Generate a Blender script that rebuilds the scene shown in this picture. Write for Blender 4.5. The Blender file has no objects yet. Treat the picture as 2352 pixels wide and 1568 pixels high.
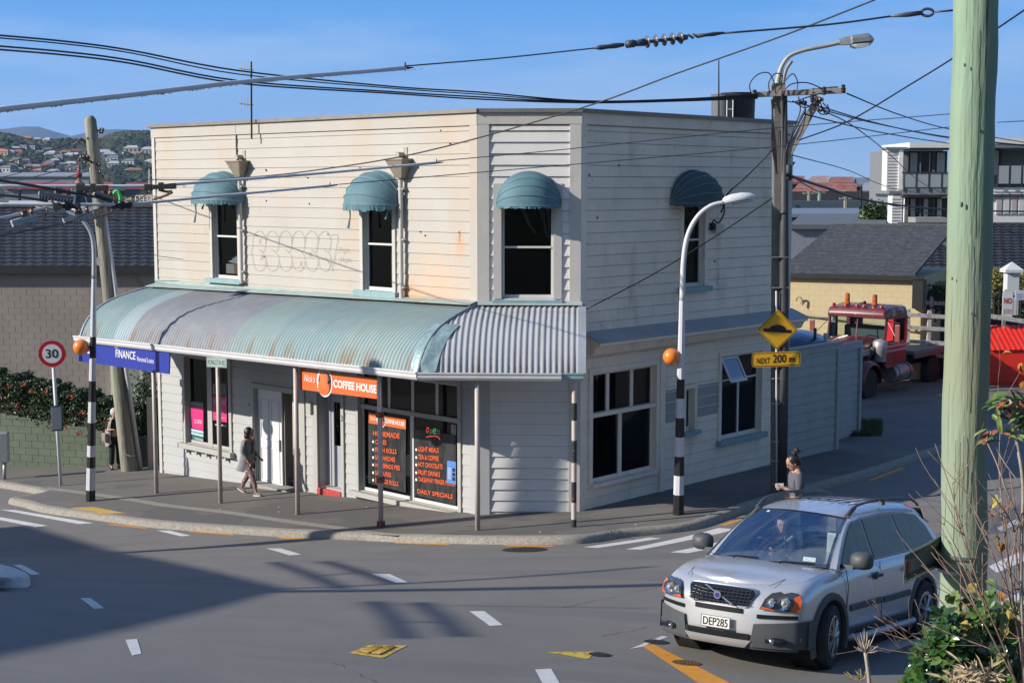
import bpy, bmesh, math, random
from mathutils import Vector as Ve, Matrix, noise
R=math.radians; PI=math.pi
rnd=random.Random(7)
scene=bpy.context.scene; COL=scene.collection
# ---------------- camera, sky, sun, exposure
F=3400.0; CAMZ=6.9; PITCH=math.atan((784-425)/F)
cam=bpy.data.cameras.new('camera'); camo=bpy.data.objects.new('camera',cam); COL.objects.link(camo)
camo.location=(0,0,CAMZ); camo.rotation_euler=(PI/2-PITCH,0,0)
cam.sensor_width=36; cam.lens=36*F/2352; cam.clip_start=.3; cam.clip_end=30000
scene.camera=camo
AZ,EL=R(17),R(26)
SUN=Ve((math.cos(AZ)*math.cos(EL),math.sin(AZ)*math.cos(EL),-math.sin(EL)))
sl=bpy.data.lights.new('sun','SUN'); sl.energy=5.0; sl.angle=R(.53); sl.color=(1,.93,.82)
so=bpy.data.objects.new('sun',sl); COL.objects.link(so); so.rotation_euler=SUN.to_track_quat('-Z','Y').to_euler(); so.location=(-20,0,30)
w=bpy.data.worlds.new('World'); scene.world=w; w.use_nodes=True; nt=w.node_tree
bg=nt.nodes['Background']; sk=nt.nodes.new('ShaderNodeTexSky'); sk.sky_type='NISHITA'; sk.sun_disc=False
sk.sun_elevation=EL; sk.sun_rotation=R(253); sk.altitude=50; sk.air_density=1.0; sk.dust_density=.6; sk.ozone_density=3.2
tc=nt.nodes.new('ShaderNodeTexCoord'); mp=nt.nodes.new('ShaderNodeMapping'); mp.inputs['Scale'].default_value=(2.2,1.0,13); mp.inputs['Rotation'].default_value=(0,R(-9),0)
nz=nt.nodes.new('ShaderNodeTexNoise'); nz.inputs['Scale'].default_value=2.3; nz.inputs['Detail'].default_value=7; nz.inputs['Roughness'].default_value=.55
cr=nt.nodes.new('ShaderNodeValToRGB'); cr.color_ramp.elements[0].position=.44; cr.color_ramp.elements[1].position=.74
cr.color_ramp.elements[0].color=(0,0,0,1); cr.color_ramp.elements[1].color=(.34,.34,.34,1)
mx=nt.nodes.new('ShaderNodeMixRGB'); mx.inputs[2].default_value=(5.6,6.6,8.0,1)
hs=nt.nodes.new('ShaderNodeHueSaturation'); hs.inputs['Saturation'].default_value=1.12; hs.inputs['Value'].default_value=1.0
sx=nt.nodes.new('ShaderNodeSeparateXYZ'); rp=nt.nodes.new('ShaderNodeValToRGB'); mr_=nt.nodes.new('ShaderNodeMapRange'); mr_.inputs['From Min'].default_value=0; mr_.inputs['From Max'].default_value=.5
SK=[(0,(.44,.70,1.0)),(.07,(.32,.60,1.0)),(.25,(.10,.39,.95)),(1,(.05,.20,.64))]; e=rp.color_ramp.elements
for i,(p_,c_) in enumerate(SK):
    q=e[0] if i==0 else (e[1] if i==1 else e.new(p_)); q.position=p_; q.color=(*c_,1)
ml=nt.nodes.new('ShaderNodeMixRGB'); ml.blend_type='MULTIPLY'; ml.inputs[0].default_value=1; ml.inputs[2].default_value=(7.6,7.6,7.6,1)
mm=nt.nodes.new('ShaderNodeMixRGB'); mm.inputs[0].default_value=.95
fy=nt.nodes.new('ShaderNodeMapRange'); fy.inputs['From Min'].default_value=-.1; fy.inputs['From Max'].default_value=.88; fy.inputs['To Min'].default_value=.1; fy.inputs['To Max'].default_value=.96; nt.links.new(sx.outputs[1],fy.inputs[0]); nt.links.new(fy.outputs[0],mm.inputs[0])
for a,b in ((tc.outputs['Generated'],mp.inputs[0]),(mp.outputs[0],nz.inputs[0]),(nz.outputs[0],cr.inputs[0]),(cr.outputs[0],mx.inputs[0]),(sk.outputs[0],hs.inputs['Color']),(hs.outputs[0],mm.inputs[1]),(tc.outputs['Generated'],sx.inputs[0]),(sx.outputs[2],mr_.inputs[0]),(mr_.outputs[0],rp.inputs[0]),(rp.outputs[0],ml.inputs[1]),(ml.outputs[0],mm.inputs[2]),(mm.outputs[0],mx.inputs[1]),(mx.outputs[0],bg.inputs[0])): nt.links.new(a,b)
bg.inputs[1].default_value=.0903
scene.view_settings.view_transform='Standard'; scene.view_settings.look='None'; scene.view_settings.exposure=.485; scene.view_settings.gamma=1
# ---------------- picture <-> place helpers: (x,y) are positions in a 2352 x 1568 view of the photograph
def ray(x,y):
    cx=(x-1176)/F; cy=(784-y)/F
    return Ve((cx, math.cos(PITCH)+cy*math.sin(PITCH), -math.sin(PITCH)+cy*math.cos(PITCH)))
C0=Ve((0,0,CAMZ))
def cl(v,a,b): return max(a,min(b,v))
def gz(X,Y):
    Xc=cl(X,-14,12); Yc=cl(Y,-50,42); n=max(0,30-max(Y,9)); r=n*n/4 if n<2 else n-1
    return -.2+.04*(Xc+.7)-.045*(Yc-31)+.075*r-.0075*r*(cl(X,-14,9)-3.5)
def G(x,y,z=0.0):
    r=ray(x,y); t=5.0
    while t<300:
        P=C0+t*r
        if P.z<gz(P.x,P.y)+z: break
        t+=.25
    a,b=t-.25,t
    for i in range(24):
        m=(a+b)/2; P=C0+m*r
        if P.z<gz(P.x,P.y)+z: b=m
        else: a=m
    return C0+a*r
def V(x,y,Y): r=ray(x,y); return C0+r*(Y/r.y)
def Wp(x,y,a,n):
    r=ray(x,y); n=Ve((n[0],n[1],0)); a=Ve((a[0],a[1],0)); return C0+r*((a-C0).dot(n)/r.dot(n))
# ---------------- materials
MATS={}; GA=.8   # every paint and stone colour is held a little below its first estimate
def mat(name,col=(.5,.5,.5),rough=.6,metal=0,var=.12,vs=3.0,bump=.0,bs=20.0,stain=None,spec=.5,coords='Object',stretch=(1,1,1),emit=None,coat=0,alpha=None,trans=0,det=6):
    if name in MATS: return MATS[name]
    col=tuple(c*GA for c in col); stain=[(tuple(c*GA for c in s_[0]),)+tuple(s_[1:]) for s_ in (stain or [])]
    m=bpy.data.materials.new(name); MATS[name]=m; m.use_nodes=True; n=m.node_tree; b=n.nodes['Principled BSDF']; L=n.links.new
    b.inputs['Roughness'].default_value=rough; b.inputs['Metallic'].default_value=metal
    b.inputs['Specular IOR Level'].default_value=spec; b.inputs['Coat Weight'].default_value=coat
    if trans: b.inputs['Transmission Weight'].default_value=trans
    t=n.nodes.new('ShaderNodeTexCoord'); mp=n.nodes.new('ShaderNodeMapping'); mp.inputs['Scale'].default_value=stretch; L(t.outputs[coords],mp.inputs[0])
    c4=(col[0],col[1],col[2],1)
    nz=n.nodes.new('ShaderNodeTexNoise'); nz.inputs['Scale'].default_value=vs; nz.inputs['Detail'].default_value=det; nz.inputs['Roughness'].default_value=.62; L(mp.outputs[0],nz.inputs[0])
    r=n.nodes.new('ShaderNodeValToRGB'); r.color_ramp.elements[0].position=.3; r.color_ramp.elements[1].position=.7
    r.color_ramp.elements[0].color=tuple(c*(1-var) for c in col)+(1,); r.color_ramp.elements[1].color=tuple(min(1,c*(1+var)) for c in col)+(1,)
    L(nz.outputs[0],r.inputs[0]); out=r.outputs[0]
    for s in (stain or []):   # (colour, scale, lo, hi, stretch, amount)
        sc,ss,lo,hi,st,am=s
        m2=n.nodes.new('ShaderNodeMapping'); m2.inputs['Scale'].default_value=st; m2.inputs['Location'].default_value=(3.1*ss,1.7,5.3); L(t.outputs[coords],m2.inputs[0])
        z2=n.nodes.new('ShaderNodeTexNoise'); z2.inputs['Scale'].default_value=ss; z2.inputs['Detail'].default_value=5; L(m2.outputs[0],z2.inputs[0])
        r2=n.nodes.new('ShaderNodeValToRGB'); r2.color_ramp.elements[0].position=lo; r2.color_ramp.elements[1].position=hi
        r2.color_ramp.elements[0].color=(0,0,0,1); r2.color_ramp.elements[1].color=(am,am,am,1); L(z2.outputs[0],r2.inputs[0])
        mm=n.nodes.new('ShaderNodeMixRGB'); mm.inputs[2].default_value=(sc[0],sc[1],sc[2],1); L(r2.outputs[0],mm.inputs[0]); L(out,mm.inputs[1]); out=mm.outputs[0]
    L(out,b.inputs['Base Color'])
    if bump:
        z3=n.nodes.new('ShaderNodeTexNoise'); z3.inputs['Scale'].default_value=bs; z3.inputs['Detail'].default_value=4; L(mp.outputs[0],z3.inputs[0])
        bp=n.nodes.new('ShaderNodeBump'); bp.inputs['Strength'].default_value=bump; bp.inputs['Distance'].default_value=.02; L(z3.outputs[0],bp.inputs['Height']); L(bp.outputs[0],b.inputs['Normal'])
    if emit: b.inputs['Emission Color'].default_value=(*emit[:3],1); b.inputs['Emission Strength'].default_value=emit[3]
    return m
def glassmat(name,tint=(.55,.6,.6),dens=.45,rough=.03,k=1.0):
    if name in MATS: return MATS[name]
    m=bpy.data.materials.new(name); MATS[name]=m; m.use_nodes=True; n=m.node_tree; L=n.links.new
    for x in list(n.nodes):
        if x.type=='BSDF_PRINCIPLED': n.nodes.remove(x)
    o=[x for x in n.nodes if x.type=='OUTPUT_MATERIAL'][0]
    tr=n.nodes.new('ShaderNodeBsdfTransparent'); tr.inputs[0].default_value=(tint[0]*(1-dens)/.55,tint[1]*(1-dens)/.55,tint[2]*(1-dens)/.55,1)
    gl=n.nodes.new('ShaderNodeBsdfGlossy'); gl.inputs['Roughness'].default_value=rough
    fr=n.nodes.new('ShaderNodeFresnel'); fr.inputs[0].default_value=1.5; mxs=n.nodes.new('ShaderNodeMixShader')
    ml=n.nodes.new('ShaderNodeMath'); ml.operation='MULTIPLY'; ml.inputs[1].default_value=k; L(fr.outputs[0],ml.inputs[0]); L(ml.outputs[0],mxs.inputs[0]); L(tr.outputs[0],mxs.inputs[1]); L(gl.outputs[0],mxs.inputs[2]); L(mxs.outputs[0],o.inputs[0]); return m
# ---------------- mesh builder
class MB:
    def __init__(s): s.v=[]; s.f=[]; s.m=[]; s.uv=None
    def add(s,vs,fs,mi=0):
        o=len(s.v); s.v+=[Ve(v) for v in vs]; s.f+=[[i+o for i in f] for f in fs]; s.m+=[mi]*len(fs); return s
    def box(s,c,size,ax=None,mi=0,taper=1.0):
        c=Ve(c); ax=ax or (Ve((1,0,0)),Ve((0,1,0)),Ve((0,0,1))); ax=[Ve(a) for a in ax]; h=[x/2 for x in size]; vs=[]
        for k in (-1,1):
            t=1 if k<0 else taper
            for i,j in ((-1,-1),(1,-1),(1,1),(-1,1)): vs.append(c+ax[0]*h[0]*i*t+ax[1]*h[1]*j*t+ax[2]*h[2]*k)
        return s.add(vs,[(3,2,1,0),(4,5,6,7),(0,1,5,4),(1,2,6,5),(2,3,7,6),(3,0,4,7)],mi)
    def bbox(s,lo,hi,mi=0):
        lo=Ve(lo);hi=Ve(hi); return s.box((lo+hi)/2,hi-lo,None,mi)
    def quad(s,a,b,c,d,mi=0): return s.add([a,b,c,d],[(0,1,2,3)],mi)
    def poly(s,pts,mi=0): return s.add(pts,[tuple(range(len(pts)))],mi)
    def slab(s,pts,t,mi=0):   # planar polygon pts with thickness vector t
        n=len(pts); t=Ve(t); a=[Ve(p) for p in pts]; b=[p+t for p in a]
        nn=Ve((0,0,0))
        for i in range(n): nn+=a[i].cross(a[(i+1)%n])
        f=[tuple(range(n)),tuple(range(2*n-1,n-1,-1))]+[(i,i+n,(i+1)%n+n,(i+1)%n) for i in range(n)]
        if nn.dot(t)>0: f=[tuple(reversed(q)) for q in f]
        return s.add(a+b,f,mi)
    def tube(s,pts,r,n=8,mi=0,cap=True,sx=1.0):
        pts=[Ve(p) for p in pts]; rs=r if isinstance(r,(list,tuple)) else [r]*len(pts); o=len(s.v); vs=[];fs=[]
        up=None
        for i,p in enumerate(pts):
            d=(pts[min(i+1,len(pts)-1)]-pts[max(i-1,0)])
            d=d.normalized() if d.length>1e-9 else Ve((0,0,1))
            if up is None: up=Ve((0,0,1)) if abs(d.z)<.9 else Ve((0,1,0))
            a=d.cross(up); a=a.normalized() if a.length>1e-6 else Ve((1,0,0)); b=a.cross(d).normalized(); up=b
            for k in range(n):
                t=2*PI*k/n; vs.append(p+a*math.cos(t)*rs[i]*sx+b*math.sin(t)*rs[i])
        for i in range(len(pts)-1):
            for k in range(n):
                k2=(k+1)%n; fs.append((i*n+k,(i+1)*n+k,(i+1)*n+k2,i*n+k2))
        if cap: fs.append(tuple(range(n))); fs.append(tuple(range(len(vs)-1,len(vs)-1-n,-1)))
        return s.add(vs,fs,mi)
    def lathe(s,prof,c=(0,0,0),ax='z',n=24,mi=0,M=None):  # prof: (r,h)
        vs=[];fs=[];c=Ve(c)
        for (r,h) in prof:
            for k in range(n):
                t=2*PI*k/n; q=Ve((r*math.cos(t),r*math.sin(t),h))
                if ax=='y': q=Ve((q.x,q.z,-q.y))
                if ax=='x': q=Ve((q.z,q.x,q.y))
                if M: q=M@q
                vs.append(c+q)
        for i in range(len(prof)-1):
            for k in range(n):
                k2=(k+1)%n; fs.append((i*n+k,i*n+k2,(i+1)*n+k2,(i+1)*n+k))
        fs.append(tuple(range(n-1,-1,-1))); fs.append(tuple(range((len(prof)-1)*n,len(prof)*n)))
        return s.add(vs,fs,mi)
    def ball(s,c,r,nu=16,nv=10,mi=0,sc=(1,1,1)):
        vs=[];fs=[];c=Ve(c)
        for j in range(nv+1):
            ph=PI*j/nv
            for i in range(nu):
                th=2*PI*i/nu; vs.append(c+Ve((r*sc[0]*math.sin(ph)*math.cos(th),r*sc[1]*math.sin(ph)*math.sin(th),r*sc[2]*math.cos(ph))))
        for j in range(nv):
            for i in range(nu):
                i2=(i+1)%nu; fs.append((j*nu+i,(j+1)*nu+i,(j+1)*nu+i2,j*nu+i2))
        return s.add(vs,fs,mi)
    def grid(s,rows,mi=0,flip=False):
        n=len(rows[0]); o=len(s.v); vs=[p for r in rows for p in r]; fs=[]
        for i in range(len(rows)-1):
            for j in range(n-1):
                q=(i*n+j,i*n+j+1,(i+1)*n+j+1,(i+1)*n+j); fs.append(tuple(reversed(q)) if flip else q)
        return s.add(vs,fs,mi)
    def xf(s,M): s.v=[M@v for v in s.v]; return s
    def build(s,name,mats,parent=None,smooth=False,sub=0,fix=False,bevel=0,local=None):
        me=bpy.data.meshes.new(name); inv=parent_inv(parent)
        me.from_pydata([tuple(inv@v) if inv else tuple(v) for v in s.v],[],s.f)
        mats=mats if isinstance(mats,(list,tuple)) else [mats]
        for m in mats: me.materials.append(m)
        if len(mats)>1:
            for p,mi in zip(me.polygons,s.m): p.material_index=mi
        if s.uv:
            ul=me.uv_layers.new(name='UVMap')
            for lp in me.loops: ul.data[lp.index].uv=s.uv[lp.vertex_index]
        if fix:
            bm=bmesh.new(); bm.from_mesh(me); bmesh.ops.remove_doubles(bm,verts=bm.verts,dist=1e-4); bmesh.ops.recalc_face_normals(bm,faces=bm.faces); bm.to_mesh(me); bm.free()
        if smooth:
            me.polygons.foreach_set('use_smooth',[True]*len(me.polygons))
            if smooth!=1:
                try: me.set_sharp_from_angle(angle=R(smooth))
                except Exception: pass
        me.update()
        o=bpy.data.objects.new(name,me); COL.objects.link(o)
        if parent: o.parent=parent
        if bevel:
            b=o.modifiers.new('b','BEVEL'); b.width=bevel; b.segments=2; b.limit_method='ANGLE'
        if sub:
            b=o.modifiers.new('s','SUBSURF'); b.levels=sub; b.render_levels=sub
        return o
LOC={}
def parent_inv(p):
    if not p: return None
    M=Matrix.Identity(4)
    while p: M=LOC.get(p.name,Matrix.Identity(4))@M; p=p.parent
    return M.inverted()
def empty(name,loc=(0,0,0),M=None):
    o=bpy.data.objects.new(name,None); COL.objects.link(o); o.empty_display_size=.3
    M=M or Matrix.Translation(Ve(loc)); o.matrix_world=M; LOC[o.name]=M.copy(); return o
def tag(o,label=None,cat=None,group=None,kind=None):
    if label: o['label']=label
    if cat: o['category']=cat
    if group: o['group']=group
    if kind: o['kind']=kind
    return o
def thing(name,label,cat,loc,group=None,M=None): return tag(empty(name,loc,M),label,cat,group)
def struct(o): o['kind']='structure'; return o
def txt(name,s,org,ux,uy,h,m,parent,w=None,bold=0,align='L',ext=.003,shear=0,space=1):
    cu=bpy.data.curves.new('t','FONT'); cu.body=s; cu.size=1; cu.offset=bold; cu.shear=shear; cu.space_character=space; cu.resolution_u=3
    o=bpy.data.objects.new('t',cu); COL.objects.link(o); bpy.context.view_layer.update()
    me=bpy.data.meshes.new_from_object(o.evaluated_get(bpy.context.evaluated_depsgraph_get())); bpy.data.objects.remove(o); bpy.data.curves.remove(cu)
    xs=[v.co.x for v in me.vertices]; ys=[v.co.y for v in me.vertices]; x0,x1,y0,y1=min(xs),max(xs),min(ys),max(ys)
    sy=h/(y1-y0); sx=(w/(x1-x0)) if w else sy; ux=Ve(ux).normalized(); uy=Ve(uy).normalized(); nn=ux.cross(uy); W_=sx*(x1-x0)
    off={'L':0,'C':-W_/2,'R':-W_}[align]; org=Ve(org); mb=MB(); inv=parent_inv(parent)
    vs=[org+ux*((v.co.x-x0)*sx+off)+uy*((v.co.y-y0)*sy)+nn*ext for v in me.vertices]
    mb.add(vs,[tuple(p.vertices) for p in me.polygons]); bpy.data.meshes.remove(me)
    return mb.build(name,m,parent)
def smooth_path(pts,n=8):
    pts=[Ve(p) for p in pts]; out=[]
    P=[pts[0]*2-pts[1]]+pts+[pts[-1]*2-pts[-2]]
    for i in range(1,len(P)-2):
        for k in range(n):
            t=k/n; a,b,c,d=P[i-1],P[i],P[i+1],P[i+2]
            out.append(.5*((2*b)+(c-a)*t+(2*a-5*b+4*c-d)*t*t+(3*b-a-3*c+d)*t**3))
    out.append(pts[-1]); return out
def evalmesh(o):
    bpy.context.view_layer.update()
    me=bpy.data.meshes.new_from_object(o.evaluated_get(bpy.context.evaluated_depsgraph_get())); return me
def copy_tree(o,parent=None):
    c=o.copy(); COL.objects.link(c); c.parent=parent
    for ch in list(o.children): copy_tree(ch,c)
    return c
# ---------------- ground, road, footpath, kerb, markings
M_asph=mat('asphalt',(.205,.192,.178),.85,0,.10,.9,.05,60,stain=[((.235,.22,.20),.35,.5,.75,(1,.5,1),.5),((.13,.13,.13),55,.52,.60,(1,1,1),.30),((.24,.23,.21),75,.60,.66,(1,1,1),.45),((.15,.15,.15),.55,.56,.60,(.25,1.6,1),.45),((.13,.13,.13),.8,.60,.72,(1,1,1),.4)])
M_path=mat('footpath_asphalt',(.165,.152,.140),.9,0,.10,.7,.05,90,stain=[((.115,.112,.11),.32,.52,.54,(1,1,1),.7),((.10,.10,.10),60,.54,.62,(1,1,1),.35),((.21,.19,.17),.5,.55,.57,(1,1.4,1),.45)])
M_conc=mat('kerb_concrete',(.33,.305,.26),.9,0,.22,14,.35,60,stain=[((.20,.185,.16),22,.5,.62,(1,1,1),.6)])
M_white=mat('road_paint_white',(.72,.72,.71),.75,0,.10,5,.1,80,stain=[((.25,.25,.25),18,.62,.75,(1,1,1),.45)])
M_orange=mat('road_paint_orange',(.78,.33,.03),.75,0,.12,4,.1,80,stain=[((.15,.12,.1),9,.62,.75,(1,1,1),.5)])
M_yel=mat('road_paint_yellow',(.70,.48,.06),.8,0,.15,7,.1,80,stain=[((.12,.12,.1),16,.52,.62,(1,1,1),.75)])
M_dirt=mat('far_ground',(.085,.10,.07),.95,0,.3,.02,0)
def axis(a,b,s):
    o=[];x=a
    while x<b-1e-6: o.append(x); x+=s
    o.append(b); return o
xs=[-9000,-3000,-1000,-300,-120,-60]+axis(-40,40,4)+[60,120,300,1000,3000,9000]
ys=[-200,-60,-20]+axis(0,60,3)+[80,120,200,400,800,2000,5000,12000]
mb=MB(); mb.grid([[Ve((x,y,gz(x,y)-.45)) for x in xs] for y in ys]); ground=struct(mb.build('ground',M_dirt))
xs=axis(-24,30,.75); ys=axis(8,62,.75); mb=MB(); mb.grid([[Ve((x,y,gz(x,y))) for x in xs] for y in ys]); road=struct(mb.build('road',M_asph,None,1))
# kerb line (lower edge, where it meets the road)
K=[(-60,1101),(0,1119),(60,1129),(100,1138),(70,1146),(30,1152),(24,1156.5),(56,1164),(86,1173),(123,1180),(219,1193),(326,1208),(451,1219),(617,1230),(665,1233),(770.6,1237.7),(838,1240.5),(916,1245),(1070,1248.5),(1219.5,1250),(1334.6,1248),(1432.7,1234),(1577,1219),(1658,1195),(1729,1169),(1860,1130),(1998.7,1093),(2159,1039.5),(2265.7,1004),(2352,975),(2440,950)]
Kw=[G(x,y) for x,y in K]
Kw=[Kw[0]]+smooth_path(Kw[1:],4)
fA=Ve((-9.455,39.3,0)); fB=Ve((-.711,31.0,0)); fC=Ve((1.419,30.9,0)); fD=Ve((6.896,36.88,0))
inner=[(-26,50),(-14,41.9),(-9.6,39.6),(-5.3,35.5),(-.75,31.2),(.3,31.2),(1.35,31.1),(4,34.1),(6.9,37.2),(9.9,40.4),(13,44),(20,50),(30,58)]
def plen(p): return sum((Ve(p[i+1])-Ve(p[i])).length for i in range(len(p)-1))
def nearest(poly,P):
    best=None
    for i in range(len(poly)-1):
        a=Ve((*poly[i][:2],0)); b=Ve((*poly[i+1][:2],0)); t=cl((Ve((P.x,P.y,0))-a).dot(b-a)/(b-a).length_squared,0,1); q=a+(b-a)*t
        d=(q-Ve((P.x,P.y,0))).length
        if best is None or d<best[0]: best=(d,q)
    return best[1]
PH=.13
def lay(x,y,z=PH): return Ve((x,y,gz(x,y)+z))
rows=[];q0=None
kin=[]
for i,P in enumerate(Kw):
    a=Kw[max(i-1,0)]; b=Kw[min(i+1,len(Kw)-1)]; t=Ve((b.x-a.x,b.y-a.y,0)).normalized(); n=Ve((-t.y,t.x,0)); kin.append((P,n))
inn=[Ve((x,y,0)) for x,y in inner]
# footpath sheet: big grid clipped to the land side of the kerb
def inside(x,y):  # point in polygon (kerb inner edge + far closure)
    c=False; P=POLY; j=len(P)-1
    for i in range(len(P)):
        if (P[i][1]>y)!=(P[j][1]>y) and x<(P[j][0]-P[i][0])*(y-P[i][1])/(P[j][1]-P[i][1])+P[i][0]: c=not c
        j=i
    return c
POLY=[(p.x+n.x*.1,p.y+n.y*.1) for p,n in kin]+[(40,75),(-40,75)]
bm=bmesh.new(); vs=[bm.verts.new((x,y,0)) for x,y in POLY]; bm.faces.new(vs)
bmesh.ops.triangulate(bm,faces=bm.faces)
for k in range(-60,80,1):
    geo=bm.verts[:]+bm.edges[:]+bm.faces[:]; bmesh.ops.bisect_plane(bm,geom=geo,plane_co=(k,0,0),plane_no=(1,0,0)) if -30<k<34 else None
for k in range(20,76,1):
    geo=bm.verts[:]+bm.edges[:]+bm.faces[:]; bmesh.ops.bisect_plane(bm,geom=geo,plane_co=(0,k,0),plane_no=(0,1,0))
for v in bm.verts: v.co.z=gz(v.co.x,v.co.y)+PH
bmesh.ops.recalc_face_normals(bm,faces=bm.faces)
me=bpy.data.meshes.new('footpath'); bm.to_mesh(me); bm.free(); me.materials.append(M_path)
if me.polygons[0].normal.z<0: me.flip_normals()
fp=bpy.data.objects.new('footpath',me); COL.objects.link(fp); struct(fp)
def kerb(name,line,h0=-.02,width=.2,bulge=.03,top=PH+.004):
    prof=[(-.04,h0),(-.015,top*.6),(.02,top-.015),(.06,top),(width,top),(width,top-.05)]
    rows=[]
    for P,n in line:
        jit=.008*noise.noise(Ve((P.x*2,P.y*2,0)))
        rows.append([Ve((P.x+n.x*(o+jit),P.y+n.y*(o+jit),gz(P.x,P.y)+h+ (jit if h>.05 else 0))) for o,h in prof])
    mb=MB(); mb.grid(rows); return mb.build(name,M_conc,None,40,fix=True)
struct(kerb('kerb',kin))
# old flush kerb line inside the footpath
o2=[G(x,y,PH) for x,y in ((100,1121),(219,1136),(326,1152),(387,1162),(521,1177),(675,1200),(771,1212),(838,1222),(920,1229))]; o2=smooth_path(o2,5); rows=[]
for i,P in enumerate(o2):
    a=o2[max(i-1,0)]; b=o2[min(i+1,len(o2)-1)]; t=Ve((b.x-a.x,b.y-a.y,0)).normalized(); n=Ve((-t.y,t.x,0))
    rows.append([Ve((P.x+n.x*k,P.y+n.y*k,gz(P.x+n.x*k,P.y+n.y*k)+PH+.006)) for k in (-.12,0,.16)])
mb=MB(); mb.grid(rows); struct(mb.build('old_kerb_strip',M_conc,None,1,fix=True))
def decal(name,pxs,m,z=.004,base=0,sub=5):  # painted quad given as picture corners (ordered), laid on the ground
    c=[G(x,y,base) for x,y in pxs]; mb=MB()
    if len(c)==4:
        rows=[]
        n=sub
        for i in range(n+1):
            t=i/n; a=c[0].lerp(c[3],t); b=c[1].lerp(c[2],t); rows.append([ (lambda p: Ve((p.x,p.y,gz(p.x,p.y)+base+z)))(a.lerp(b,k/8)) for k in range(9)])
        mb.grid(rows)
    else: mb.poly([Ve((p.x,p.y,gz(p.x,p.y)+base+z)) for p in c])
    o=mb.build(name,m,road,fix=True)
    if o.data.polygons[0].normal.z<0: o.data.flip_normals()
    return o
for q in ([(360,1218),(390,1218),(439,1230),(415,1231)],[(612,1259),(645,1259),(692,1273),(665,1275)],[(852,1317),(895,1318),(937,1337),(910,1338)],
          [(1078,1403),(1112,1403),(1155,1435),(1125,1437)],[(1229,1537),(1266,1535),(1292,1580),(1252,1580)],[(30,1297),(48,1296),(92,1318),(72,1320)],
          [(184,1373),(208,1373),(239,1396),(216,1398)],[(288,1469),(315,1467),(325,1501),(303,1505)]): decal('lane_dash',q,M_white)
decal('give_way_line',[(0,1170),(35,1171),(215,1201),(180,1203)],M_white); decal('give_way_line',[(-30,1188),(0,1187),(110,1207),(80,1210)],M_white)
for a,b,c,d in ((245,1203,341,1213),(427,1218,540,1228),(636,1234,757,1240),(899,1245,1036,1250),(1154,1252,1275,1254),(1650,1206,1710,1192)):
    decal('kerb_dash',[(a,b),(a+14,b),(c,d),(c-20,d)] if c<1600 else [(a,b),(a+16,b),(c,d),(c-12,d)],M_orange) if c>1600 else decal('kerb_dash',[(a,b-1.0),(c-8,d-1.5),(c,d+1.5),(a+10,b+2.5)],M_orange)
# zebra crossing stripes
for q in ([(1340,1256),(1372,1258),(1520,1236),(1490,1234)],[(1437,1261),(1472,1262),(1692,1215),(1650,1212)],[(1540,1268),(1580,1270),(1760,1232),(1720,1228)],
          [(1680,1290),(1720,1294),(1900,1250),(1860,1246)],
          [(1985,1490),(2040,1500),(2230,1420),(2180,1405)],[(2080,1540),(2150,1560),(2330,1470),(2270,1455)],
          [(2290,1212),(2300,1220),(2360,1192),(2352,1184)],[(2270,1300),(2290,1315),(2380,1275),(2352,1262)],[(2260,1400),(2290,1420),(2400,1370),(2360,1350)]): decal('crossing_stripe',q,M_white)
decal('stop_bar',[(1474,1483),(1500,1479),(1690,1575),(1625,1582)],M_orange); decal('stop_bar_end',[(1446,1490),(1520,1460),(1534,1462),(1474,1485)],M_white)
decal('edge_line',[(1995,1102),(2002,1104),(2080,1075),(2070,1073)],M_orange); decal('edge_line',[(2185,1032),(2192,1034),(2262,1008),(2252,1006)],M_orange)
decal('edge_line',[(2092,998),(2094,1002),(2160,1004),(2150,1000)],M_white)
mb=MB(); tri=[G(x,y) for x,y in ((1255,1497),(1366,1496),(1352,1514))]; mb.poly([Ve((p.x,p.y,gz(p.x,p.y)+.004)) for p in tri]); o=mb.build('survey_triangle',M_yel,road)
def crack(pts,w=.005):
    q=smooth_path([G(x,y) for x,y in pts],5); rc=random.Random(len(pts)*7); rows=[]
    for i,p in enumerate(q):
        a=q[max(i-1,0)]; b=q[min(i+1,len(q)-1)]; t=Ve((b.x-a.x,b.y-a.y,0)); t=t.normalized() if t.length>1e-6 else Ve((1,0,0)); n=Ve((-t.y,t.x,0)); j=rc.uniform(-.03,.03); ww=w*rc.uniform(.3,1.3)
        rows.append([Ve((p.x+n.x*(j+s*ww),p.y+n.y*(j+s*ww),gz(p.x,p.y)+.003)) for s in (-1,1)])
    mb=MB(); mb.grid(rows); o=mb.build('crack',mat('crack_tar',(.09,.09,.09),.9),road,fix=True)
    if o.data.polygons[0].normal.z<0: o.data.flip_normals()
for c_ in (((1290,1395),(1340,1385),(1400,1372),(1470,1356),(1510,1350)),((720,1245),(800,1262),(900,1272),(980,1268)),((300,1260),(420,1250),(560,1240),(640,1238)),((1380,1460),(1450,1448),(1490,1440)),((120,1290),(260,1275),(330,1268)),((760,1520),(800,1535),(860,1568))): crack(c_)
# tactile paving
tp=decal('tactile_paving',[(160,1166),(215,1164),(288,1178),(232,1181)],mat('tactile_yellow',(.72,.46,.10),.8,0,.1,6,.8,120),.006,PH,8)
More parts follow.
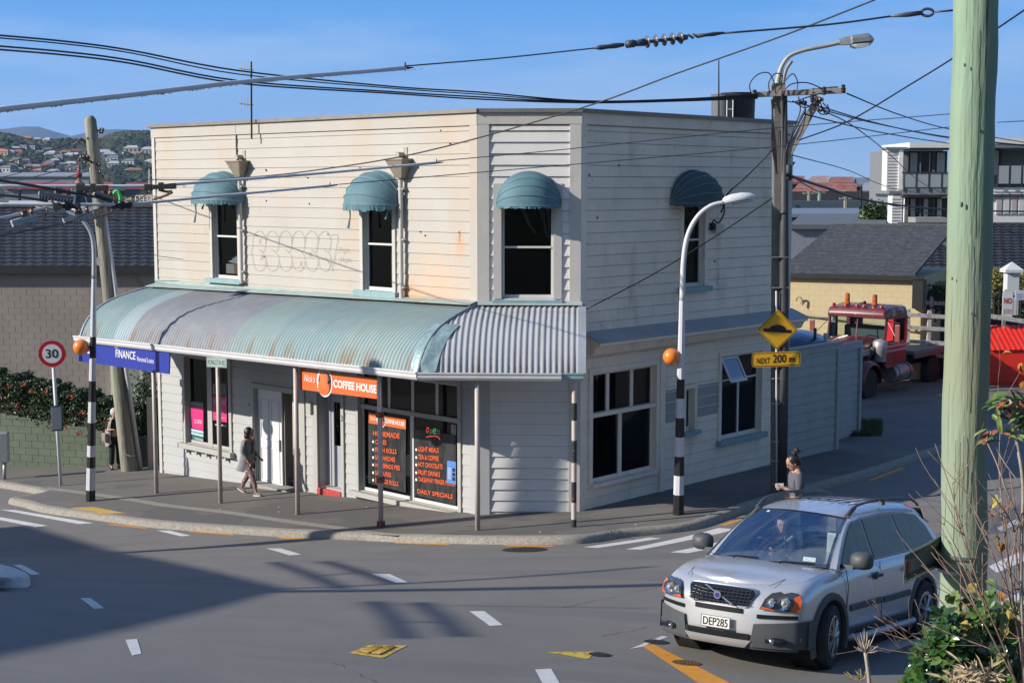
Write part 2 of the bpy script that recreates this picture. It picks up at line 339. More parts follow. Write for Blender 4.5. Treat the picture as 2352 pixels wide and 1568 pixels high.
# traffic island nose
t=thing('traffic_island','white painted concrete nose of a traffic island at the left edge','traffic island',G(-20,1335)); pts=[G(x,y) for x,y in ((-80,1298),(0,1306),(35,1318),(66,1335),(72,1343),(60,1349),(0,1350),(-80,1352))]
mb=MB(); c=sum(pts,Ve())/len(pts); lo=[Ve((p.x,p.y,gz(p.x,p.y)-.02)) for p in pts]; hi=[Ve((*(p.lerp(c,.07)).xy,gz(p.x,p.y)+.13)) for p in pts]; n=len(pts)
mb.add(lo+hi,[(i,(i+1)%n,(i+1)%n+n,i+n) for i in range(n)]+[tuple(range(n,2*n))]); mb.build('kerb_nose',mat('island_paint',(.62,.63,.64),.8,0,.15,6,.5,40,stain=[((.2,.2,.2),9,.6,.7,(1,1,1),.5)]),t,fix=True,bevel=.03)
mb=MB(); q=[G(x,y,.13) for x,y in ((-80,1312),(0,1317),(30,1333),(-80,1338))]; mb.poly([p+Ve((0,0,.006)) for p in q]); mb.build('inset_paving',M_path,t,fix=True)
# manhole, grate, covers
M_iron=mat('cast_iron',(.06,.058,.055),.7,.5,.3,12,.6,50)
def disc(name,label,cat,x,y,r,m,base=0,ring=True,n=28):
    P=G(x,y,base); t=thing(name,label,cat,Ve((P.x,P.y,gz(P.x,P.y)+base))); mb=MB()
    def gp(rr,a,h): X=P.x+rr*math.cos(a);Y=P.y+rr*math.sin(a); return Ve((X,Y,gz(X,Y)+base+h))
    mb.grid([[gp(rr,2*PI*k/n,h) for k in range(n+1)] for rr,h in ((0.001,.008),(r*.84,.008),(r*.86,.004),(r*.9,.009),(r,.006))],0,True); 
    for k in range(7):
        for j in range(7):
            X=P.x+(k-3)*r*.24; Y=P.y+(j-3)*r*.24
            if (X-P.x)**2+(Y-P.y)**2<(.75*r)**2: mb.box((X,Y,gz(X,Y)+base+.012),(r*.13,r*.13,.008))
    mb.build('cover',m,t); return t
disc('manhole_cover','round dark iron manhole cover in the road near the kerb corner','manhole cover',1205,1262,.42,M_iron)
disc('valve_cover','small round iron cover in the road beside the yellow triangle','valve cover',1378,1503,.13,M_iron)
disc('valve_cover','small worn round iron cover set in the orange road bar','valve cover',1577,1522,.16,mat('dirty_iron',(.16,.10,.05),.8,.3,.3,12,.6,50))
disc('valve_cover','small round iron cover in front of the silver car, by the white line','valve cover',1508,1474,.15,M_iron)
t=thing('drain_grate','rusty rectangular drain grate with a yellow painted border in the road','drain grate',G(868,1495)); q=[G(x,y) for x,y in ((800,1500),(848,1481),(936,1482),(880,1511))]
mb=MB(); mb.poly([Ve((p.x,p.y,gz(p.x,p.y)+.005)) for p in q]); mb.build('painted_border',M_yel,t,fix=True)
c=sum(q,Ve())/4; q2=[p.lerp(c,.34) for p in q]; mb=MB(); mb.poly([Ve((p.x,p.y,gz(p.x,p.y)+.009)) for p in q2]); mb.build('frame',M_iron,t,fix=True)
mb=MB()
for i in range(9):
    for j in range(2):
        a=q2[0].lerp(q2[1],(i+.5)/9); b=q2[3].lerp(q2[2],(i+.5)/9); s_=a.lerp(b,.08+.48*j); e_=a.lerp(b,.44+.48*j); mb.tube([Ve((s_.x,s_.y,gz(s_.x,s_.y)+.012)),Ve((e_.x,e_.y,gz(e_.x,e_.y)+.012))],.014,5)
mb.build('bars',mat('rust_yellow',(.42,.27,.06),.8,.2,.4,20),t)
t=thing('paving_cover','small red brick utility cover in the footpath','cover',G(720,1178,PH)); mb=MB(); q=[G(x,y,PH) for x,y in ((672,1174),(715,1171),(728,1175),(686,1178))]
mb.poly([p+Ve((0,0,.006)) for p in q]); mb.build('cover',mat('brick_cover',(.16,.10,.085),.85,0,.3,20),t,fix=True)
# leaf litter at kerb
mb=MB()
for i in range(46):
    P=G(835+rnd.gauss(0,13),1238+rnd.gauss(0,2.2)); a=rnd.uniform(0,6.28); u=Ve((math.cos(a),math.sin(a),rnd.uniform(-.3,.4)))*.05; v_=Ve((-math.sin(a),math.cos(a),rnd.uniform(-.3,.3)))*.025
    P.z+=.02+rnd.random()*.03; mb.quad(P-u,P-v_,P+u,P+v_)
tag(mb.build('fallen_leaves',mat('dead_leaf',(.30,.16,.08),.8,0,.3,9)),'small heap of brown fallen leaves in the gutter by the kerb','leaves',kind='stuff')
mb=MB()
for i in range(60):
    P=G(1412+rnd.gauss(0,12),1222+rnd.gauss(0,2),PH) if i<22 else G(rnd.uniform(1925,2010),1003-rnd.random()*28,PH); h=rnd.uniform(.04,.1)*(1 if i<22 else 2.4); a=rnd.uniform(0,6.28); mb.add([P+Ve((.015*math.cos(a),.015*math.sin(a),0)),P-Ve((.015*math.cos(a),.015*math.sin(a),0)),P+Ve((rnd.gauss(0,.04),rnd.gauss(0,.04),h))],[(0,1,2)])
for i in range(1400):
    P=G(rnd.uniform(1928,2025),rnd.uniform(968,1002),PH)
    if P.x< 8.0: continue
    h=rnd.uniform(.05,.22); a=rnd.uniform(0,6.28); mb.add([P+Ve((.02*math.cos(a),.02*math.sin(a),0)),P-Ve((.02*math.cos(a),.02*math.sin(a),0)),P+Ve((rnd.gauss(0,.06),rnd.gauss(0,.06),h))],[(0,1,2)])
tag(mb.build('weeds',mat('weed_green',(.07,.10,.03),.8,0,.3,5)),'grass and weeds growing from the footpath edge by the fence end','weeds',kind='stuff')
# litter
M_lit=mat('litter_white',(.7,.7,.68),.8,0,.05)
mb=MB()
for x,y in ((505,1170),(640,1165),(905,1160),(1240,1222),(958,1240),(640,1176),(1460,1205),(842,1165)):
    P=G(x,y,PH if y<1230 else 0); mb.box(P+Ve((0,0,.012)),(.035,.02,.012))
tag(mb.build('litter',M_lit),'tiny white specks of litter scattered over the footpath','litter',kind='stuff')
# ---------------- the corner shop building
class Fac:
    def __init__(s,a,b):
        s.a=Ve((a.x,a.y,0)); d=Ve((b.x-a.x,b.y-a.y,0)); s.L=d.length; s.u=d.normalized(); s.n=Ve((s.u.y,-s.u.x,0))
    def p(s,u,z,o=0): return s.a+s.u*u+s.n*o+Ve((0,0,z))
    def uz(s,x,y,o=0):
        P=Wp(x,y,s.a+s.n*o,s.n); return ((P-s.a).dot(s.u),P.z)
    def rect(s,xl,xr,yt,yb,o=0):
        xm=(xl+xr)/2; ym=(yt+yb)/2; return (s.uz(xl,ym,o)[0],s.uz(xr,ym,o)[0],s.uz(xm,yb,o)[1],s.uz(xm,yt,o)[1])
    def box(s,mb,u0,u1,z0,z1,o0,o1,mi=0):
        return mb.box(s.p((u0+u1)/2,(z0+z1)/2,(o0+o1)/2),(abs(u1-u0),abs(o1-o0),abs(z1-z0)),(s.u,s.n,Ve((0,0,1))),mi)
FL=Fac(fA,fB); FM=Fac(fB,fC); FR=Fac(fC,fD)
ZT=8.42; ZROOF=8.0
rust=(.55,.24,.08)
M_up=mat('cream_paint_upper',(.505,.475,.43),.62,0,.05,.8,.15,30,stain=[((.56,.38,.24),.8,.52,.80,(1,1,.30),.6),((.36,.32,.27),9,.66,.74,(1,1,.3),.35)])
M_lo=mat('white_paint_lower',(.485,.495,.50),.6,0,.05,.9,.15,30,stain=[((.45,.44,.42),5,.62,.78,(1,1,.5),.35)])
M_mid=mat('grey_white_paint',(.84,.80,.765),.6,0,.05,.9,.15,30,stain=[((.42,.40,.37),4,.62,.8,(1,1,.3),.3)])
M_rt=mat('weathered_side_paint',(.92,.815,.69),.65,0,.09,1.2,.2,30,stain=[((.42,.33,.24),2.2,.58,.80,(1,1,.22),.55),((.25,.24,.22),12,.66,.72,(1,1,.4),.4)])
M_trim=mat('trim_paint',(.60,.575,.54),.6,0,.06,2,.15,30,stain=[((.42,.34,.27),6,.62,.76,(1,1,.3),.4)])
M_trim2=mat('trim_paint_grey',(.47,.465,.44),.6,0,.06,2,.15,30)
M_cap=mat('parapet_metal',(.26,.235,.21),.5,.3,.15,4)
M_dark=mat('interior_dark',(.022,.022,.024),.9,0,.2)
M_glass=glassmat('window_glass',(.42,.46,.48),.35,.02,.75)
M_blue=mat('faded_blue_paint',(.27,.42,.45),.6,0,.1,5,.1,30,stain=[((.5,.5,.45),10,.6,.7,(1,1,1),.4)])
M_sash=mat('sash_paint',(.72,.71,.68),.5,0,.04,3)
gmid=gz((fB.x+fC.x)/2,31)
bld=thing('corner_shop_building','two storey cream weatherboard corner building with canopy over the footpath','building',(fB.x,fB.y,0))
# openings: facade -> list of (u0,u1,z0,z1)
r=FL.rect
W1=r(490,548,425,640); W2=r(836,904,425,668)
G1=r(428,528,824,1026); DO=r(588,677,898,1127); D2=r(733,787,905,1146); G2=(FL.uz(826,1000)[0],FL.uz(1054,1000)[0],FL.uz(940,1150)[1],FL.uz(940,868)[1])
WM=FM.rect(1152,1272,440,686)
rr=FR.rect
WR=rr(1567,1616,425,658); R1=(FR.uz(1358,960)[0],FR.uz(1504,960)[0],FR.uz(1430,1094)[1],FR.uz(1430,848)[1]); R2=rr(1572,1592,892,988); R3=rr(1654,1746,812,1000)
def spotstain(m,P,rad,colr,sx=1.0):   # a rust stain with its own place on the boards
    n=m.node_tree; L=n.links.new; b=n.nodes['Principled BSDF']; src=b.inputs['Base Color'].links[0].from_socket
    t=n.nodes.new('ShaderNodeTexCoord'); sb=n.nodes.new('ShaderNodeVectorMath'); sb.operation='SUBTRACT'; sb.inputs[1].default_value=tuple(Ve(P)-fB); L(t.outputs['Object'],sb.inputs[0])
    mu=n.nodes.new('ShaderNodeVectorMath'); mu.operation='MULTIPLY'; mu.inputs[1].default_value=(1,1,sx); L(sb.outputs[0],mu.inputs[0]); ln=n.nodes.new('ShaderNodeVectorMath'); ln.operation='LENGTH'; L(mu.outputs[0],ln.inputs[0])
    z=n.nodes.new('ShaderNodeTexNoise'); z.inputs['Scale'].default_value=3.5; z.inputs['Detail'].default_value=5; L(t.outputs['Object'],z.inputs[0])
    a=n.nodes.new('ShaderNodeMath'); a.operation='MULTIPLY_ADD'; a.inputs[1].default_value=rad*.9; L(z.outputs[0],a.inputs[0]); L(ln.outputs['Value'],a.inputs[2])
    r=n.nodes.new('ShaderNodeMapRange'); r.inputs['From Min'].default_value=rad*1.35; r.inputs['From Max'].default_value=rad*.45; r.inputs['To Max'].default_value=.62; L(a.outputs[0],r.inputs[0])
    mm=n.nodes.new('ShaderNodeMixRGB'); mm.inputs[2].default_value=(*colr,1); L(r.outputs[0],mm.inputs[0]); L(src,mm.inputs[1]); L(mm.outputs[0],b.inputs['Base Color'])
spotstain(M_up,FL.p(FL.uz(948,682)[0],FL.uz(948,682)[1],.02),.62,(.62,.27,.09),1.2); spotstain(M_up,FL.p(FL.uz(1010,690)[0],FL.uz(1010,690)[1],.02),1.5,(.60,.36,.20),.9); spotstain(M_up,FL.p(FL.uz(1058,560)[0],FL.uz(1058,560)[1],.02),.22,(.55,.26,.10),.5)
def boards(F_,name,m,u0,u1,z0,z1,opens,pitch=.236,lip=.015,phase=0,jh=.010):
    jh=.006 if m is M_up else jh; jm=mat('joint_shadow_dirt_pale',(.50,.44,.37),.8,0,.2,3) if m is M_up else mat('joint_shadow_dirt',(.26,.25,.235),.8,0,.25,3)  # strips paint the shadow line and grime under each board lip
    mb=MB(); k0=int(math.floor((z0-phase)/pitch)); z=phase+k0*pitch; rs=random.Random(hash(name)%999)
    while z<z1:
        a=max(z,z0); b=min(z+pitch,z1)
        if b-a>.005:
            cuts=sorted({a,b}|{q for o in opens for q in (o[2],o[3]) if a<q<b}); jj=(rs.random()-.5)*.006
            for i in range(len(cuts)-1):
                za,zb=cuts[i],cuts[i+1]; iv=[(u0,u1)]
                for o in opens:
                    if o[2]<zb-1e-6 and o[3]>za+1e-6:
                        nv=[]
                        for s,e in iv:
                            if o[1]<=s or o[0]>=e: nv.append((s,e)); continue
                            if o[0]>s: nv.append((s,o[0]))
                            if o[1]<e: nv.append((o[1],e))
                        iv=nv
                fa=(za-z)/pitch; fb=(zb-z)/pitch; oa=(lip+jj)*(1-fa)+.004; ob=(lip+jj)*(1-fb)+.004
                for s,e in iv:
                    n=max(1,int((e-s)/1.5)); 
                    for q in range(n):
                        s1=s+(e-s)*q/n; e1=s+(e-s)*(q+1)/n
                        if i==len(cuts)-2 and zb-za>jh*2 and b-a>pitch*.9:
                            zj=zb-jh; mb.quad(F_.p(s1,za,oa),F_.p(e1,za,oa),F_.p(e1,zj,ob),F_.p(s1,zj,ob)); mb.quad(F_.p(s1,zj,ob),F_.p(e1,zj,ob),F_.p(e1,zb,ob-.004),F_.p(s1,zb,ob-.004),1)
                        else: mb.quad(F_.p(s1,za,oa),F_.p(e1,za,oa),F_.p(e1,zb,ob),F_.p(s1,zb,ob))
                    if fa<.01: mb.quad(F_.p(s,za,0.003),F_.p(e,za,0.003),F_.p(e,za,oa),F_.p(s,za,oa))
        z+=pitch
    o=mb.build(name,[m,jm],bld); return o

zc=4.3
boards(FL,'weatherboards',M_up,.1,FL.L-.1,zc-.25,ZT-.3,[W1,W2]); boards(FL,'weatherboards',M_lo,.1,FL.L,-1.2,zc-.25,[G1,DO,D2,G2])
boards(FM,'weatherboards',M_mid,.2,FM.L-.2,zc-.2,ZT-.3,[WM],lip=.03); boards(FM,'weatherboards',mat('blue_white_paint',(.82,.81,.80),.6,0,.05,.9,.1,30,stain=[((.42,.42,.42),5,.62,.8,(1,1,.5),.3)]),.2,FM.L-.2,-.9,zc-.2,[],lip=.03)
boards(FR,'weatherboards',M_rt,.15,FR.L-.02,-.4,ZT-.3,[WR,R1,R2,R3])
# trims: corner boards, frieze, base
def trim(F_,u0,u1,z0,z1,m=M_trim,o=.045,name='trim_board'):
    mb=MB(); F_.box(mb,u0,u1,z0,z1,0.001,o); return mb.build(name,m,bld,bevel=.004)
trim(FL,0,.13,-1.0,ZT-.29,M_trim); trim(FL,FL.L-.2,FL.L+.03,zc,ZT-.29,M_up); trim(FL,-.02,FL.L+.035,ZT-.29,ZT-.03,M_up,.05,'frieze_board')
trim(FM,.0,.24,zc-.1,ZT-.27,M_trim,.05); trim(FM,FM.L-.22,FM.L+.02,-.2,ZT-.27,M_trim,.05); trim(FM,-.03,FM.L+.03,ZT-.27,ZT-.03,M_trim,.056,'frieze_board'); trim(FM,0,.24,-.3,zc-.1,M_lo,.05)
trim(FR,-.02,.16,-.2,ZT-.27,M_rt,.05); trim(FR,-.02,FR.L+.02,ZT-.27,ZT-.03,M_rt,.05,'frieze_board'); trim(FR,FR.L-.12,FR.L+.02,-.2,ZT-.27,M_trim,.05)
trim(FL,FL.L-.22,FL.L+.0,-.3,zc,M_lo,.045)
# parapet capping
mb=MB()
for F_,a,b in ((FL,-.12,FL.L+.07),(FM,-.04,FM.L+.05),(FR,-.02,FR.L+.14)):
    F_.box(mb,a,b,ZT-.03,ZT+.05,-.3,.11)
mb.build('parapet_capping',M_cap,bld,fix=False)
# core walls, roof, interior shell
mb=MB()
def wallcore(F_,opens,u0,u1,z0,z1,o=-.0,th=.14):
    cz=sorted({z0,z1}|{q for p in opens for q in (p[2],p[3])})
    for i in range(len(cz)-1):
        za,zb=cz[i],cz[i+1]; iv=[(u0,u1)]
        for p in opens:
            if p[2]<zb-1e-6 and p[3]>za+1e-6:
                nv=[]
                for s,e in iv:
                    if p[1]<=s or p[0]>=e: nv.append((s,e)); continue
                    if p[0]>s: nv.append((s,p[0]))
                    if p[1]<e: nv.append((p[1],e))
                iv=nv
        for s,e in iv: F_.box(mb,s,e,za,zb,o-th,o)
wallcore(FL,[W1,W2,G1,DO,D2,G2],0,FL.L,-1.3,ZT-.04); wallcore(FM,[WM],.0,FM.L,-.9,ZT-.04); wallcore(FR,[WR,R1,R2,R3],0,FR.L,-.6,ZT-.04)
back=[fA,fD,Ve((fA.x+FR.u.x*8.1,fA.y+FR.u.y*8.1,0))]
E_=back[2]
mb.add([fA+Ve((0,0,-1.2)),E_+Ve((0,0,-1.2)),E_+Ve((0,0,ZT-.05)),fA+Ve((0,0,ZT-.05)),fD+Ve((0,0,-1.2)),fD+Ve((0,0,ZT-.05))],[(0,1,2,3),(1,4,5,2)])
mb.build('wall',mat('wall_core',(.5,.49,.46),.8),bld)
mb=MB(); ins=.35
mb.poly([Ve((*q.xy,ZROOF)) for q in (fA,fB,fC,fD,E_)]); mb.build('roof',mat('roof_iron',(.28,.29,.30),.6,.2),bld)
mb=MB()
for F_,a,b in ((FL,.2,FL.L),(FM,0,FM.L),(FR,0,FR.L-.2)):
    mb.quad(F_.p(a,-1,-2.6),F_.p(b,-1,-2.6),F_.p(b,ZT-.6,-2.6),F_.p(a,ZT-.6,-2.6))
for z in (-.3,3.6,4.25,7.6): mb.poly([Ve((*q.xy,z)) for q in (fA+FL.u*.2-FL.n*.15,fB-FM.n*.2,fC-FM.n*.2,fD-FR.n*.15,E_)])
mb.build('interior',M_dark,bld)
# windows ------------------------------------------------
def window(F_,rc,cas=.10,rail=None,mull=(),cm=M_trim,sash=M_sash,rev=.10,sill=None,top=None,name='window',sillm=None,casb=True,parent=None):
    u0,u1,z0,z1=rc; mb=MB()
    F_.box(mb,u0-cas,u0,z0-(cas if casb else 0),z1+cas,.002,.052); F_.box(mb,u1,u1+cas,z0-(cas if casb else 0),z1+cas,.002,.052); F_.box(mb,u0,u1,z1,z1+cas,.002,.05)
    if casb: F_.box(mb,u0,u1,z0-cas,z0,.002,.05)
    for a,b in ((u0,u0+.012),(u1-.012,u1)): F_.box(mb,a,b,z0,z1,-.14,.001)
    F_.box(mb,u0,u1,z1-.012,z1,-.14,.001); F_.box(mb,u0,u1,z0,z0+.012,-.14,.001)
    w_=mb.build(name,cm,bld,bevel=.003)
    mb=MB(); t=.045; a0,a1,b0,b1=u0+.012,u1-.012,z0+.012,z1-.012
    F_.box(mb,a0,a0+t,b0,b1,-rev-.03,-rev+.02); F_.box(mb,a1-t,a1,b0,b1,-rev-.03,-rev+.02); F_.box(mb,a0+t,a1-t,b1-t,b1,-rev-.03,-rev+.02); F_.box(mb,a0+t,a1-t,b0,b0+t*1.5,-rev-.03,-rev+.02)
    if rail: F_.box(mb,a0+t,a1-t,rail-.022,rail+.022,-rev-.03,-rev+.035)
    for m in mull: F_.box(mb,m[0]-m[3],m[0]+m[3],m[1],m[2],-rev-.028,-rev+.03)
    mb.build('frame',sash,w_,bevel=.003)
    mb=MB(); mb.quad(F_.p(a0+t,b0+t,-rev),F_.p(a1-t,b0+t,-rev),F_.p(a1-t,b1-t,-rev),F_.p(a0+t,b1-t,-rev)); mb.build('pane',M_glass,w_)
    if sill:
        mb=MB(); s0,s1,h,o=sill; F_.box(mb,u0-s0,u1+s0,z0-h-s1,z0-s1,.002,o); mb.build('sill',sillm or M_blue,w_,bevel=.008)
    return w_
zr=FL.uz(518,543)[1]; zr2=FL.uz(868,561)[1]
w1=window(FL,W1,.09,zr,sill=(.2,.0,.11,.16),casb=False); w2=window(FL,W2,.10,zr2,sill=(.22,.0,.13,.17),casb=False)
wm=window(FM,WM,.17,FM.uz(1214,568)[1],sill=(.19,.02,.12,.14),casb=False)
wr=window(FR,WR,.09,FR.uz(1590,551)[1],cm=M_rt,sill=(.18,.0,.12,.16),casb=False)
u_=FL.uz(476,930)[0]
g1=window(FL,G1,.11,None,[(u_,G1[2],G1[3],.10)],cm=M_trim2,sash=M_trim2,sill=(.2,.0,.13,.17),sillm=M_trim2,casb=False)
M_bld=mat('window_blind',(.30,.29,.27),.8,0,.15,4)
for F_,rc,w__,f_ in ((FL,W1,w1,.86),(FL,W2,w2,.90),(FM,WM,wm,.88),(FR,WR,wr,.86)):
    mb=MB(); zt__=rc[2]+(rc[3]-rc[2])*f_; F_.box(mb,rc[0]+.06,rc[1]-.06,zt__,rc[3]-.03,-.30,-.28); mb.build('blind',M_bld,w__)
# little brackets under the sill
mb=MB()
for u in (G1[0]+.1,G1[0]+.55,G1[0]+1.0,G1[1]-.5,G1[1]-.1): FL.box(mb,u-.03,u+.03,G1[2]-.24,G1[2]-.13,.0,.12)
mb.build('sill_brackets',M_lo,bld,bevel=.01)
um=FL.uz(941,1040)[0]; zt_=FL.uz(941,950)[1]; ut1=FL.uz(942,905)[0]; ut2=FL.uz(998,915)[0]; ut0=FL.uz(888,900)[0]
g2=window(FL,G2,.10,None,[(um,G2[2],zt_,.055),(ut1,zt_,G2[3],.04),(ut2,zt_,G2[3],.04),(ut0,zt_,G2[3],.04)],cm=M_trim2,sash=M_sash,sill=(.22,.0,.11,.19),sillm=M_trim2,casb=False)
mb=MB(); FL.box(mb,G2[0],G2[1],zt_-.05,zt_+.05,-.13,-.02); mb.build('transom',M_trim2,g2,bevel=.004)
zt1=FR.uz(1430,943)[1]
r1=window(FR,R1,.12,None,[(FR.uz(1402,900)[0],zt1,R1[3],.05),(FR.uz(1457,900)[0],zt1,R1[3],.05),(FR.uz(1430,1000)[0],R1[2],zt1,.06)],cm=M_rt,sash=M_rt,sill=(.02,.0,.08,.12),sillm=M_rt,casb=False)
mb=MB(); FR.box(mb,R1[0]-.02,R1[1]+.05,zt1-.04,zt1+.05,-.12,.03); mb.build('transom',M_rt,r1,bevel=.01)
trim(FR,R1[1]+.13,R1[1]+.3,-.2,R1[3]+.25,M_rt,.07); trim(FR,R1[0]-.12,R1[1]+.12,R1[2]-.16,R1[2]-.08,M_rt,.03)
r2=window(FR,R2,.10,None,cm=M_rt,sash=M_rt,sill=(.14,.0,.10,.15),casb=False)
zt3=FR.uz(1700,869)[1]
r3=window(FR,R3,.10,zt3,[(FR.uz(1701,920)[0],R3[2],zt3,.03)],cm=M_rt,sash=M_sash,sill=(.15,.0,.12,.16),casb=False)
um3=FR.uz(1695,840)[0]
mb=MB(); a,b=R3[0]+.04,um3; zt,zl=R3[3]-.03,zt3
def hung(u,k,th=0): return FR.p(u,zt+(zl-zt)*k,-.04+.30*k+th)
for u0,u1,k0,k1 in ((a,a+.05,0,1),(b-.05,b,0,1),(a+.05,b-.05,0,.09),(a+.05,b-.05,.9,1)):
    mb.slab([hung(u0,k0),hung(u1,k0),hung(u1,k1),hung(u0,k1)],FR.n*.03)
oh=mb.build('open_sash',M_sash,r3); mb=MB(); mb.quad(hung(a+.05,.09,.01),hung(b-.05,.09,.01),hung(b-.05,.9,.01),hung(a+.05,.9,.01)); mb.build('open_pane',glassmat('dull_glass',(.30,.36,.34),.2,.05,.3),r3)
# repainted grey patches beside the small window
M_gp=mat('grey_patch_paint',(.36,.38,.37),.65,0,.06,2)
mb=MB(); z1_=FR.uz(1540,895)[1]; z0_=FR.uz(1540,970)[1]
for u0,u1 in ((FR.uz(1525,930)[0],R2[0]-.11),(R2[1]+.11,R3[0]-.11)):
    z=z0_
    mb=MB()
    while z<z1_-.02: FR.box(mb,u0,u1,z+.01,min(z+.225,z1_),.012,.022); z+=.236
    mb.build('repainted_boards',M_gp,bld)
# side cornice
mb=MB(); zc0=FR.uz(1351,775)[1]; zc1=zc0-.0
prof=[(.005,zc0+.12),(.50,zc0-.08),(.50,zc0-.14),(.40,zc0-.17),(.30,zc0-.34),(.06,zc0-.40),(.005,zc0-.40)]
mb.grid([[FR.p(u,z,o) for o,z in prof] for u in (.06,2,4,6,FR.L+.15)])
mb.poly([FR.p(FR.L+.15,z,o) for o,z in prof]); mb.poly([FR.p(.06,z,o) for o,z in reversed(prof)])
mb.build('side_cornice',M_rt,bld,fix=True); mb=MB(); mb.slab([FR.p(.04,zc0+.125,.0),FR.p(FR.L+.18,zc0+.125,.0),FR.p(FR.L+.18,zc0-.072,.52),FR.p(.04,zc0-.072,.52)],(0,0,.012)); mb.build('cornice_flashing',mat('faded_flashing',(.40,.41,.42),.55,.1,.12,2),bld)
trim(FR,R1[0]-.2,R3[0]-.3,R1[3]+.12,R1[3]+.34,M_rt,.03,'fascia_board')
# doors ---------------------------------------------------
def doorcase(F_,rc,cas,name,m): 
    u0,u1,z0,z1=rc; mb=MB(); F_.box(mb,u0-cas,u0,z0-.4,z1+cas,.002,.06); F_.box(mb,u1,u1+cas,z0-.4,z1+cas,.002,.06); F_.box(mb,u0,u1,z1,z1+cas,.002,.058)
    for a,b in ((u0,u0+.02),(u1-.02,u1)): F_.box(mb,a,b,z0,z1,-.3,.001)
    return mb.build(name,m,bld,bevel=.004)
d1=doorcase(FL,DO,.13,'entrance',M_trim2)
u0,u1,z0,z1=DO; mb=MB(); M_door=mat('door_white',(.76,.77,.80),.45,0,.04,2); ud=u0+.02+(u1-u0)*.62
FL.box(mb,u0+.03,ud,z0+.06,z1,-.09,-.05)
for k,(za,zb) in enumerate(((.08,.42),(.50,.90))):
    for a,b in ((.12,.46),(.54,.88)):
        ua=u0+.03+(ud-u0)*a; ub=u0+.03+(ud-u0)*b; zaa=z0+(z1-z0)*za; zbb=z0+(z1-z0)*zb; 
        for p_,q_,s_,t_ in ((ua,ub,zaa,zaa+.025),(ua,ub,zbb-.025,zbb),(ua,ua+.02,zaa+.025,zbb-.025),(ub-.02,ub,zaa+.025,zbb-.025)): FL.box(mb,p_,q_,s_,t_,-.05,-.035)
dd=mb.build('door',M_door,d1,bevel=.003)
mb=MB(); FL.box(mb,ud-.10,ud-.03,z0+1.0,z0+1.28,-.049,-.03); mb.build('lock_plate',mat('bronze',(.10,.09,.09),.5,.5),d1)
mb=MB(); FL.box(mb,ud+.01,u1-.02,z0+.5,z1,-1.2,-1.1); FL.box(mb,ud+.02,ud+.06,z0,z1,-1.1,-.1); mb.build('hallway',mat('hall_wall',(.20,.19,.175),.8),d1)
mb=MB(); gs=gz(FL.p((u0+u1)/2,0).x,FL.p((u0+u1)/2,0).y)+PH; FL.box(mb,u0-.05,u1+.05,z0-.25,max(z0+.02,gs+.07),-.15,.32); mb.build('doorstep',mat('step_conc',(.36,.35,.33),.85,0,.2,6,.4,40),d1,bevel=.015)
d2=doorcase(FL,D2,.10,'shop_door',M_trim2)
u0,u1,z0,z1=D2; ua=u0+(u1-u0)*.0; mb=MB(); uL=u0+(u1-u0)*.22
M_lav=mat('lavender_grey_door',(.40,.41,.46),.5,0,.05,2)
for p_,q_,s_,t_ in ((uL,u1-.03,z0+.12,z0+.95),(uL,u1-.03,z1-.22,z1),(uL,uL+.10,z0+.95,z1-.22),(u1-.12,u1-.03,z0+.95,z1-.22),(uL+.10,u1-.12,z0+.95,z0+1.25)): FL.box(mb,p_,q_,s_,t_,-.27,-.22)
FL.box(mb,u0+.02,uL,z0+.02,z1,-.26,-.20)
mb.build('door_leaf',M_lav,d2,bevel=.004)
mb=MB(); mb.quad(FL.p(uL+.10,z0+1.25,-.24),FL.p(u1-.12,z0+1.25,-.24),FL.p(u1-.12,z1-.22,-.24),FL.p(uL+.10,z1-.22,-.24)); mb.build('door_pane',M_glass,d2)
mb=MB(); gs=gz(FL.p((u0+u1)/2,0).x,FL.p((u0+u1)/2,0).y)+PH; zs=max(z0+.05,gs+.13); FL.box(mb,u0-.0,u1,z0-.35,zs,-.28,.09); mb.build('red_step',mat('red_step',(.52,.045,.05),.55,0,.25,9,.2,40,stain=[((.45,.40,.38),12,.6,.7,(1,1,1),.6)]),d2,bevel=.01)
mb=MB(); FL.box(mb,u0+.15,u1-.02,zs,zs+.035,-.27,.02); mb.build('threshold',M_trim2,d2)
tz=FL.uz(789,966)[1]; txt('door_number','2',FL.p(FL.uz(788,966)[0],tz,.062),FL.u,(0,0,1),.13,M_dark,d2,.07,.01)
tz=FL.uz(576,932)[1]; txt('door_number','4',FL.p(FL.uz(575,930)[0],tz,.062),FL.u,(0,0,1),.10,M_dark,d1,.06,.01)
trim(FL,FL.uz(693,1050)[0],FL.uz(704,1050)[0],-.7,G2[3]+.1,M_trim2,.05); trim(FL,FL.uz(722,1050)[0],FL.uz(733,1050)[0],-.7,D2[3]+.1,M_trim2,.05)
mb=MB(); ub=FL.rect(711,722,924,948); FL.box(mb,*ub,.02,.12); mb.build('meter_box',M_trim2,bld,bevel=.01)
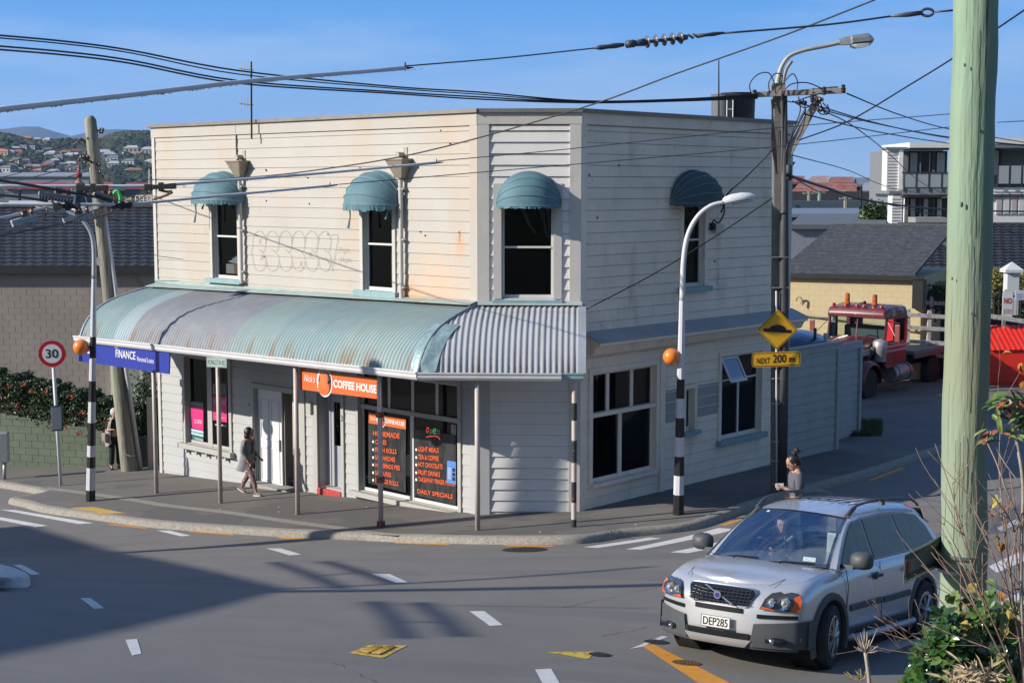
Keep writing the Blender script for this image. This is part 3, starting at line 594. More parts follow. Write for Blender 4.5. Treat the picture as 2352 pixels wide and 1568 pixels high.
# downpipes with rainwater heads
M_dp=mat('brown_downpipe',(.33,.27,.21),.55,.1,.12,4,stain=[((.6,.55,.5),8,.62,.72,(1,1,.3),.3)])
for hx0,hx1,yt,yb,px_,zb in ((531,577,372,406,561,652),(900,947,368,409,930,692)):
    uc=FL.uz(px_,500)[0]; zt=FL.uz(px_,yt)[1]; zm=FL.uz(px_,yb)[1]; zbt=FL.uz(px_,zb)[1]
    mb=MB(); mb.tube([FL.p(uc,zm+.05,.12),FL.p(uc,zbt+.02,.12)],.05,12); dp=mb.build('downpipe',M_trim,bld,30)
    mb=MB(); a=[FL.p(uc+i*.27,zt,.03+j*.30) for i,j in ((-1,0),(1,0),(1,1),(-1,1))]; b=[FL.p(uc+i*.10,zm,.05+j*.14) for i,j in ((-1,0),(1,0),(1,1),(-1,1))]
    mb.add(a+b,[(0,1,2,3),(7,6,5,4),(0,4,5,1),(1,5,6,2),(2,6,7,3),(3,7,4,0)]); FL.box(mb,uc-.29,uc+.29,zt,zt+.03,.02,.35); mb.build('rainwater_head',M_dp,dp,fix=True)
    mb=MB(); mb.lathe([(.065,0),(.065,.2),(.05,.2)],FL.p(uc-.02,zt+.11,.0),n=14,M=Matrix(((FL.u.x,0,FL.n.x),(FL.u.y,0,FL.n.y),(0,1,0))).to_3x3()); FL.box(mb,uc-.0,uc+.12,zt+.04,zt+.28,.02,.03); mb.build('outlet_pipe',mat('outlet',(.42,.38,.32),.6),dp,30)
    mb=MB()
    for zz in (zbt+.3,(zbt+zm)/2,zm-.25): FL.box(mb,uc-.09,uc+.09,zz,zz+.03,.02,.14)
    mb.build('pipe_brackets',M_trim,dp)
# seam strip, pipe stains
trim(FL,FL.uz(545.8,350)[0]-.008,FL.uz(545.8,350)[0]+.008,6.9,ZT-.03,M_cap,.054,'board_seam')
# awnings -------------------------------------------------
M_aw=mat('teal_canvas',(.10,.215,.265),.7,0,.14,3,.2,60,stain=[((.2,.30,.33),4,.55,.8,(1,1,1),.5)])
def awning(F_,xl,xr,yt,yb,out=.62,rag=.08,seed=1,m=M_aw,tails=()):
    u0,u1,z0,z1=F_.rect(xl,xr,yt,yb,.25); u0b,u1b=u0,u1; uc=(u0+u1)/2; a=(u1-u0)/2*.98; h=z1-z0-.02; n=18; K_=5; rows=[]; rs=random.Random(seed)
    for k in range(K_+1):
        th=(PI/2)*k/K_; row=[]
        for i in range(n+1):
            ph=PI*i/n; rad=h*math.cos(th)**2+out*math.sin(th)**2 if False else 1
            up=math.sin(ph)**.9*math.cos(th)*h; ou=math.sin(ph)**.9*math.sin(th)*out
            row.append(F_.p(uc-a*math.cos(ph),z0+up,.04+ou))
        rows.append(row)
        if k<K_:   # sag between ribs
            th2=th+(PI/4)/K_; row=[]
            for i in range(n+1):
                ph=PI*i/n; s=math.sin(ph)**.9*.965; row.append(F_.p(uc-a*math.cos(ph)*.995,z0+s*math.cos(th2)*h,.04+s*math.sin(th2)*out))
            rows.append(row)
    mb=MB(); mb.grid(rows); o=mb.build('awning',m,bld,38,fix=True)
    mb=MB(); fr=[]
    for i in range(n*3+1):
        ph=PI*i/(n*3); P=F_.p(uc-a*math.cos(ph),z0,.04+math.sin(ph)**.9*out); d=rag*(.6+.6*rs.random())*(1 if 4<i<n*3-4 else .6); fr.append((P,P-Ve((0,0,d))+F_.n*rs.uniform(-.02,.02)))
    mb.grid([[p for p,_ in fr],[q for _,q in fr]])
    for tx,ty,l in tails:
        P=F_.p(F_.uz(tx,ty,.3)[0],F_.uz(tx,ty,.3)[1],.35); mb.tube([P+Ve((0,0,.05)),P+Ve((.02,0,-l*.4)),P+Ve((-.03,0,-l))],[.03,.015,.03],5)
    mb.build('fringe',m,o)
    mb=MB()
    for k in range(0,2*K_+1,2): mb.tube([p+F_.n*.004 for p in rows[k]],.008,5)
    mb.build('ribs',mat('awning_frame',(.20,.30,.32),.6,.2),o)
    return o
awning(FL,449,546,391,460,.75,.10,1,tails=((452,470,.45),(470,462,.2))); awning(FL,797,909,389,470,.75,.13,2,tails=((800,470,.1),(806,478,.45),(892,472,.3)))
awning(FM,1137,1291,391,473,.55,.05,3); awning(FR,1556,1660,388,466,.62,.08,4,m=mat('shaded_canvas',(.055,.095,.115),.75,0,.12,3,.2,60),tails=((1655,468,.2),))  # side awning: same canvas darkened, its shade put into the colour
# papers in the first window
t=thing('paper_box','white cardboard box of papers on the sill inside the left upper window','box',FL.p(W1[0]+.4,W1[2]+.1,-.35))
u0,u1,z0,z1=FL.rect(500,540,608,630); mb=MB(); FL.box(mb,u0,u1,z0,z1,-.55,-.25); mb.build('carton',mat('carton',(.62,.60,.56),.8,emit=None),t,bevel=.01)
mb=MB(); FL.box(mb,u0+(u1-u0)*.48,u0+(u1-u0)*.7,z0,z1+.005,-.56,-.245); mb.build('tape',mat('brown_tape',(.36,.22,.12),.6),t)
mb=MB(); mb.slab([FL.p(u0+.02,z1+.13,-.4),FL.p(u1-.15,z1+.02,-.27),FL.p(u1-.1,z1+.02,-.45),FL.p(u0+.08,z1+.2,-.5)],(0,0,.02)); mb.slab([FL.p(u0+.05,z1+.05,-.3),FL.p(u1-.1,z1+.0,-.24),FL.p(u1-.05,z1+.05,-.4),FL.p(u0+.1,z1+.1,-.45)],(0,0,.02)); mb.build('papers',mat('paper',(.7,.72,.78),.7),t)
mb=MB(); u0,u1,z0,z1=FL.rect(868,876,575,650); FL.box(mb,u0,u1,z0-.1,z1,-.5,-.4); mb.build('inner_post',mat('inner_grey',(.25,.27,.3),.7),w2)
# tied cloth strips behind middle upper window
mb=MB()
for pts in (((1158+40,473),(1218,520),(1232,536)),((1242,473),(1250,510),(1256,545)),((1258,473),(1262,520),(1260,548))):
    mb.tube([V(x,y,31.45) for x,y in pts],[.05,.03,.015],6)
mb.build('tied_plastic',mat('clear_plastic',(.30,.31,.31),.3),wm)
# graffiti outline (thin faint pen lines)
mb=MB(); rs=random.Random(3)
def pen(pts,r=.004): 
    q=[(FL.uz(x,y)) for x,y in pts]; q=[FL.p(u,z,.034) for u,z in q]; mb.tube(smooth_path(q,4),r,4)
for a in range(6):
    x0=582+a*30; pen([(x0,560+rs.uniform(-3,3)),(x0+3,540),(x0+15,529),(x0+27,540),(x0+30,560),(x0+24,578),(x0+14,572)]); pen([(x0+2,600),(x0+6,616),(x0+17,622),(x0+28,612),(x0+30,590),(x0+22,580)])
pen([(583,560),(580,580),(584,600)]); pen([(762,540),(778,541),(772,585),(764,624)]); pen([(748,590),(762,612)])
for x0,y0 in ((596,548),(712,578),(600,585),(690,600)): pen([(x0,y0),(x0+6,y0+12)]); pen([(x0+6,y0),(x0,y0+12)])
for x0,y0 in ((780,568),(783,590)): pen([(x0,y0+12),(x0+3,y0),(x0+9,y0+4),(x0+5,y0+8),(x0+12,y0+13)]); pen([(x0+15,y0+2),(x0+14,y0+12),(x0+22,y0+4),(x0+24,y0+13)])
mb.build('graffiti',mat('faint_pen',(.50,.49,.47),.7),bld)
# service box + bolts on side wall
mb=MB(); q=FR.rect(1634,1652,515,534); FR.box(mb,*q,.02,.14); mb.build('service_box',M_trim,bld,bevel=.01); mb=MB(); q=FR.rect(1628,1634,512,528); FR.box(mb,*q,.02,.12); mb.build('fuse_box',M_dark,bld)
mb=MB(); rs=random.Random(11)
for (x,y) in ((613,461),(613,392),(712,468),(612,390),(708,408),(768,395),(1056,533),(592,541),(755,538),(545,541),(967,532),(608,590),(828,386),(1035,330),(1014,300),(978,541)):
    P=FL.p(*FL.uz(x,y),.02); mb=MB(); mb.ball(P,.02,6,4); mb.build('bolt',mat('rusty_bolt',(.16,.09,.06),.8),bld)
for (x,y) in ((1345,560),(1352,402),(1370,500),(1420,380),(1640,600)): mb=MB(); mb.ball(FR.p(*FR.uz(x,y),.02),.025,6,4); mb.build('bolt',mat('rusty_bolt',(.16,.09,.06),.8),bld)
pass
mb=MB()   # rust runs: thin stains below bolts, on the surface of the boards
for x,y,w_,h in ((1056,533,.02,.22),(929,655,.16,.35),(556,640,.03,.12),(570,640,.03,.1),(918,672,.05,.2)):
    u,z=FL.uz(x,y); n=5
    z2=z-h
    mb.poly([FL.p(u-w_/2,z,.0305),FL.p(u+w_/2,z,.0305),FL.p(u+w_*.3,z2,.0315),FL.p(u-w_*.25,z2+.04,.0315)])
mb.build('rust_runs',mat('rust_stain',(.62,.34,.17),.7,0,.2,9),bld)
# ---------------- canopy (verandah)
mC=bpy.data.materials.new('canopy_iron'); mC.use_nodes=True; n=mC.node_tree; b=n.nodes['Principled BSDF']; L=n.links.new; b.inputs['Roughness'].default_value=.8; b.inputs['Metallic'].default_value=0; b.inputs['Specular IOR Level'].default_value=.25
uvn=n.nodes.new('ShaderNodeUVMap'); sp=n.nodes.new('ShaderNodeSeparateXYZ'); L(uvn.outputs[0],sp.inputs[0])
mr=n.nodes.new('ShaderNodeMapRange'); mr.inputs['From Max'].default_value=15.5; L(sp.outputs[0],mr.inputs[0]); cr=n.nodes.new('ShaderNodeValToRGB'); cr.color_ramp.interpolation='CONSTANT'
teal=(.235,.33,.35,1); teal2=(.255,.34,.34,1); lil=(.265,.28,.31,1); sil=(.33,.345,.38,1)
st=[(0,lil),(.055,teal),(.16,(.34,.43,.47,1)),(.20,lil),(.47,teal2),(.56,teal),(.70,teal2),(.83,teal),(.885,sil)]
e=cr.color_ramp.elements; e[0].color=st[0][1]; e[1].position=st[1][0]; e[1].color=st[1][1]
for p_,c_ in st[2:]: q=e.new(p_); q.color=c_
L(mr.outputs[0],cr.inputs[0])
def nmix(out,colr,scale,sc,lo,hi,vlo=None,vhi=None,am=1):
    m_=n.nodes.new('ShaderNodeMapping'); m_.inputs['Scale'].default_value=scale; L(uvn.outputs[0],m_.inputs[0]); z=n.nodes.new('ShaderNodeTexNoise'); z.inputs['Scale'].default_value=sc; z.inputs['Detail'].default_value=5; L(m_.outputs[0],z.inputs[0])
    r=n.nodes.new('ShaderNodeMapRange'); r.inputs['From Min'].default_value=lo; r.inputs['From Max'].default_value=hi; r.inputs['To Max'].default_value=am; L(z.outputs[0],r.inputs[0]); f=r.outputs[0]
    if vlo is not None:
        v=n.nodes.new('ShaderNodeMapRange'); v.inputs['From Min'].default_value=vlo; v.inputs['From Max'].default_value=vhi; L(sp.outputs[1],v.inputs[0]); mu=n.nodes.new('ShaderNodeMath'); mu.operation='MULTIPLY'; L(f,mu.inputs[0]); L(v.outputs[0],mu.inputs[1]); f=mu.outputs[0]
    mm=n.nodes.new('ShaderNodeMixRGB'); mm.inputs[2].default_value=(*colr,1); L(f,mm.inputs[0]); L(out,mm.inputs[1]); return mm.outputs[0]
o_=nmix(cr.outputs[0],(.38,.40,.40),(1,1,1),3,.45,.75,am=.35); o_=nmix(o_,(.24,.21,.16),(2.5,.5,1),1.6,.55,.72,am=.3)
o_=nmix(o_,(.26,.13,.06),(2.2,.5,1),2.0,.50,.64,2.1,2.75,.85); o_=nmix(o_,(.36,.17,.08),(.5,2.5,1),1.1,.56,.66,.9,.1,.7); L(o_,b.inputs['Base Color'])
PROF=[(.0,0),(.25,-.045),(.55,-.11),(.85,-.18),(1.1,-.245),(1.3,-.31),(1.5,-.39),(1.68,-.49),(1.84,-.61),(1.98,-.75),(2.09,-.90),(2.17,-1.06),(2.215,-1.19)]
parc=[0]
for i in range(1,len(PROF)): parc.append(parc[-1]+math.hypot(PROF[i][0]-PROF[i-1][0],PROF[i][1]-PROF[i-1][1]))
def ztop(F_,u): return 4.40-(.17*(1-u/FL.L) if F_ is FL else 0)
mitL=Ve((0,0)); 
def mit(o,om):  # point at offsets o from left facade, om from middle facade -> u on each
    # solve fB + x: n_L.x=o, n_M.x=om
    a,b_,c,d=FL.n.x,FL.n.y,FM.n.x,FM.n.y; det=a*d-b_*c; x=(o*d-b_*om)/det; y=(a*om-c*o)/det; v=Ve((x,y,0)); return v
KM=.92
def canopy(F_,u0f,u1f,amp,pitch,ustart,name):
    mb=MB(); mb.uv=[]; N=int((F_.L+1.2)/pitch*7); rows=[]
    for k,(o,dz) in enumerate(PROF):
        oo=o*(KM if F_ is FM else 1); ua,ub=u0f(o),u1f(o); row=[]
        for i in range(N+1):
            g=i/N; ur=-1.0+ (F_.L+2.0)*g; u=cl(ur,ua,ub); ph=2*PI*u/pitch
            kk=max(k-1,0); k2=min(k+1,len(PROF)-1); tx=PROF[k2][0]-PROF[kk][0]; tz=PROF[k2][1]-PROF[kk][1]; l=math.hypot(tx,tz); nx,nz_=-tz/l,tx/l
            a=amp*math.cos(ph); sag=.012*noise.noise(Ve((u*.9,k*.4,2)))
            row.append(F_.p(u,ztop(F_,u)+dz+nz_*(a+sag),oo+nx*(a+sag)+.02)); mb.uv.append((u+ustart+1,parc[k]))
        rows.append(row)
    mb.grid(rows); return mb,rows
def mL(o): v=mit(o,o*KM); return FL.L+v.dot(FL.u)
def mM(o): v=mit(o,o*KM); return v.dot(FM.u)
cb,rw=canopy(FL,lambda o:-.05,mL,.0145,.105,0,'l'); can=cb.build('canopy',mC,bld,True)
cb,rw2=canopy(FM,mM,lambda o:FM.L-.02,.014,.118,FL.L+1.4,'m'); cb.build('canopy_return',mC,can,True)
mb=MB(); mb.tube([FL.p(mL(o),ztop(FL,FL.L)+dz+.02,o+.02) for o,dz in PROF],.035,8); mb.build('hip_flashing',mat('hip_flash',(.26,.34,.36),.6,.1,.2,5,.4,20),can,True)
# crumpled hip end
mb=MB(); rows=[]
for k in range(5,len(PROF)):
    o,dz=PROF[k]; row=[]
    for i in range(9):
        t=(i-4)/4; F_,u=(FL,mL(o)+t*.22) if t<0 else (FM,mM(o)+t*.34)
        nn=noise.noise(Ve((k*.8,i*.9,1)))*.05; row.append(F_.p(u,ztop(FL,FL.L)+dz+.02+nn*.4,(o*(KM if F_ is FM else 1))+.045+nn))
    rows.append(row)
mb.grid(rows); mb.build('crumpled_sheet',mat('crumple',(.29,.42,.45),.45,.2,.25,6,.5,14),can,True,sub=1)
# end flashing plates, wall flashing, underside, gutter, fascia
mb=MB()
a=[FM.p(FM.L-.03,4.40+dz+.03,o*KM+.03) for o,dz in PROF]; b2=[FM.p(FM.L+.13,4.40+dz+.015,o*KM+.03) for o,dz in PROF]; mb.grid([a,b2]); c2=[p-Ve((0,0,.22)) for p in b2]; mb.grid([b2,c2])
mb.build('end_flashing',mat('galv_grey',(.50,.54,.60),.5,.3,.1,3),can,30,fix=True)
mb=MB(); a=[FL.p(-.06,ztop(FL,0)+dz+.02,o+.03) for o,dz in PROF]; mb.tube(a,.03,6); mb.add(a+[FL.p(-.06,3.1,.02)],[tuple(range(len(a)+1))]); mb.build('end_board',mat('galv_grey'),can,fix=True)
mb=MB(); FL.box(mb,0,FL.L+.02,4.26,4.42,.025,.05); mb.slab([FL.p(0,4.30,.05),FL.p(FL.L,4.47,.05),FL.p(FL.L+.1,4.42,.34),FL.p(0,4.24,.34)],(0,0,.012)); mb.slab([FM.p(0,4.47,.05),FM.p(FM.L+.05,4.47,.05),FM.p(FM.L+.05,4.41,.2),FM.p(0,4.41,.2)],(0,0,.012)); mb.build('wall_flashing',mat('pale_teal',(.38,.47,.45),.6,0,.15,3,stain=[((.36,.2,.1),2,.6,.75,(1,1,1),.5)]),can)
oG,zG=PROF[-1][0],PROF[-1][1]
def gut(F_,u0,u1,k): 
    mb=MB(); zz=lambda u: ztop(F_,u)+zG
    pr=[(.0,.03),(.0,-.10),(.03,-.13),(.10,-.13),(.13,-.08),(.13,-.03),(.15,.0),(.15,.03),(.13,.03)]
    mb.grid([[F_.p(u,zz(u)+h,oG*k+o) for o,h in pr] for u in (u0,u1)]); mb.poly([F_.p(u0,zz(u0)+h,oG*k+o) for o,h in pr]); mb.poly([F_.p(u1,zz(u1)+h,oG*k+o) for o,h in pr]); return mb
mG=mat('gutter_white',(.70,.70,.72),.45,0,.08,3)
g=gut(FL,-.25,mL(oG)+.05,1); g.build('gutter',mG,can,fix=True); g=gut(FM,mM(oG)-.02,FM.L-.35,KM); g.build('gutter',mG,can,fix=True); g=gut(FM,FM.L-.35,FM.L+.08,KM-.02); g.build('old_gutter',M_blue,can,fix=True)
mb=MB(); mb.quad(FL.p(-.05,ztop(FL,0)-.5,0),FL.p(FL.L,3.9,0),FL.p(mL(2.1),3.28,2.12),FL.p(-.05,3.08,2.12)); mb.quad(FM.p(0,3.9,0),FM.p(FM.L+.1,3.9,0),FM.p(FM.L+.1,3.28,2.0),FM.p(mM(2.1),3.28,2.0)); mb.build('soffit',mat('soffit_grey',(.22,.24,.25),.8),can)
mb=MB()
for u in [i*.9 for i in range(14)]: FL.box(mb,u,u+.05,3.15,3.25,.05,2.1)
mb.build('canopy_beams',mat('beam_grey',(.3,.32,.33),.7),can)
# posts
M_post=mat('post_pinkish',(.60,.52,.48),.5,0,.1,4,stain=[((.30,.14,.08),6,.64,.72,(1,1,.3),.6)])
posts=[(360,1140),(507,1160),(684,1182),(875,1206),(1097,1215),(1318,1222)]; PW=[]
for i_,(x,y) in enumerate(posts):
    F_,o_=(FL,2.14) if i_<4 else (FM,1.98 if i_==4 else 1.94); q=F_.p(F_.uz(x,y,o_)[0],0,o_); q.z=gz(q.x,q.y)+PH; PW.append(q)
for i,P in enumerate(PW):
    ztp=3.10+(.02*i); mb=MB()
    if i<5:
        mb.tube([P-Ve((0,0,.05)),Ve((P.x,P.y,ztp))],.052,14); po=mb.build('post',M_post,can,True)
    else:
        z=P.z; tot=ztp-z; segs=[(0,.16,1),(.16,.5*1.0,0),(.5,.92,1),(.92,1.30,0),(1.30,1.75,1),(1.75,2.15,0),(2.15,2.5,1),(2.5,tot,0)]
        mb.tube([P-Ve((0,0,.05)),P],.05,14)
        for a,b,m_ in segs: mb.tube([P+Ve((0,0,a)),P+Ve((0,0,b))],.052,14,m_)
        po=mb.build('post',[M_post,mat('post_black',(.03,.03,.035),.5,0,.3,8,stain=[((.3,.2,.15),9,.62,.7,(1,1,1),.5)])],can,40)
    if i==3:
        mb=MB()
        for dz in (.03,.95,2.3): mb.box(P+Ve((0,0,dz+.04)),(.13,.13,.12),(FL.u,FL.n,Ve((0,0,1))))
        mb.build('rusty_clamp',mat('rusty_red',(.28,.09,.05),.8,0,.3,12,.5,40),po,bevel=.01)
# rainwater pipe at corner post top
# ---------------- roof items
t=thing('television_antenna','thin television aerial on a black mast above the parapet','antenna',(V(577,264,36).x,36,ZROOF)); mb=MB()
P=V(577,262,36); Q=V(577,142,36); mb.tube([Ve((P.x,P.y,ZROOF)),Q],.022,6); mb.build('mast',M_dark,t)
mb=MB()
for y0,l in ((158,.22),(238,.3)):
    for k in range(4):
        a=V(554+k*7,y0-15,36); b=V(554+k*7,y0+12,36); mb.tube([a,b],.01,5)
    mb.tube([V(550,y0,36),V(582,y0+4,36)],.014,5)
mb.build('elements',mat('alu',(.55,.55,.56),.4,.6),t)
t=thing('roof_mast','thin dark wireless mast rising above the roof near the chimney pots','mast',(V(1652,250,40).x,40,ZROOF)); mb=MB(); mb.tube([Ve((V(1652,250,40).x,40,ZROOF)),V(1651,138,40)],[.03,.015],6); mb.build('rod',M_dark,t)
t=thing('roof_water_tank','dark rooftop water tank with a pale ladder frame behind the parapet','tank',(V(1676,250,41).x,41,ZROOF))
c=V(1695,262,41); mb=MB(); mb.lathe([(.02,0),(.44,0),(.47,1.35),(.49,1.4),(.02,1.4)],Ve((c.x,c.y,ZROOF)),n=20); mb.build('tank_body',mat('tank_black',(.035,.035,.04),.45,0,.2,4),t,40)
c=V(1659,262,40.5); mb=MB(); mb.lathe([(.02,0),(.29,0),(.30,1.28),(.32,1.33),(.02,1.33)],Ve((c.x,c.y,ZROOF)),n=20); mb.build('side_tank',mat('tank_grey',(.16,.17,.19),.5),t,40)
mb=MB(); c=V(1677,250,40)
for dx in (-.08,.08): mb.tube([Ve((c.x+dx,40,ZROOF)),Ve((c.x+dx,40,9.25))],.018,5)
for k in range(5): mb.tube([Ve((c.x-.08,40,8.1+k*.27)),Ve((c.x+.08,40,8.1+k*.27))],.012,5)
mb.build('ladder',M_sash,t)
mb=MB(); P=V(1548,256,38); mb.box(Ve((P.x,P.y,8.3)),(1.0,.5,.5)); tag(mb.build('roof_vent',M_trim2,None,bevel=.03),'low pale vent box just showing above the side parapet','roof vent')
# ---------------- signs
def flat_sign(name,label,cat,F_,o,cor,m,th=.03,frame=None,edge=None):
    # cor: four picture corners TL TR BR BL on the vertical plane at offset o
    P=[F_.p(*F_.uz(x,y,o),o) for x,y in cor]; t=thing(name,label,cat,(P[2]+P[3])/2); mb=MB(); mb.slab([P[3],P[2],P[1],P[0]],-F_.n*th); mb.build('panel',m,t); return t,P
M_oran=mat('sign_orange',(.80,.155,.035),.45,0,.04,2); M_wt=mat('lettering_white',(.85,.85,.85),.5,0,.02); M_bl=mat('sign_blue',(.025,.045,.36),.4,0,.05,2)
M_pink=mat('poster_pink',(.72,.03,.22),.45,0,.04,2); M_blk=mat('poster_black',(.02,.022,.025),.4,0,.1)
def along(P,a,b): # point on sign: a across 0..1, b up 0..1
    return P[3].lerp(P[2],a).lerp(P[0].lerp(P[1],a),b)
def signtxt(P,s,a,b,h,w,m,t,bold=0,shear=0,n=None,ext=.004,name='lettering'):
    ux=(P[1]-P[0]); uy=(P[0]-P[3]); H_=uy.length; W_=ux.length; return txt(name,s,along(P,a,b),ux,uy,h*H_,m,t,w*W_,bold,'L',ext,shear)
t,P=flat_sign('finance_sign','long blue finance sign hanging under the left end of the canopy','sign',FL,2.26,[(180,777),(390,803.6),(388,859),(180,829)],M_bl)
signtxt(P,'FINANCE',.43,.40,.34,.215,M_wt,t,.010,0,None,.004); signtxt(P,'D',.11,.40,.34,.035,M_wt,t,.03); signtxt(P,'Personal Loans',.665,.36,.20,.175,M_wt,t,.005); signtxt(P,'073',.42,.78,.12,.036,M_wt,t)
t,P=flat_sign('coffee_sign','orange coffee house sign with a cup hung between two canopy posts','sign',FL,2.05,[(690,846),(868,870),(868,916),(690,894)],M_oran)
def cup(P,t,a,b,s):
    ux=(P[1]-P[0]).normalized(); uy=Ve((0,0,1)); nn=ux.cross(uy); c=along(P,a,b)
    def el(rx,ry,cx,cy,m,e,name): 
        mb=MB(); mb.poly([c+ux*(cx+rx*math.cos(k*PI/14))*s+uy*(cy+ry*math.sin(k*PI/14))*s+nn*e for k in range(28)]); mb.build(name,m,t)
    el(.5,.62,0,0,M_wt,.003,'saucer_mark'); el(.42,.52,.02,-.02,mat('mark_brown',(.16,.05,.03),.5),.005,'saucer_mark'); el(.36,.34,-.06,-.22,M_oran,.007,'saucer_mark')
    mb=MB(); mb.poly([c+(ux*x+uy*y)*s+nn*.010 for x,y in ((-.26,-.18),(-.2,-.3),(.12,-.3),(.2,-.18),(.24,.42),(-.3,.42))]); mb.build('cup_mark',mat('mark_orange',(.70,.20,.06),.5),t)
    el(.27,.08,-.03,.42,mat('mark_cream',(.65,.42,.25),.5),.012,'cup_mark'); 
    mb=MB(); mb.tube([c+(ux*x+uy*y)*s+nn*.012 for x,y in ((.22,.3),(.36,.28),(.38,.1),(.22,-.02))],.03*s,5); mb.build('cup_mark',M_blk,t)
cup(P,t,.325,.5,.52); signtxt(P,"Nick's",.05,.42,.34,.15,M_wt,t,0,.35); signtxt(P,'COFFEE HOUSE',.44,.30,.38,.545,M_wt,t,.035)
# street name sign
Pp=PW[1]; mb=MB(); t=thing('street_name_sign','white and green street name sign on the second canopy post','sign',Ve((Pp.x,Pp.y,2.9))); c0=V(497.5,832,Pp.y-.42); ux=Ve((1,-.40,0)).normalized()
uw=V(524,832,Pp.y-.42).x-V(470,832,Pp.y-.42).x; hh=.225
Ps=[c0-ux*uw/2+Ve((0,0,hh/2)),c0+ux*uw/2+Ve((0,0,hh/2)),c0+ux*uw/2-Ve((0,0,hh/2)),c0-ux*uw/2-Ve((0,0,hh/2))]
nn=ux.cross(Ve((0,0,1))); M_gs=mat('sign_green',(.03,.23,.13),.4); mb.slab([Ps[3],Ps[2],Ps[1],Ps[0]],-nn*.012); mb.build('panel',mat('sign_white_green',(.62,.70,.66),.35,0,.03),t)
mb=MB()
for a,b,c,d in ((.02,.98,.05,.10),(.02,.98,.90,.95),(.02,.035,.10,.90),(.965,.98,.10,.90)): q=[along(Ps,x,y)+nn*.002 for x,y in ((a,c),(b,c),(b,d),(a,d))]; mb.poly(q)
mb.build('border',M_gs,t); signtxt(Ps,'RONGOTAI RD',.07,.22,.56,.86,M_gs,t,-0.004)
# window lettering, posters ------------------------------------------
def wq(F_,o,cor): return [F_.p(*F_.uz(x,y,o),o) for x,y in cor]
def poster(par,F_,cor,m,o=-.085,name='poster'):
    P=wq(F_,o,cor); mb=MB(); mb.poly([P[3],P[2],P[1],P[0]]); mb.build(name,m,par); return P
o1=-.085
P=poster(g1,FL,[(438,921),(467,924),(467,936),(438,932)],mat('poster_slate',(.10,.13,.15),.5)); signtxt(P,'FOR LEASE',.03,.25,.5,.95,mat('grey_letter',(.42,.45,.48),.5),g1,.01)
P=poster(g1,FL,[(438,933),(467,936),(467,989),(441,982)],M_pink); signtxt(P,'Carl Hastings',.25,.36,.07,.6,M_wt,g1,.02); signtxt(P,'021 403 502',.25,.26,.07,.6,M_wt,g1,.02)
P=poster(g1,FL,[(437,983),(467,990),(467,1003),(437,996)],mat('poster_cyan',(.45,.66,.72),.5)); signtxt(P,'NO CASH ON PREMISES',.02,.35,.28,.96,M_blk,g1,0)
P=poster(g1,FL,[(441,998),(467,1004),(467,1018),(442,1012)],mat('poster_teal',(.04,.14,.16),.5)); signtxt(P,'hastings',.25,.3,.45,.72,M_wt,g1,.005)
P=poster(g1,FL,[(489,909),(521,911),(521,970),(489,964)],M_pink); signtxt(P,'FOR LEASE',.08,.66,.20,.85,mat('pink_letter',(.8,.45,.6),.5),g1,.01); signtxt(P,'C. H.',.3,.42,.06,.3,M_wt,g1); signtxt(P,'021 403 502',.3,.33,.08,.5,M_wt,g1,.02); signtxt(P,'hastings.co.nz',.2,.1,.06,.7,M_wt,g1)
P=poster(g1,FL,[(489,880),(521,880),(521,909),(489,907)],mat('poster_dark',(.055,.06,.065),.4)); signtxt(P,'A     S',.2,.25,.4,.7,mat('grey_letter'),g1)
mb=MB(); 
for a,b,c,d in ((.05,.08,.15,.85),(.08,.5,.15,.18),(.08,.5,.82,.85)): mb.poly([along(P,x,y)+FL.n*.004 for x,y in ((a,c),(b,c),(b,d),(a,d))])
mb.build('logo_frame',M_wt,g1)
P=poster(g1,FL,[(492,972),(521,975),(521,980),(492,977)],M_blk); signtxt(P,'000 700 000',.1,.2,.7,.6,M_wt,g1,.02)
mb=MB(); q=wq(FL,-.25,((491,1003),(496,1013))); mb.lathe([(.03,0),(.035,.02),(.035,.18),(.012,.22),(.012,.27)],q[1],n=10); tag(mb.build('spray_bottle',mat('bottle_blue',(.05,.12,.55),.3),None,30),'small blue bottle on the sill behind the glass of the pink poster window','bottle')
# cafe window: dark plastic film with orange letters
M_film=mat('dark_film',(.035,.035,.038),.35,0,.8,5,.8,6,stretch=(1,1,.4)); M_ol=mat('letter_orange',(.85,.13,.03),.5,0,.05)
P1=wq(FL,-.06,[(846,943),(933,957),(933,1142),(846,1118)])
poster(g2,FL,[(846,962),(932,975),(932,1131),(846,1109)],M_film,-.075,'film'); poster(g2,FL,[(951,985),(1047,999),(1047,1160),(951,1136)],M_film,-.075,'film')
PS=poster(g2,FL,[(847,947),(932,962),(932,986),(847,971)],M_oran,-.066); signtxt(PS,"Nick's",.05,.35,.35,.17,M_wt,g2,0,.35); signtxt(PS,'COFFEE HOUSE',.44,.30,.40,.53,M_wt,g2,.03)
cup(PS,g2,.34,.5,.30)
def line(s,x0,yb0,x1,yb1,hpx,bullet=None,dh=None):   # text whose baseline goes (x0,yb0)->(x1,yb1) on the glass
    a=FL.p(*FL.uz(x0,yb0,-.066),-.066); b_=FL.p(*FL.uz(x1,yb1,-.066),-.066); d=FL.p(*FL.uz(x0,yb0-hpx,-.066),-.066)
    txt('window_lettering',s,a,b_-a,Ve((0,0,1)),(d-a).length,M_ol,g2,(b_-a).length,.022,'L',.003)
    if bullet:
        c=FL.p(*FL.uz(*bullet,-.063),-.063); mb=MB(); mb.poly([c+FL.u*.032*math.cos(k*PI/8)+Ve((0,0,.032*math.sin(k*PI/8))) for k in range(16)]); mb.build('bullet',M_wt,g2)
line('HOMEMADE',857,1000,918,1007,12)
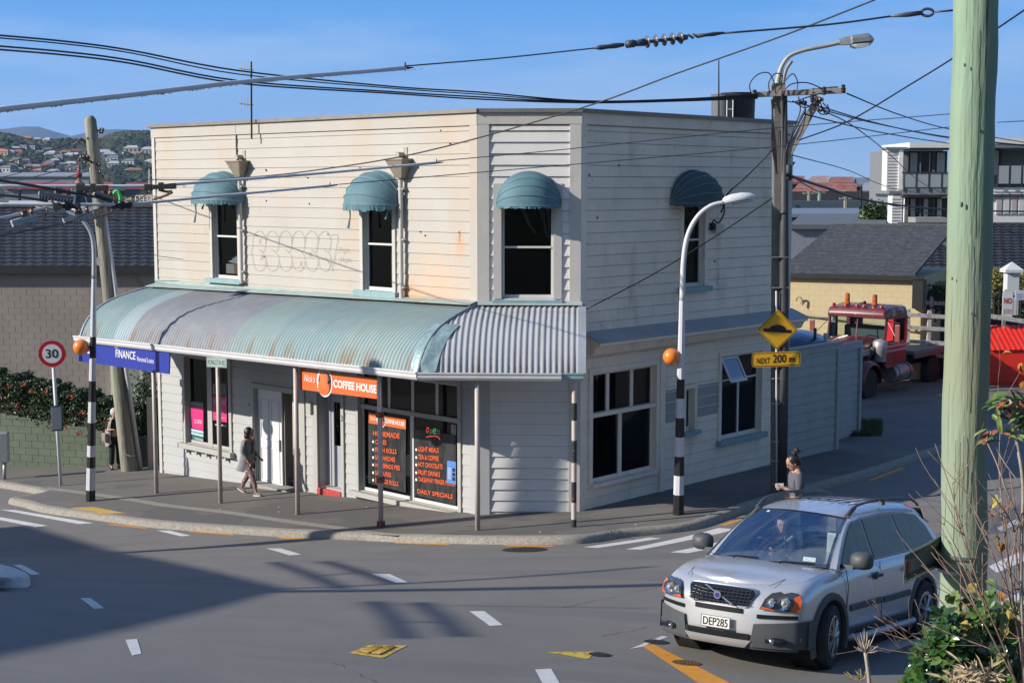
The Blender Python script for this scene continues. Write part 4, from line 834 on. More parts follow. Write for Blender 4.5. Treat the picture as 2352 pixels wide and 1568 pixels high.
for i,(s,x1,d) in enumerate((('CAKES',888,1019),('FRESH ROLLS',911,1037),('SANDWICHES',908,1055),('HOMEMADE PIES',919,1072),('SAVOURIES',899,1090),('SAUSAGE ROLLS',915,1107))):
    k=(x1-862)/56*(5+i*.9); line(s,862,d,x1,d+k,10.5,(857,d-5))
for i,(s,x1,d) in enumerate((('LIGHT MEALS',1008,1036),('TEA & COFFEE',1008,1054),('HOT CHOCOLATE',1017,1071),('FRUIT DRINKS',1011,1089),('TAKEAWAY FINGER FOODS',1046,1105))):
    k=(x1-961)/56*(4.5+i*.8); line(s,961,d,x1,d+k,11,(956,d-4))
line('DAILY SPECIALS',959,1132,1040,1145,10)
for s,x,y,m_ in (('o',979,993,(.55,.06,.04)),('p',988,998,(.03,.16,.06)),('e',995,996,(.04,.3,.08)),('n',1003,999,(.02,.08,.05))):
    a=FL.p(*FL.uz(x,y,-.05),-.05); txt('neon_letter',s,a,FL.u,(0,0,1),.13,mat('neon_'+s,m_,.4,emit=(*m_,.9)),g2,.095,0,'L',.003,.2)
mb=MB(); mb.tube(smooth_path([FL.p(*FL.uz(x,y,-.06),-.06) for x,y in ((979,1003),(995,1001),(1006,1003),(1010,1009))],4),.012,5); mb.build('neon_underline',mat('neon_o'),g2)
P=poster(g2,FL,[(1027,1057),(1047,1060),(1047,1112),(1026,1108)],mat('poster_blue',(.10,.28,.70),.4,0,.3,1.5),-.055); 
mb=MB()
for k in range(3): mb.poly([along(P,x,y)+FL.n*.003 for x,y in ((.62,.15+k*.2),(.92,.15+k*.2),(.92,.3+k*.2),(.62,.3+k*.2))])
mb.build('poster_pictures',M_blk,g2); mb=MB()
for k in range(6): mb.poly([along(P,x,y)+FL.n*.003 for x,y in ((.1,.2+k*.09),(.5,.2+k*.09),(.5,.225+k*.09),(.1,.225+k*.09))])
mb.build('poster_lines',M_wt,g2)
poster(g2,FL,[(1036,974),(1047,976),(1047,1004),(1036,1002)],mat('poster_photo',(.35,.33,.33),.4,0,.6,14)); poster(g2,FL,[(1036,1008),(1047,1010),(1047,1050),(1036,1046)],mat('poster_photo2',(.50,.52,.56),.4,0,.5,12))
# ---------------- lamp posts with zebra bands and orange beacons
M_bw=mat('band_black',(.018,.018,.02),.4,0,.3,8,.1,30); M_ww=mat('band_white',(.66,.67,.71),.45,0,.06,6); M_gal=mat('galvanised',(.48,.49,.52),.5,.4,.12,6)
M_or=mat('beacon_orange',(.95,.25,.03),.35,0,.03,2,coat=.3)
def lamp_post(label,base,topz,pathpx,Y,beacon,blackfrom,heads,bands,headY=None):
    B=base; t=thing('zebra_lamp_post',label,'lamp post',B,'black and white banded crossing lamp posts')
    mb=MB(); z=B.z; top=V(*pathpx[0],Y); n=len(bands)
    H_=top.z-B.z; rr=lambda h: .115-.055*min(1,h/H_)
    ax=(top-B)/H_
    for i in range(n-1):
        a,b=bands[i],bands[i+1]; mb.tube([B+ax*a,B+ax*b],[rr(a),rr(b)],8,i%2)
    mb.tube([B+ax*bands[-1],top],[rr(bands[-1]),.06],8,1)
    mb.build('banded_pole',[M_bw,M_ww],t,40)
    pts=[V(x,y,Y+.12*i*0) for i,(x,y) in enumerate(pathpx)]; mb=MB(); sp_=smooth_path(pts,6); mb.tube(sp_,[.058-.018*i/len(sp_) for i in range(len(sp_))],10); mb.build('curved_arm',M_ww if heads=='w' else M_gal,t,True)
    bc=V(beacon[0],beacon[1],Y-.02); mb=MB(); mb.ball(bc,beacon[2]/F*Y,28,18); g_=mb.build('beacon_globe',M_or,t,True); mb=MB(); pl=B+ax*(bc.z-B.z); mb.tube([bc,pl],.03,8); mb.build('beacon_bracket',M_bw,g_)
    return t,pts[-1]
def lantern(t,P,d,l=.62,w_=.24,h=.13,m=None,tilt=.1):
    d=Ve(d).normalized(); sd=d.cross(Ve((0,0,1))).normalized(); up=sd.cross(d); rows=[]
    for k,(s,wd,ht) in enumerate(((0,.25,.5),(.08,.5,.8),(.3,.9,1),(.6,1,1),(.85,.8,.75),(1,.25,.3))):
        c=P+d*(s*l); rows.append([c+sd*(math.cos(a)*w_/2*wd)+up*(max(0,math.sin(a))*h*ht - max(0,-math.sin(a))*.035) for a in [2*PI*q/14 for q in range(15)]])
    mb=MB(); mb.grid(rows); mb.poly(rows[0][:-1]); mb.poly(rows[-1][:-1]); L_=mb.build('lantern',m or mat('lantern_white',(.75,.77,.8),.35,0,.04,4),t,50,fix=True)
    rows=[]
    for k,(s,wd) in enumerate(((.3,.4),(.45,.75),(.7,.75),(.88,.4))):
        c=P+d*(s*l)-up*.03; rows.append([c+sd*(math.cos(a)*w_/2*wd)-up*(math.sin(a)*.055) for a in [PI*q/8 for q in range(9)]])
    mb=MB(); mb.grid(rows); mb.build('lens',mat('lamp_lens',(.55,.57,.58),.2,0,.1,20),L_,True,fix=True); return L_
BR=G(1558,1181,PH); BL=G(208,1150,PH)
t,P=lamp_post('black and white banded lamp post with orange globe beside the side road footpath',BR,9,[(1567,690),(1570,600),(1580,540),(1602,498),(1632,473),(1664,464)],BR.y,(1542,819,19.5),0,'w',[0,.42,.82,1.22,1.62,2.02,2.42,2.82,3.22])
lantern(t,P-Ve((.03,0,.01)),(1,.1,.17),.68,.26,.14)
t,P=lamp_post('black and white banded lamp post with orange globe below the left overhead wires',BL,9,[(216,640),(216,580),(212,545),(200,519),(181,499),(150,484)],BL.y,(186.5,797,18.5),0,'g',[0,.27,.81,1.08*1.0+.0,1.35,1.9,2.4,2.9,3.45,3.95])
lantern(t,P+Ve((.02,0,.0)),(-1,.05,.20),.82,.28,.14,mat('lantern_grey',(.40,.42,.40),.4,.1,.1,5))
# ---------------- 30 sign, timetable
B_=G(140,1115,PH); Yb=B_.y; T=V(122,845,Yb); t=thing('speed_limit_sign','round red ringed 30 sign on a leaning white post','road sign',B_,None)
mb=MB(); mb.tube([B_-Ve((0,0,.05)),T+Ve((0,0,.35))],.045,12); mb.build('pole',M_ww,t,True)
c=V(119.5,812,Yb-.07); r_=30.5/F*Yb; d=Ve((.12,-1,.0)).normalized(); ux=Ve((0,0,1)).cross(-d).normalized()*-1; ux=Ve((-d.y,d.x,0)); 
def dsc(r0,e,m,name,th=.004):
    mb=MB(); mb.slab([c+d*e+ux*(r0*math.cos(k*PI/24))+Ve((0,0,r0*math.sin(k*PI/24))) for k in range(48)],-d*th); return mb.build(name,m,t)
dsc(r_,.0,M_gal,'back_plate',.05); dsc(r_,.003,mat('sign_red',(.50,.015,.02),.35,0,.05),'red_ring',.002); dsc(r_*.72,.006,mat('sign_white',(.78,.78,.80),.35,0,.02),'face',.002)
txt('numerals','30',c+d*.009+Ve((0,0,-r_*.33)),ux,(0,0,1),r_*.68,M_bw,t,r_*.92,.012,'C',.002)
mb=MB(); c2=V(131,960,Yb-.1); mb.box(c2,(.30,.05,.66),(Ve((1,.5,0)).normalized(),Ve((-.5,1,0)).normalized(),Ve((0,0,1)))); tb=mb.build('timetable_case',mat('dark_green_case',(.02,.07,.06),.4),t,bevel=.02)
mb=MB(); mb.box(c2+Ve((.0,-.032,0)),(.24,.012,.58),(Ve((1,.5,0)).normalized(),Ve((-.5,1,0)).normalized(),Ve((0,0,1)))); mb.build('timetable',mat('timetable_paper',(.55,.55,.57),.4,0,.15,20,stretch=(1,1,4)),tb)
# silver box on post at the left edge
Bx=G(10,1100,PH); t=thing('bin_post','metal box on a short post at the left edge of the footpath','post box',Bx); mb=MB(); mb.tube([Bx,V(11,1060,Bx.y)],.05,10); mb.build('post',M_gal,t,True)
mb=MB(); c=V(6,1026,Bx.y); mb.box(c,(.34,.3,.82),(Ve((1,.2,0)).normalized(),Ve((-.2,1,0)).normalized(),Ve((0,0,1)))); mb.build('metal_box',mat('silver_box',(.55,.56,.58),.35,.5,.12,8,.3,60),t,bevel=.04)
# ---------------- wooden pole, left (leaning)
M_wood=mat('pole_wood',(.30,.28,.225),.85,0,.28,5,.7,30,stretch=(1,1,.12),stain=[((.16,.14,.12),16,.52,.60,(1,1,.04),.8),((.33,.37,.27),1.2,.45,.65,(1,1,.3),.8),((.12,.11,.10),5,.6,.68,(1,1,.1),.6)])
def wpole(name,label,base,top,r0,r1,m,tip=True):
    t=thing(name,label,'pole',base); mb=MB(); pts=[base.lerp(top,k/12) for k in range(13)]; rs=[r0+(r1-r0)*k/12+.006*noise.noise(Ve((k,1,r0))) for k in range(13)]; 
    if tip: pts.append(top+(top-base).normalized()*r1*.7); rs.append(r1*.55)
    mb.tube(pts,rs,20); mb.build('trunk',m,t,60); return t
Bp=V(297,1080,39.9); Bp.z=gz(Bp.x,Bp.y)+PH; Tp=V(207,276,Bp.y-.2); wl=wpole('timber_power_pole','weathered leaning timber power pole behind the blue sign',Bp-Ve((0,0,.1)),Tp,.21,.16,M_wood)
Yp=Bp.y
def onp(x,y,dy=-.2): return V(x,y,Yp+dy)
mb=MB(); mb.tube([onp(242,500),onp(262,640),onp(290,850),onp(326,1092,.1)],.055,10); mb.build('cable_duct',mat('duct_white',(.60,.60,.62),.5,0,.08),wl,True)
mb=MB(); mb.tube(smooth_path([onp(240,610),onp(246,640),onp(262,660),onp(285,860),onp(318,1085)],5),.02,6); mb.tube(smooth_path([onp(232,610),onp(240,650),onp(256,668),onp(262,640)],5),.015,5); mb.build('cables',M_bw,wl)
mb=MB(); mb.lathe([(.02,0),(.12,0),(.12,.12),(.02,.15)],onp(229,600,-.25),'y',16); mb.build('round_meter',M_gal,wl,30)
mb=MB()
for y in (1045,): mb.tube([onp(281,y-4,-.24),onp(300,y+2,-.26),onp(322,y,-.15)],.012,5)
mb.build('straps',M_gal,wl)
mb=MB(); rs=random.Random(5)
for (x,y) in ((205,318),(232,303),(234,298),(199,360),(212,372),(190,360),(193,374),(226,378),(228,395)):
    mb.lathe([(.03,-.06),(.055,-.03),(.04,0),(.055,.03),(.03,.06)],onp(x,y,-.3),'x',10)
mb.tube(smooth_path([onp(185,318),onp(196,325),onp(205,345),onp(212,380),onp(226,420)],5),.02,5); mb.tube(smooth_path([onp(170,332),onp(185,322),onp(200,330)],5),.02,5); mb.tube(smooth_path([onp(200,350),onp(212,372),onp(240,410)],5),.018,5)
mb.tube([onp(215,300,-.1),onp(235,300,-.2)],.03,6); mb.tube([onp(210,372,-.1),onp(184,360,-.6)],.03,6); mb.build('insulators',mat('insulator_dark',(.05,.035,.03),.4,.0,.3,20),wl,40)
mb=MB(); P=onp(196,480,-.7); lantern(wl,onp(214,487,-.5),(-1,-.15,.14),.55,.5,.20); mb.box(onp(192,497,-.5),(.34,.2,.1)); mb.build('lamp_gear',M_ww,wl,bevel=.02)
# ---------------- concrete pole on the right with cross arm, street light, hump sign
M_pc=mat('pole_concrete',(.19,.185,.17),.85,0,.18,5,.5,40); M_dk=mat('cable_black',(.012,.012,.016),.5,0,.2)
Br=G(1789,1128,PH); Yr=Br.y
t=thing('concrete_power_pole','tall dark concrete power pole with crossarm and street light by the side wall','pole',Br); pr=t
def rp(x,y,d=0): return V(x,y,Yr+d)
Tr=rp(1787,196); mb=MB(); 
ax_=(Ve((1,.0,0)),Ve((0,1,0)))
def colm(a,b,w0,w1,d0,d1,dx0=0,dx1=0):
    vs=[]
    for P,w_,d_,dx in ((a,w0,d0,dx0),(b,w1,d1,dx1)):
        for i,j in ((-1,-1),(1,-1),(1,1),(-1,1)): vs.append(P+Ve((dx+i*w_/2,j*d_/2,0)))
    mb.add(vs,[(3,2,1,0),(4,5,6,7),(0,1,5,4),(1,2,6,5),(2,3,7,6),(3,0,4,7)])
colm(Br-Ve((0,0,.1)),Tr,.34,.22,.30,.2)
mb.build('column',M_pc,t,bevel=.02)
mb=MB()
mb.tube([rp(1802,215,-.12),rp(1801,560,-.2),rp(1800,850,-.24),rp(1796,1120,-.25)],[.06,.10,.11,.11],10); mb.tube([rp(1797,210,-.17),rp(1797,560,-.2)],.035,8); mb.tube([rp(1790,300,-.17),rp(1803,560,-.2),rp(1805,1120,-.2)],.03,8); mb.build('cable_ducts',mat('duct_dark',(.05,.05,.055),.6,0,.2),t,True)
mb=MB(); mb.tube([rp(1783,668,-.3),rp(1784,1120,-.3)],.022,8); mb.build('sign_conduit',mat('duct_white'),t,True)
mb=MB()
for y in (590,660,868,925,1012,1056,1110): mb.box(rp(1792,y,-.18),(.42-.0003*y*.1,.26,.02))
mb.build('bands',mat('steel_band',(.45,.42,.36),.4,.6,.1),t)
# crossarm
mb=MB(); a=rp(1728,218,-.1); b=rp(1942,208,-.25)
def beam(a,b,w_,h,mi=0):
    d=(b-a); l=d.length; d.normalize(); sd=d.cross(Ve((0,0,1))).normalized(); up=sd.cross(d); mb.box((a+b)/2,(l,w_,h),(d,sd,up),mi)
beam(a,b,.09,.12); a2=rp(1800,216,.25); b2=rp(1925,204,.3); beam(a2,b2,.09,.11); ca=mb.build('crossarm',mat('grey_timber',(.34,.31,.28),.85,0,.2,6,.3,30),t,bevel=.01)
mb=MB(); beam(rp(1882,222,-.2),rp(1802,370,-.15),.07,.16); mb.build('brace',mat('grey_timber'),t,bevel=.01)
mb=MB(); beam(rp(1771,200,-.12),rp(1803,200,-.12),.1,.16); mb.build('pole_cap',mat('rusty_cap',(.35,.28,.22),.8,0,.3,10),t)
arm=smooth_path([rp(1784,205,-.05),rp(1788,178,-.05),rp(1797,150,-.05),rp(1815,128,-.05),rp(1850,115,-.05),rp(1900,105,-.05),rp(1934,97,-.05)],6)
mb=MB(); mb.tube(arm,[.075-.03*min(1,i/12) for i in range(len(arm))],10); mb.tube(smooth_path([rp(1795,208,-.05),rp(1800,180,-.05),rp(1806,158,-.05),rp(1818,140,-.05)],5),.045,8); la=mb.build('lamp_arm',mat('arm_grey',(.42,.42,.38),.6,.1,.12,5),t,True)
P=rp(1928,99,-.05); d=Ve((1,0,.10)).normalized(); up=Ve((-.10,0,1)); mb=MB()
def hexh(prof,m,name):
    rows=[]
    for s,hw,zt,zb in prof:
        c=P+d*s; rows.append([c+Ve((0,-hw,0))+up*zb,c+Ve((0,-hw,0))+up*(zt*.55+zb*.45),c+Ve((0,-hw*.55,0))+up*zt,c+Ve((0,hw*.55,0))+up*zt,c+Ve((0,hw,0))+up*(zt*.55+zb*.45),c+Ve((0,hw,0))+up*zb])
    mb=MB(); mb.grid([r+[r[0]] for r in rows]); mb.poly(rows[0]); mb.poly(rows[-1]); return mb.build(name,m,t,fix=True)
hexh([(0,.07,.09,-.05),(.22,.11,.12,-.06),(.26,.13,.13,-.03),(.62,.15,.14,-.03),(.72,.13,.03,-.03)],mat('lamp_alu',(.42,.43,.45),.35,.6,.2,10),'street_lantern'); hexh([(.24,.11,-.03,-.10),(.34,.13,-.03,-.15),(.60,.13,-.03,-.14),(.70,.10,-.03,-.06)],mat('lamp_bowl',(.50,.52,.55),.15,0,.2,10),'glass_bowl')
# insulators & jumpers
for i,(x,y,dy) in enumerate(((1733,216,-.2),(1868,213,-.2),(1893,209,-.35),(1937,204,-.3),(1866,226,-.3),(1882,229,-.3),(1844,236,-.1),(1885,252,-.3))):
    mb=MB(); mb.lathe([(.02,-.09),(.055,-.06),(.035,-.03),(.06,0),(.035,.03),(.05,.07),(.02,.09)],rp(x,y,dy),'x' if i>4 else 'z',10); mb.build('insulator',mat('insulator_dark'),t,40)
mb=MB()
for q in (((1729,226),(1722,195),(1740,172),(1765,168),(1778,190),(1781,215)),((1768,215),(1766,190),(1780,170),(1796,175),(1793,205)),((1780,220),(1797,195),(1820,170),(1832,190),(1828,215)),((1795,218),(1815,195),(1850,190),(1880,200),(1900,212)),((1845,226),(1850,260),(1842,300),(1830,322)),((1834,222),(1838,255),(1825,290),(1815,320),(1800,340)),((1870,240),(1885,262),(1905,258),(1900,240)),((1882,230),(1895,262),(1905,255),(1890,236)),((1820,232),(1850,248),(1870,232)),((1790,225),(1820,235),(1850,225),(1885,215),(1910,210))):
    mb.tube(smooth_path([rp(x,y,-.3) for x,y in q],5),.013,5)
mb.tube(smooth_path([rp(1850,252,-.2),rp(1830,290,-.2),rp(1808,335,-.2),rp(1800,380,-.2)],4),.03,6)
for k in range(3): mb.tube(smooth_path([rp(1778-k*3,225+k*2,-.2),rp(1774,260,-.2),rp(1781-k*4,330,-.2),rp(1784,400,-.2)],4),.018,5)
mb.build('jumper_wires',M_dk,t)
mb=MB(); mb.lathe([(.03,0),(.07,.02),(.07,.32),(.03,.36)],rp(1811,415,-.2),n=12); mb.build('cable_joint',mat('duct_dark'),t,True)
# hump sign
t=thing('hump_warning_sign','yellow diamond sign with a black hump fixed to the concrete pole','road sign',rp(1786,757,-.35)); c=rp(1786,757,-.36); s_=46.5/F*Yr; uy=Ve((.02,0,1)).normalized(); ux=Ve((1,.03,-.028)).normalized(); nn=Ve((0,-1,0))
M_sy=mat('sign_yellow',(.78,.42,.02),.4,0,.03)
def dia(k,e,m,name,th=.003,rad=.08):
    pts=[]; s=s_*k
    for q in range(4):
        a=q*PI/2; cx,cy=math.cos(a),math.sin(a); tx,ty=-cy,cx
        for f_ in (-1,-.4,.4,1): 
            dd=rad*s; pts.append(c+ux*((cx)*(s-dd*(abs(f_)**1.5))+tx*dd*f_)+uy*((cy)*(s-dd*(abs(f_)**1.5))+ty*dd*f_)+nn*e)
    mb=MB(); mb.slab(pts,-nn*th); mb.build(name,m,t)
dia(1.0,.0,M_sy,'panel',.02); dia(.955,.002,M_bw,'black_border',.001); dia(.91,.004,M_sy,'face',.001)
hump=[(-.70,-.11),(.70,-.16),(.70,0),(.42,.02)]+[(.0+.42*math.cos(a),.02+.22*math.sin(a)) for a in [PI*k/14 for k in range(1,14)]]+[(-.42,.05),(-.70,.06)]
mb=MB(); mb.poly([c+ux*x*s_+uy*y*s_+nn*.006 for x,y in hump]); mb.build('hump_symbol',M_bw,t)
t=thing('distance_plate','yellow plate reading NEXT 200 m below the hump sign','road sign',rp(1782,825,-.35)); c=rp(1782.5,825,-.36); W2_=55.5/F*Yr; H2_=17/F*Yr; ux=Ve((1,0,.035)).normalized(); uy=Ve((0,0,1))
def rr_(k,e,m,name,th=.003):
    w_,h_,r0=W2_-k,H2_-k,.06-k*.5; pts=[]
    for cx,cy,a0 in ((w_-r0,h_-r0,0),(-w_+r0,h_-r0,90),(-w_+r0,-h_+r0,180),(w_-r0,-h_+r0,270)):
        for q in range(5): a=R(a0+q*22.5); pts.append(c+ux*(cx+r0*math.cos(a))+uy*(cy+r0*math.sin(a))+nn*e)
    mb=MB(); mb.slab(pts,-nn*th); mb.build(name,m,t)
rr_(0,0,M_sy,'panel',.02); rr_(.015,.002,M_bw,'black_border',.001); rr_(.032,.004,M_sy,'face',.001)
o_=c+nn*.008
txt('lettering','NEXT',o_+ux*(-W2_*.80)-uy*H2_*.52,ux,uy,.125,M_bw,t,W2_*.54,.012); txt('lettering','200',o_+ux*(-W2_*.14)-uy*H2_*.47,ux,uy,.185,M_bw,t,W2_*.55,.012); txt('lettering','m',o_+ux*(W2_*.53)-uy*H2_*.40,ux,uy,.095,M_bw,t,W2_*.24,.03)
# ---------------- foreground green pole
M_gp_=mat('treated_timber',(.26,.37,.265),.8,0,.14,5,.8,22,stretch=(1,1,.10),stain=[((.30,.30,.20),1.1,.46,.68,(1,1,.35),.8),((.14,.26,.19),2.2,.60,.70,(1,1,1.3),.5),((.09,.11,.08),14,.63,.68,(1.6,1.6,.03),.9),((.40,.50,.38),3,.58,.75,(2,2,.06),.5)])
Yg=10.5; Bg=V(2204,1640,Yg); Tg=V(2243,-80,Yg); t=thing('green_timber_pole','thick green treated timber pole in the right foreground','pole',Bg-Ve((0,0,1.6))); gp=t
mb=MB(); pts=[];rs_=[]
for k in range(40):
    s=k/39; P=(Bg-Ve((0,0,1.6))).lerp(Tg,s); P+=Ve((.012*noise.noise(Ve((0,0,k*.35)))*1.4+ (.022*math.exp(-((s-.40)/.06)**2)),0,0)); pts.append(P); rs_.append((.170-.02*s)*(1+.02*noise.noise(Ve((5,2,k*.4)))))
mb.tube(pts,rs_,40); o=mb.build('trunk',M_gp_,t,True)
mb=MB()   # drying cracks: thin dark splits in the wood
rs=random.Random(8)
def onpole(x,y,e=.0):
    s=(y-1640)/(-80-1640); 
    P=V(x,y,Yg-.0); 
    cx=V(2204+(2243-2204)*s,y,Yg).x; rr=.165; dx=cl((P.x-cx)/rr,-.98,.98); return V(x,y,Yg-rr*math.sqrt(1-dx*dx)*1.0-e)
for x0,y0,y1 in ((2235,60,560),(2226,560,960),(2213,1000,1240),(2262,820,1080),(2195,1010,1230),(2252,100,300),(2226,1080,1180)):
    q=[];y=y0
    while y<y1: q.append(onpole(x0+rs.uniform(-1.2,1.2)-(y-y0)*.012,y,.004)); y+=24
    mb.tube(smooth_path(q,2),.0016,4)
mb.build('splits',mat('crack_dark',(.05,.06,.045),.9),t)
for x,y,r_ in ((2209,470,.016),(2250,300,.010),(2262,905,.014),(2187,640,.009),(2240,1110,.012),(2200,1180,.008),(2268,1190,.010),(2216,150,.011),(2232,720,.007)):
    P=onpole(x,y,.0); mb=MB(); mb.ball(P,r_,10,6,0,(.7,.35,1.3)); mb.build('knot',mat('knot_dark',(.13,.12,.09),.9,0,.3,30),t,True)
mb=MB()
for y in (1262,1297,):
    P=V(2207,y+8,Yg); mb.lathe([(.172,-.012),(.176,-.012),(.176,.012),(.172,.012)],P,n=40)
mb.build('steel_straps',mat('steel_bright',(.5,.5,.5),.3,.8,.15,8),t,30)
# sign plate seen from the back
t=thing('sign_back_plate','bare metal back of a street sign strapped to the green pole','sign',V(2120,1290,10.2)); a=V(2078,1274,10.0); b=V(2076,1341,10.0); c=V(2166,1296,10.62); d=V(2168,1226,10.62)
mb=MB(); nn=(b-a).cross(d-a).normalized(); nn=nn if nn.y<0 else -nn; mb.slab([a,b,c,d],-nn*.004); mb.build('plate',mat('aluminium_plate',(.38,.45,.40),.28,.75,.12,3),t)
mb=MB()
for f in (.2,.84): 
    p0=a.lerp(b,f)+nn*.012; p1=d.lerp(c,f)+nn*.012; mb.tube([p0,p1],.008,6); mb.tube([p0+Ve((0,0,.014)),p1+Ve((0,0,.014))],.006,6)
mb.build('rails',M_dk,t)
mb=MB(); e=lambda u,v:(a.lerp(d,u)).lerp(b.lerp(c,u),v)+nn*.004; mb.poly([e(.06,.30),e(.06,.72),e(.14,.68),e(.14,.26)]); mb.build('red_sticker',mat('brown_sticker',(.30,.07,.03),.5),t)
# ---------------- off-frame things that cast the long shadows on the road
l2=Ve((math.cos(AZ),math.sin(AZ),0))
def caster_base(tip,h): # base point so that a top at height h above tip's ground shades tip
    return Ve((tip.x,tip.y,0))-l2*(h/math.tan(EL))
tip=G(650,1352); s1=G(0,1188); s2=G(0,1503); hB=9.0; zr=tip.z+hB; rp_=lambda S:Ve((S.x,S.y,0))-l2*((zr-S.z)/math.tan(EL)); cb_=rp_(tip); d1=(rp_(s1)-cb_).normalized(); d2=(rp_(s2)-cb_).normalized()
c3=cb_+d1*16; c4=cb_+d2*14; c5=c3+d2*14
t=thing('neighbouring_building','plain two storey building across the road, out of frame to the left','building',cb_)
mb=MB(); q=[cb_,c3,c5,c4]; mb.add([Ve((*p.xy,-3)) for p in q]+[Ve((*p.xy,zr)) for p in q],[(0,1,5,4),(1,2,6,5),(2,3,7,6),(3,0,4,7),(4,5,6,7)]); mb.build('wall',mat('render_wall',(.5,.48,.44),.8),t,fix=True)
mb=MB(); mb.add([Ve((*p.xy,zr+.003)) for p in q]+[Ve((*p.xy,zr+.03)) for p in q],[(0,1,2,3),(4,5,6,7),(0,1,5,4),(1,2,6,5),(2,3,7,6),(3,0,4,7)]); mb.build('roof',M_cap,t,fix=True)
def shadow_pole(label,via,h,r,top_at):
    P=G(*top_at); z0=P.z; b=caster_base(P,h); mb=MB(); 
    t=thing('trolley_pole',label,'pole',Ve((b.x,b.y,gz(b.x,b.y)))); mb.tube([Ve((b.x,b.y,gz(b.x,b.y)-.2)),Ve((b.x,b.y,z0+h))],[r,r*.8],14); mb.build('shaft',M_gal,t,True); return t,b
t,b=shadow_pole('thick grey trolley wire pole standing out of frame, throwing the long road shadow',None,10.5,.19,(1540,1342))
mb=MB(); mb.tube([Ve((b.x,b.y,8.5)),Ve((b.x+3.6,b.y+3.2,9.3))],.06,8); mb.build('bracket_arm',M_gal,t)
P=FM.p(1.32,1.55); h=9.3; b=Ve((P.x,P.y,0))-l2*((h-1.55)/math.tan(EL)); t=thing('trolley_pole','thick grey pole out of frame, shading the splayed corner wall','pole',Ve((b.x,b.y,gz(b.x,b.y)))); mb=MB(); mb.tube([Ve((b.x,b.y,-2)),Ve((b.x,b.y,h))],[.22,.2],14); mb.build('shaft',M_gal,t,True)
# ---------------- overhead wires (each one a thing)
M_tube=mat('runner_tube',(.80,.81,.86),.5,0,.06,6); M_wire=mat('wire_grey',(.10,.10,.115),.5,.2,.2)
def cable(label,pts,r,m=None,cat='cable',name='overhead_cable',n=6,group=None,sm=6):
    # pts: (x,y,depth)
    q=[V(x,y,Y) for x,y,Y in pts]; q=smooth_path(q,sm) if len(q)>2 else q; mb=MB(); mb.tube(q,r,n); return tag(mb.build(name,m or M_dk,None,True),label,cat,group)
# trolley wire runner tubes with end fittings
def runner(label,pts,r0,r1,endpx):
    q=smooth_path([V(*p) for p in pts],5); t=thing('trolley_wire_runner',label,'wire runner',q[0]); mb=MB(); n=len(q); mb.tube(q,[r0+(r1-r0)*i/(n-1) for i in range(n)],10); mb.build('tube',M_tube,t,True)
    e=q[-1]; d=(q[-1]-q[-2]).normalized(); mb=MB(); mb.tube([e,e+d*.05,e+d*.13],[r1*.7,r1*.6,r1*.25],8); mb.tube([e+Ve((0,0,.0)),e+Ve((.0,0,r1*3))],[r1*.6,r1*.3],6); mb.build('end_fitting',M_dk,t,True)
    mb=MB(); rs=random.Random(int(r0*1e4))
    for k in range(70):
        p=q[rs.randrange(n)]; dp=q[1]-q[0]; p=p+dp*rs.random(); mb.ball(p-Ve((0,0,r0*1.02)),.006,5,4)
    tag(mb.build('water_drops',mat('drop',(.3,.3,.35),.1),t),kind='stuff'); return t
runner('thickest grey overhead runner tube, crossing the sky at upper left',[(-60,258,12),(300,218,13.3),(600,184,14.6),(931,157,16.2)],.0265,.0215,None)
runner('grey runner tube passing in front of the two left window awnings',[(-40,428,22),(200,428,22.5),(365,427,22.8),(420,422,23),(700,401,24),(1003,374,25)],.028,.022,None)
runner('lowest and shortest grey runner tube, ending by the middle awning',[(-40,469,22),(200,470,22.4),(330,466,22.8),(500,450,23.4),(758,427,24.4)],.026,.020,None)
cable('thin wire running right from the thick runner tube to the string insulator',[(933,152,16.2),(1150,134,16.8),(1366,111,17.4)],.009,M_wire)
cable('twisted grey wire between the string insulator and the green pole fitting',[(1660,77,18),(1900,57,18.5),(2045,38,19)],.014,M_wire); cable('short grey wire from the ring fitting to the green pole',[(2148,28,19),(2192,24,19)],.014,M_wire)
cable('upper thin wire from the long runner tube across to the green pole',[(1006,370,25),(1300,343,26),(1770,295,27),(2182,262,28)],.0085,M_wire); cable('lower thin wire from the short runner tube across to the green pole',[(762,425,24.4),(1100,396,25.5),(1770,338,27),(2182,292,28)],.0085,M_wire)
cable('thin grey wire at the far right above the apartments',[(2290,281,28),(2360,278,28.2)],.009,M_wire)
# string insulator
t=thing('string_insulator','string of dark disc insulators with twisted ends on the top wire','insulator',V(1510,97,17.7)); mb=MB()
A_=V(1366,111,17.4); Z_=V(1662,76,18.0); L_=lambda s: A_.lerp(Z_,s)
mb=MB(); pts=[L_(s) for s in (0,.04,.1,.16,.22)]; mb.tube(pts,[.012,.03,.026,.032,.02],8); mb.tube([L_(.24),L_(.30)],[.045,.045],8); mb.tube([L_(.30),L_(.38)],[.035,.045],8); mb.tube([L_(.38),L_(.66)],[.02,.02],8); mb.tube([L_(.64),L_(.71)],[.045,.03],8); 
for s in (.73,.77): mb.tube([L_(s-.015)+Ve((0,0,.03)),L_(s+.03)+Ve((0,0,-.02))],.014,6)
mb.tube([L_(.79),L_(.86),L_(.92),L_(1)],[.028,.02,.026,.014],8); mb.build('rod_and_clamps',M_wire,t,True)
dv=(Z_-A_).normalized(); q_=dv.to_track_quat('Z','Y').to_matrix()
for k in range(5): mb=MB(); mb.lathe([(.015,-.008),(.072,-.004),(.072,.002),(.015,.012)],L_(.40+k*.065),n=16,M=q_); mb.build('disc',mat('insulator_grey',(.13,.13,.16),.35,0,.2),t,True)
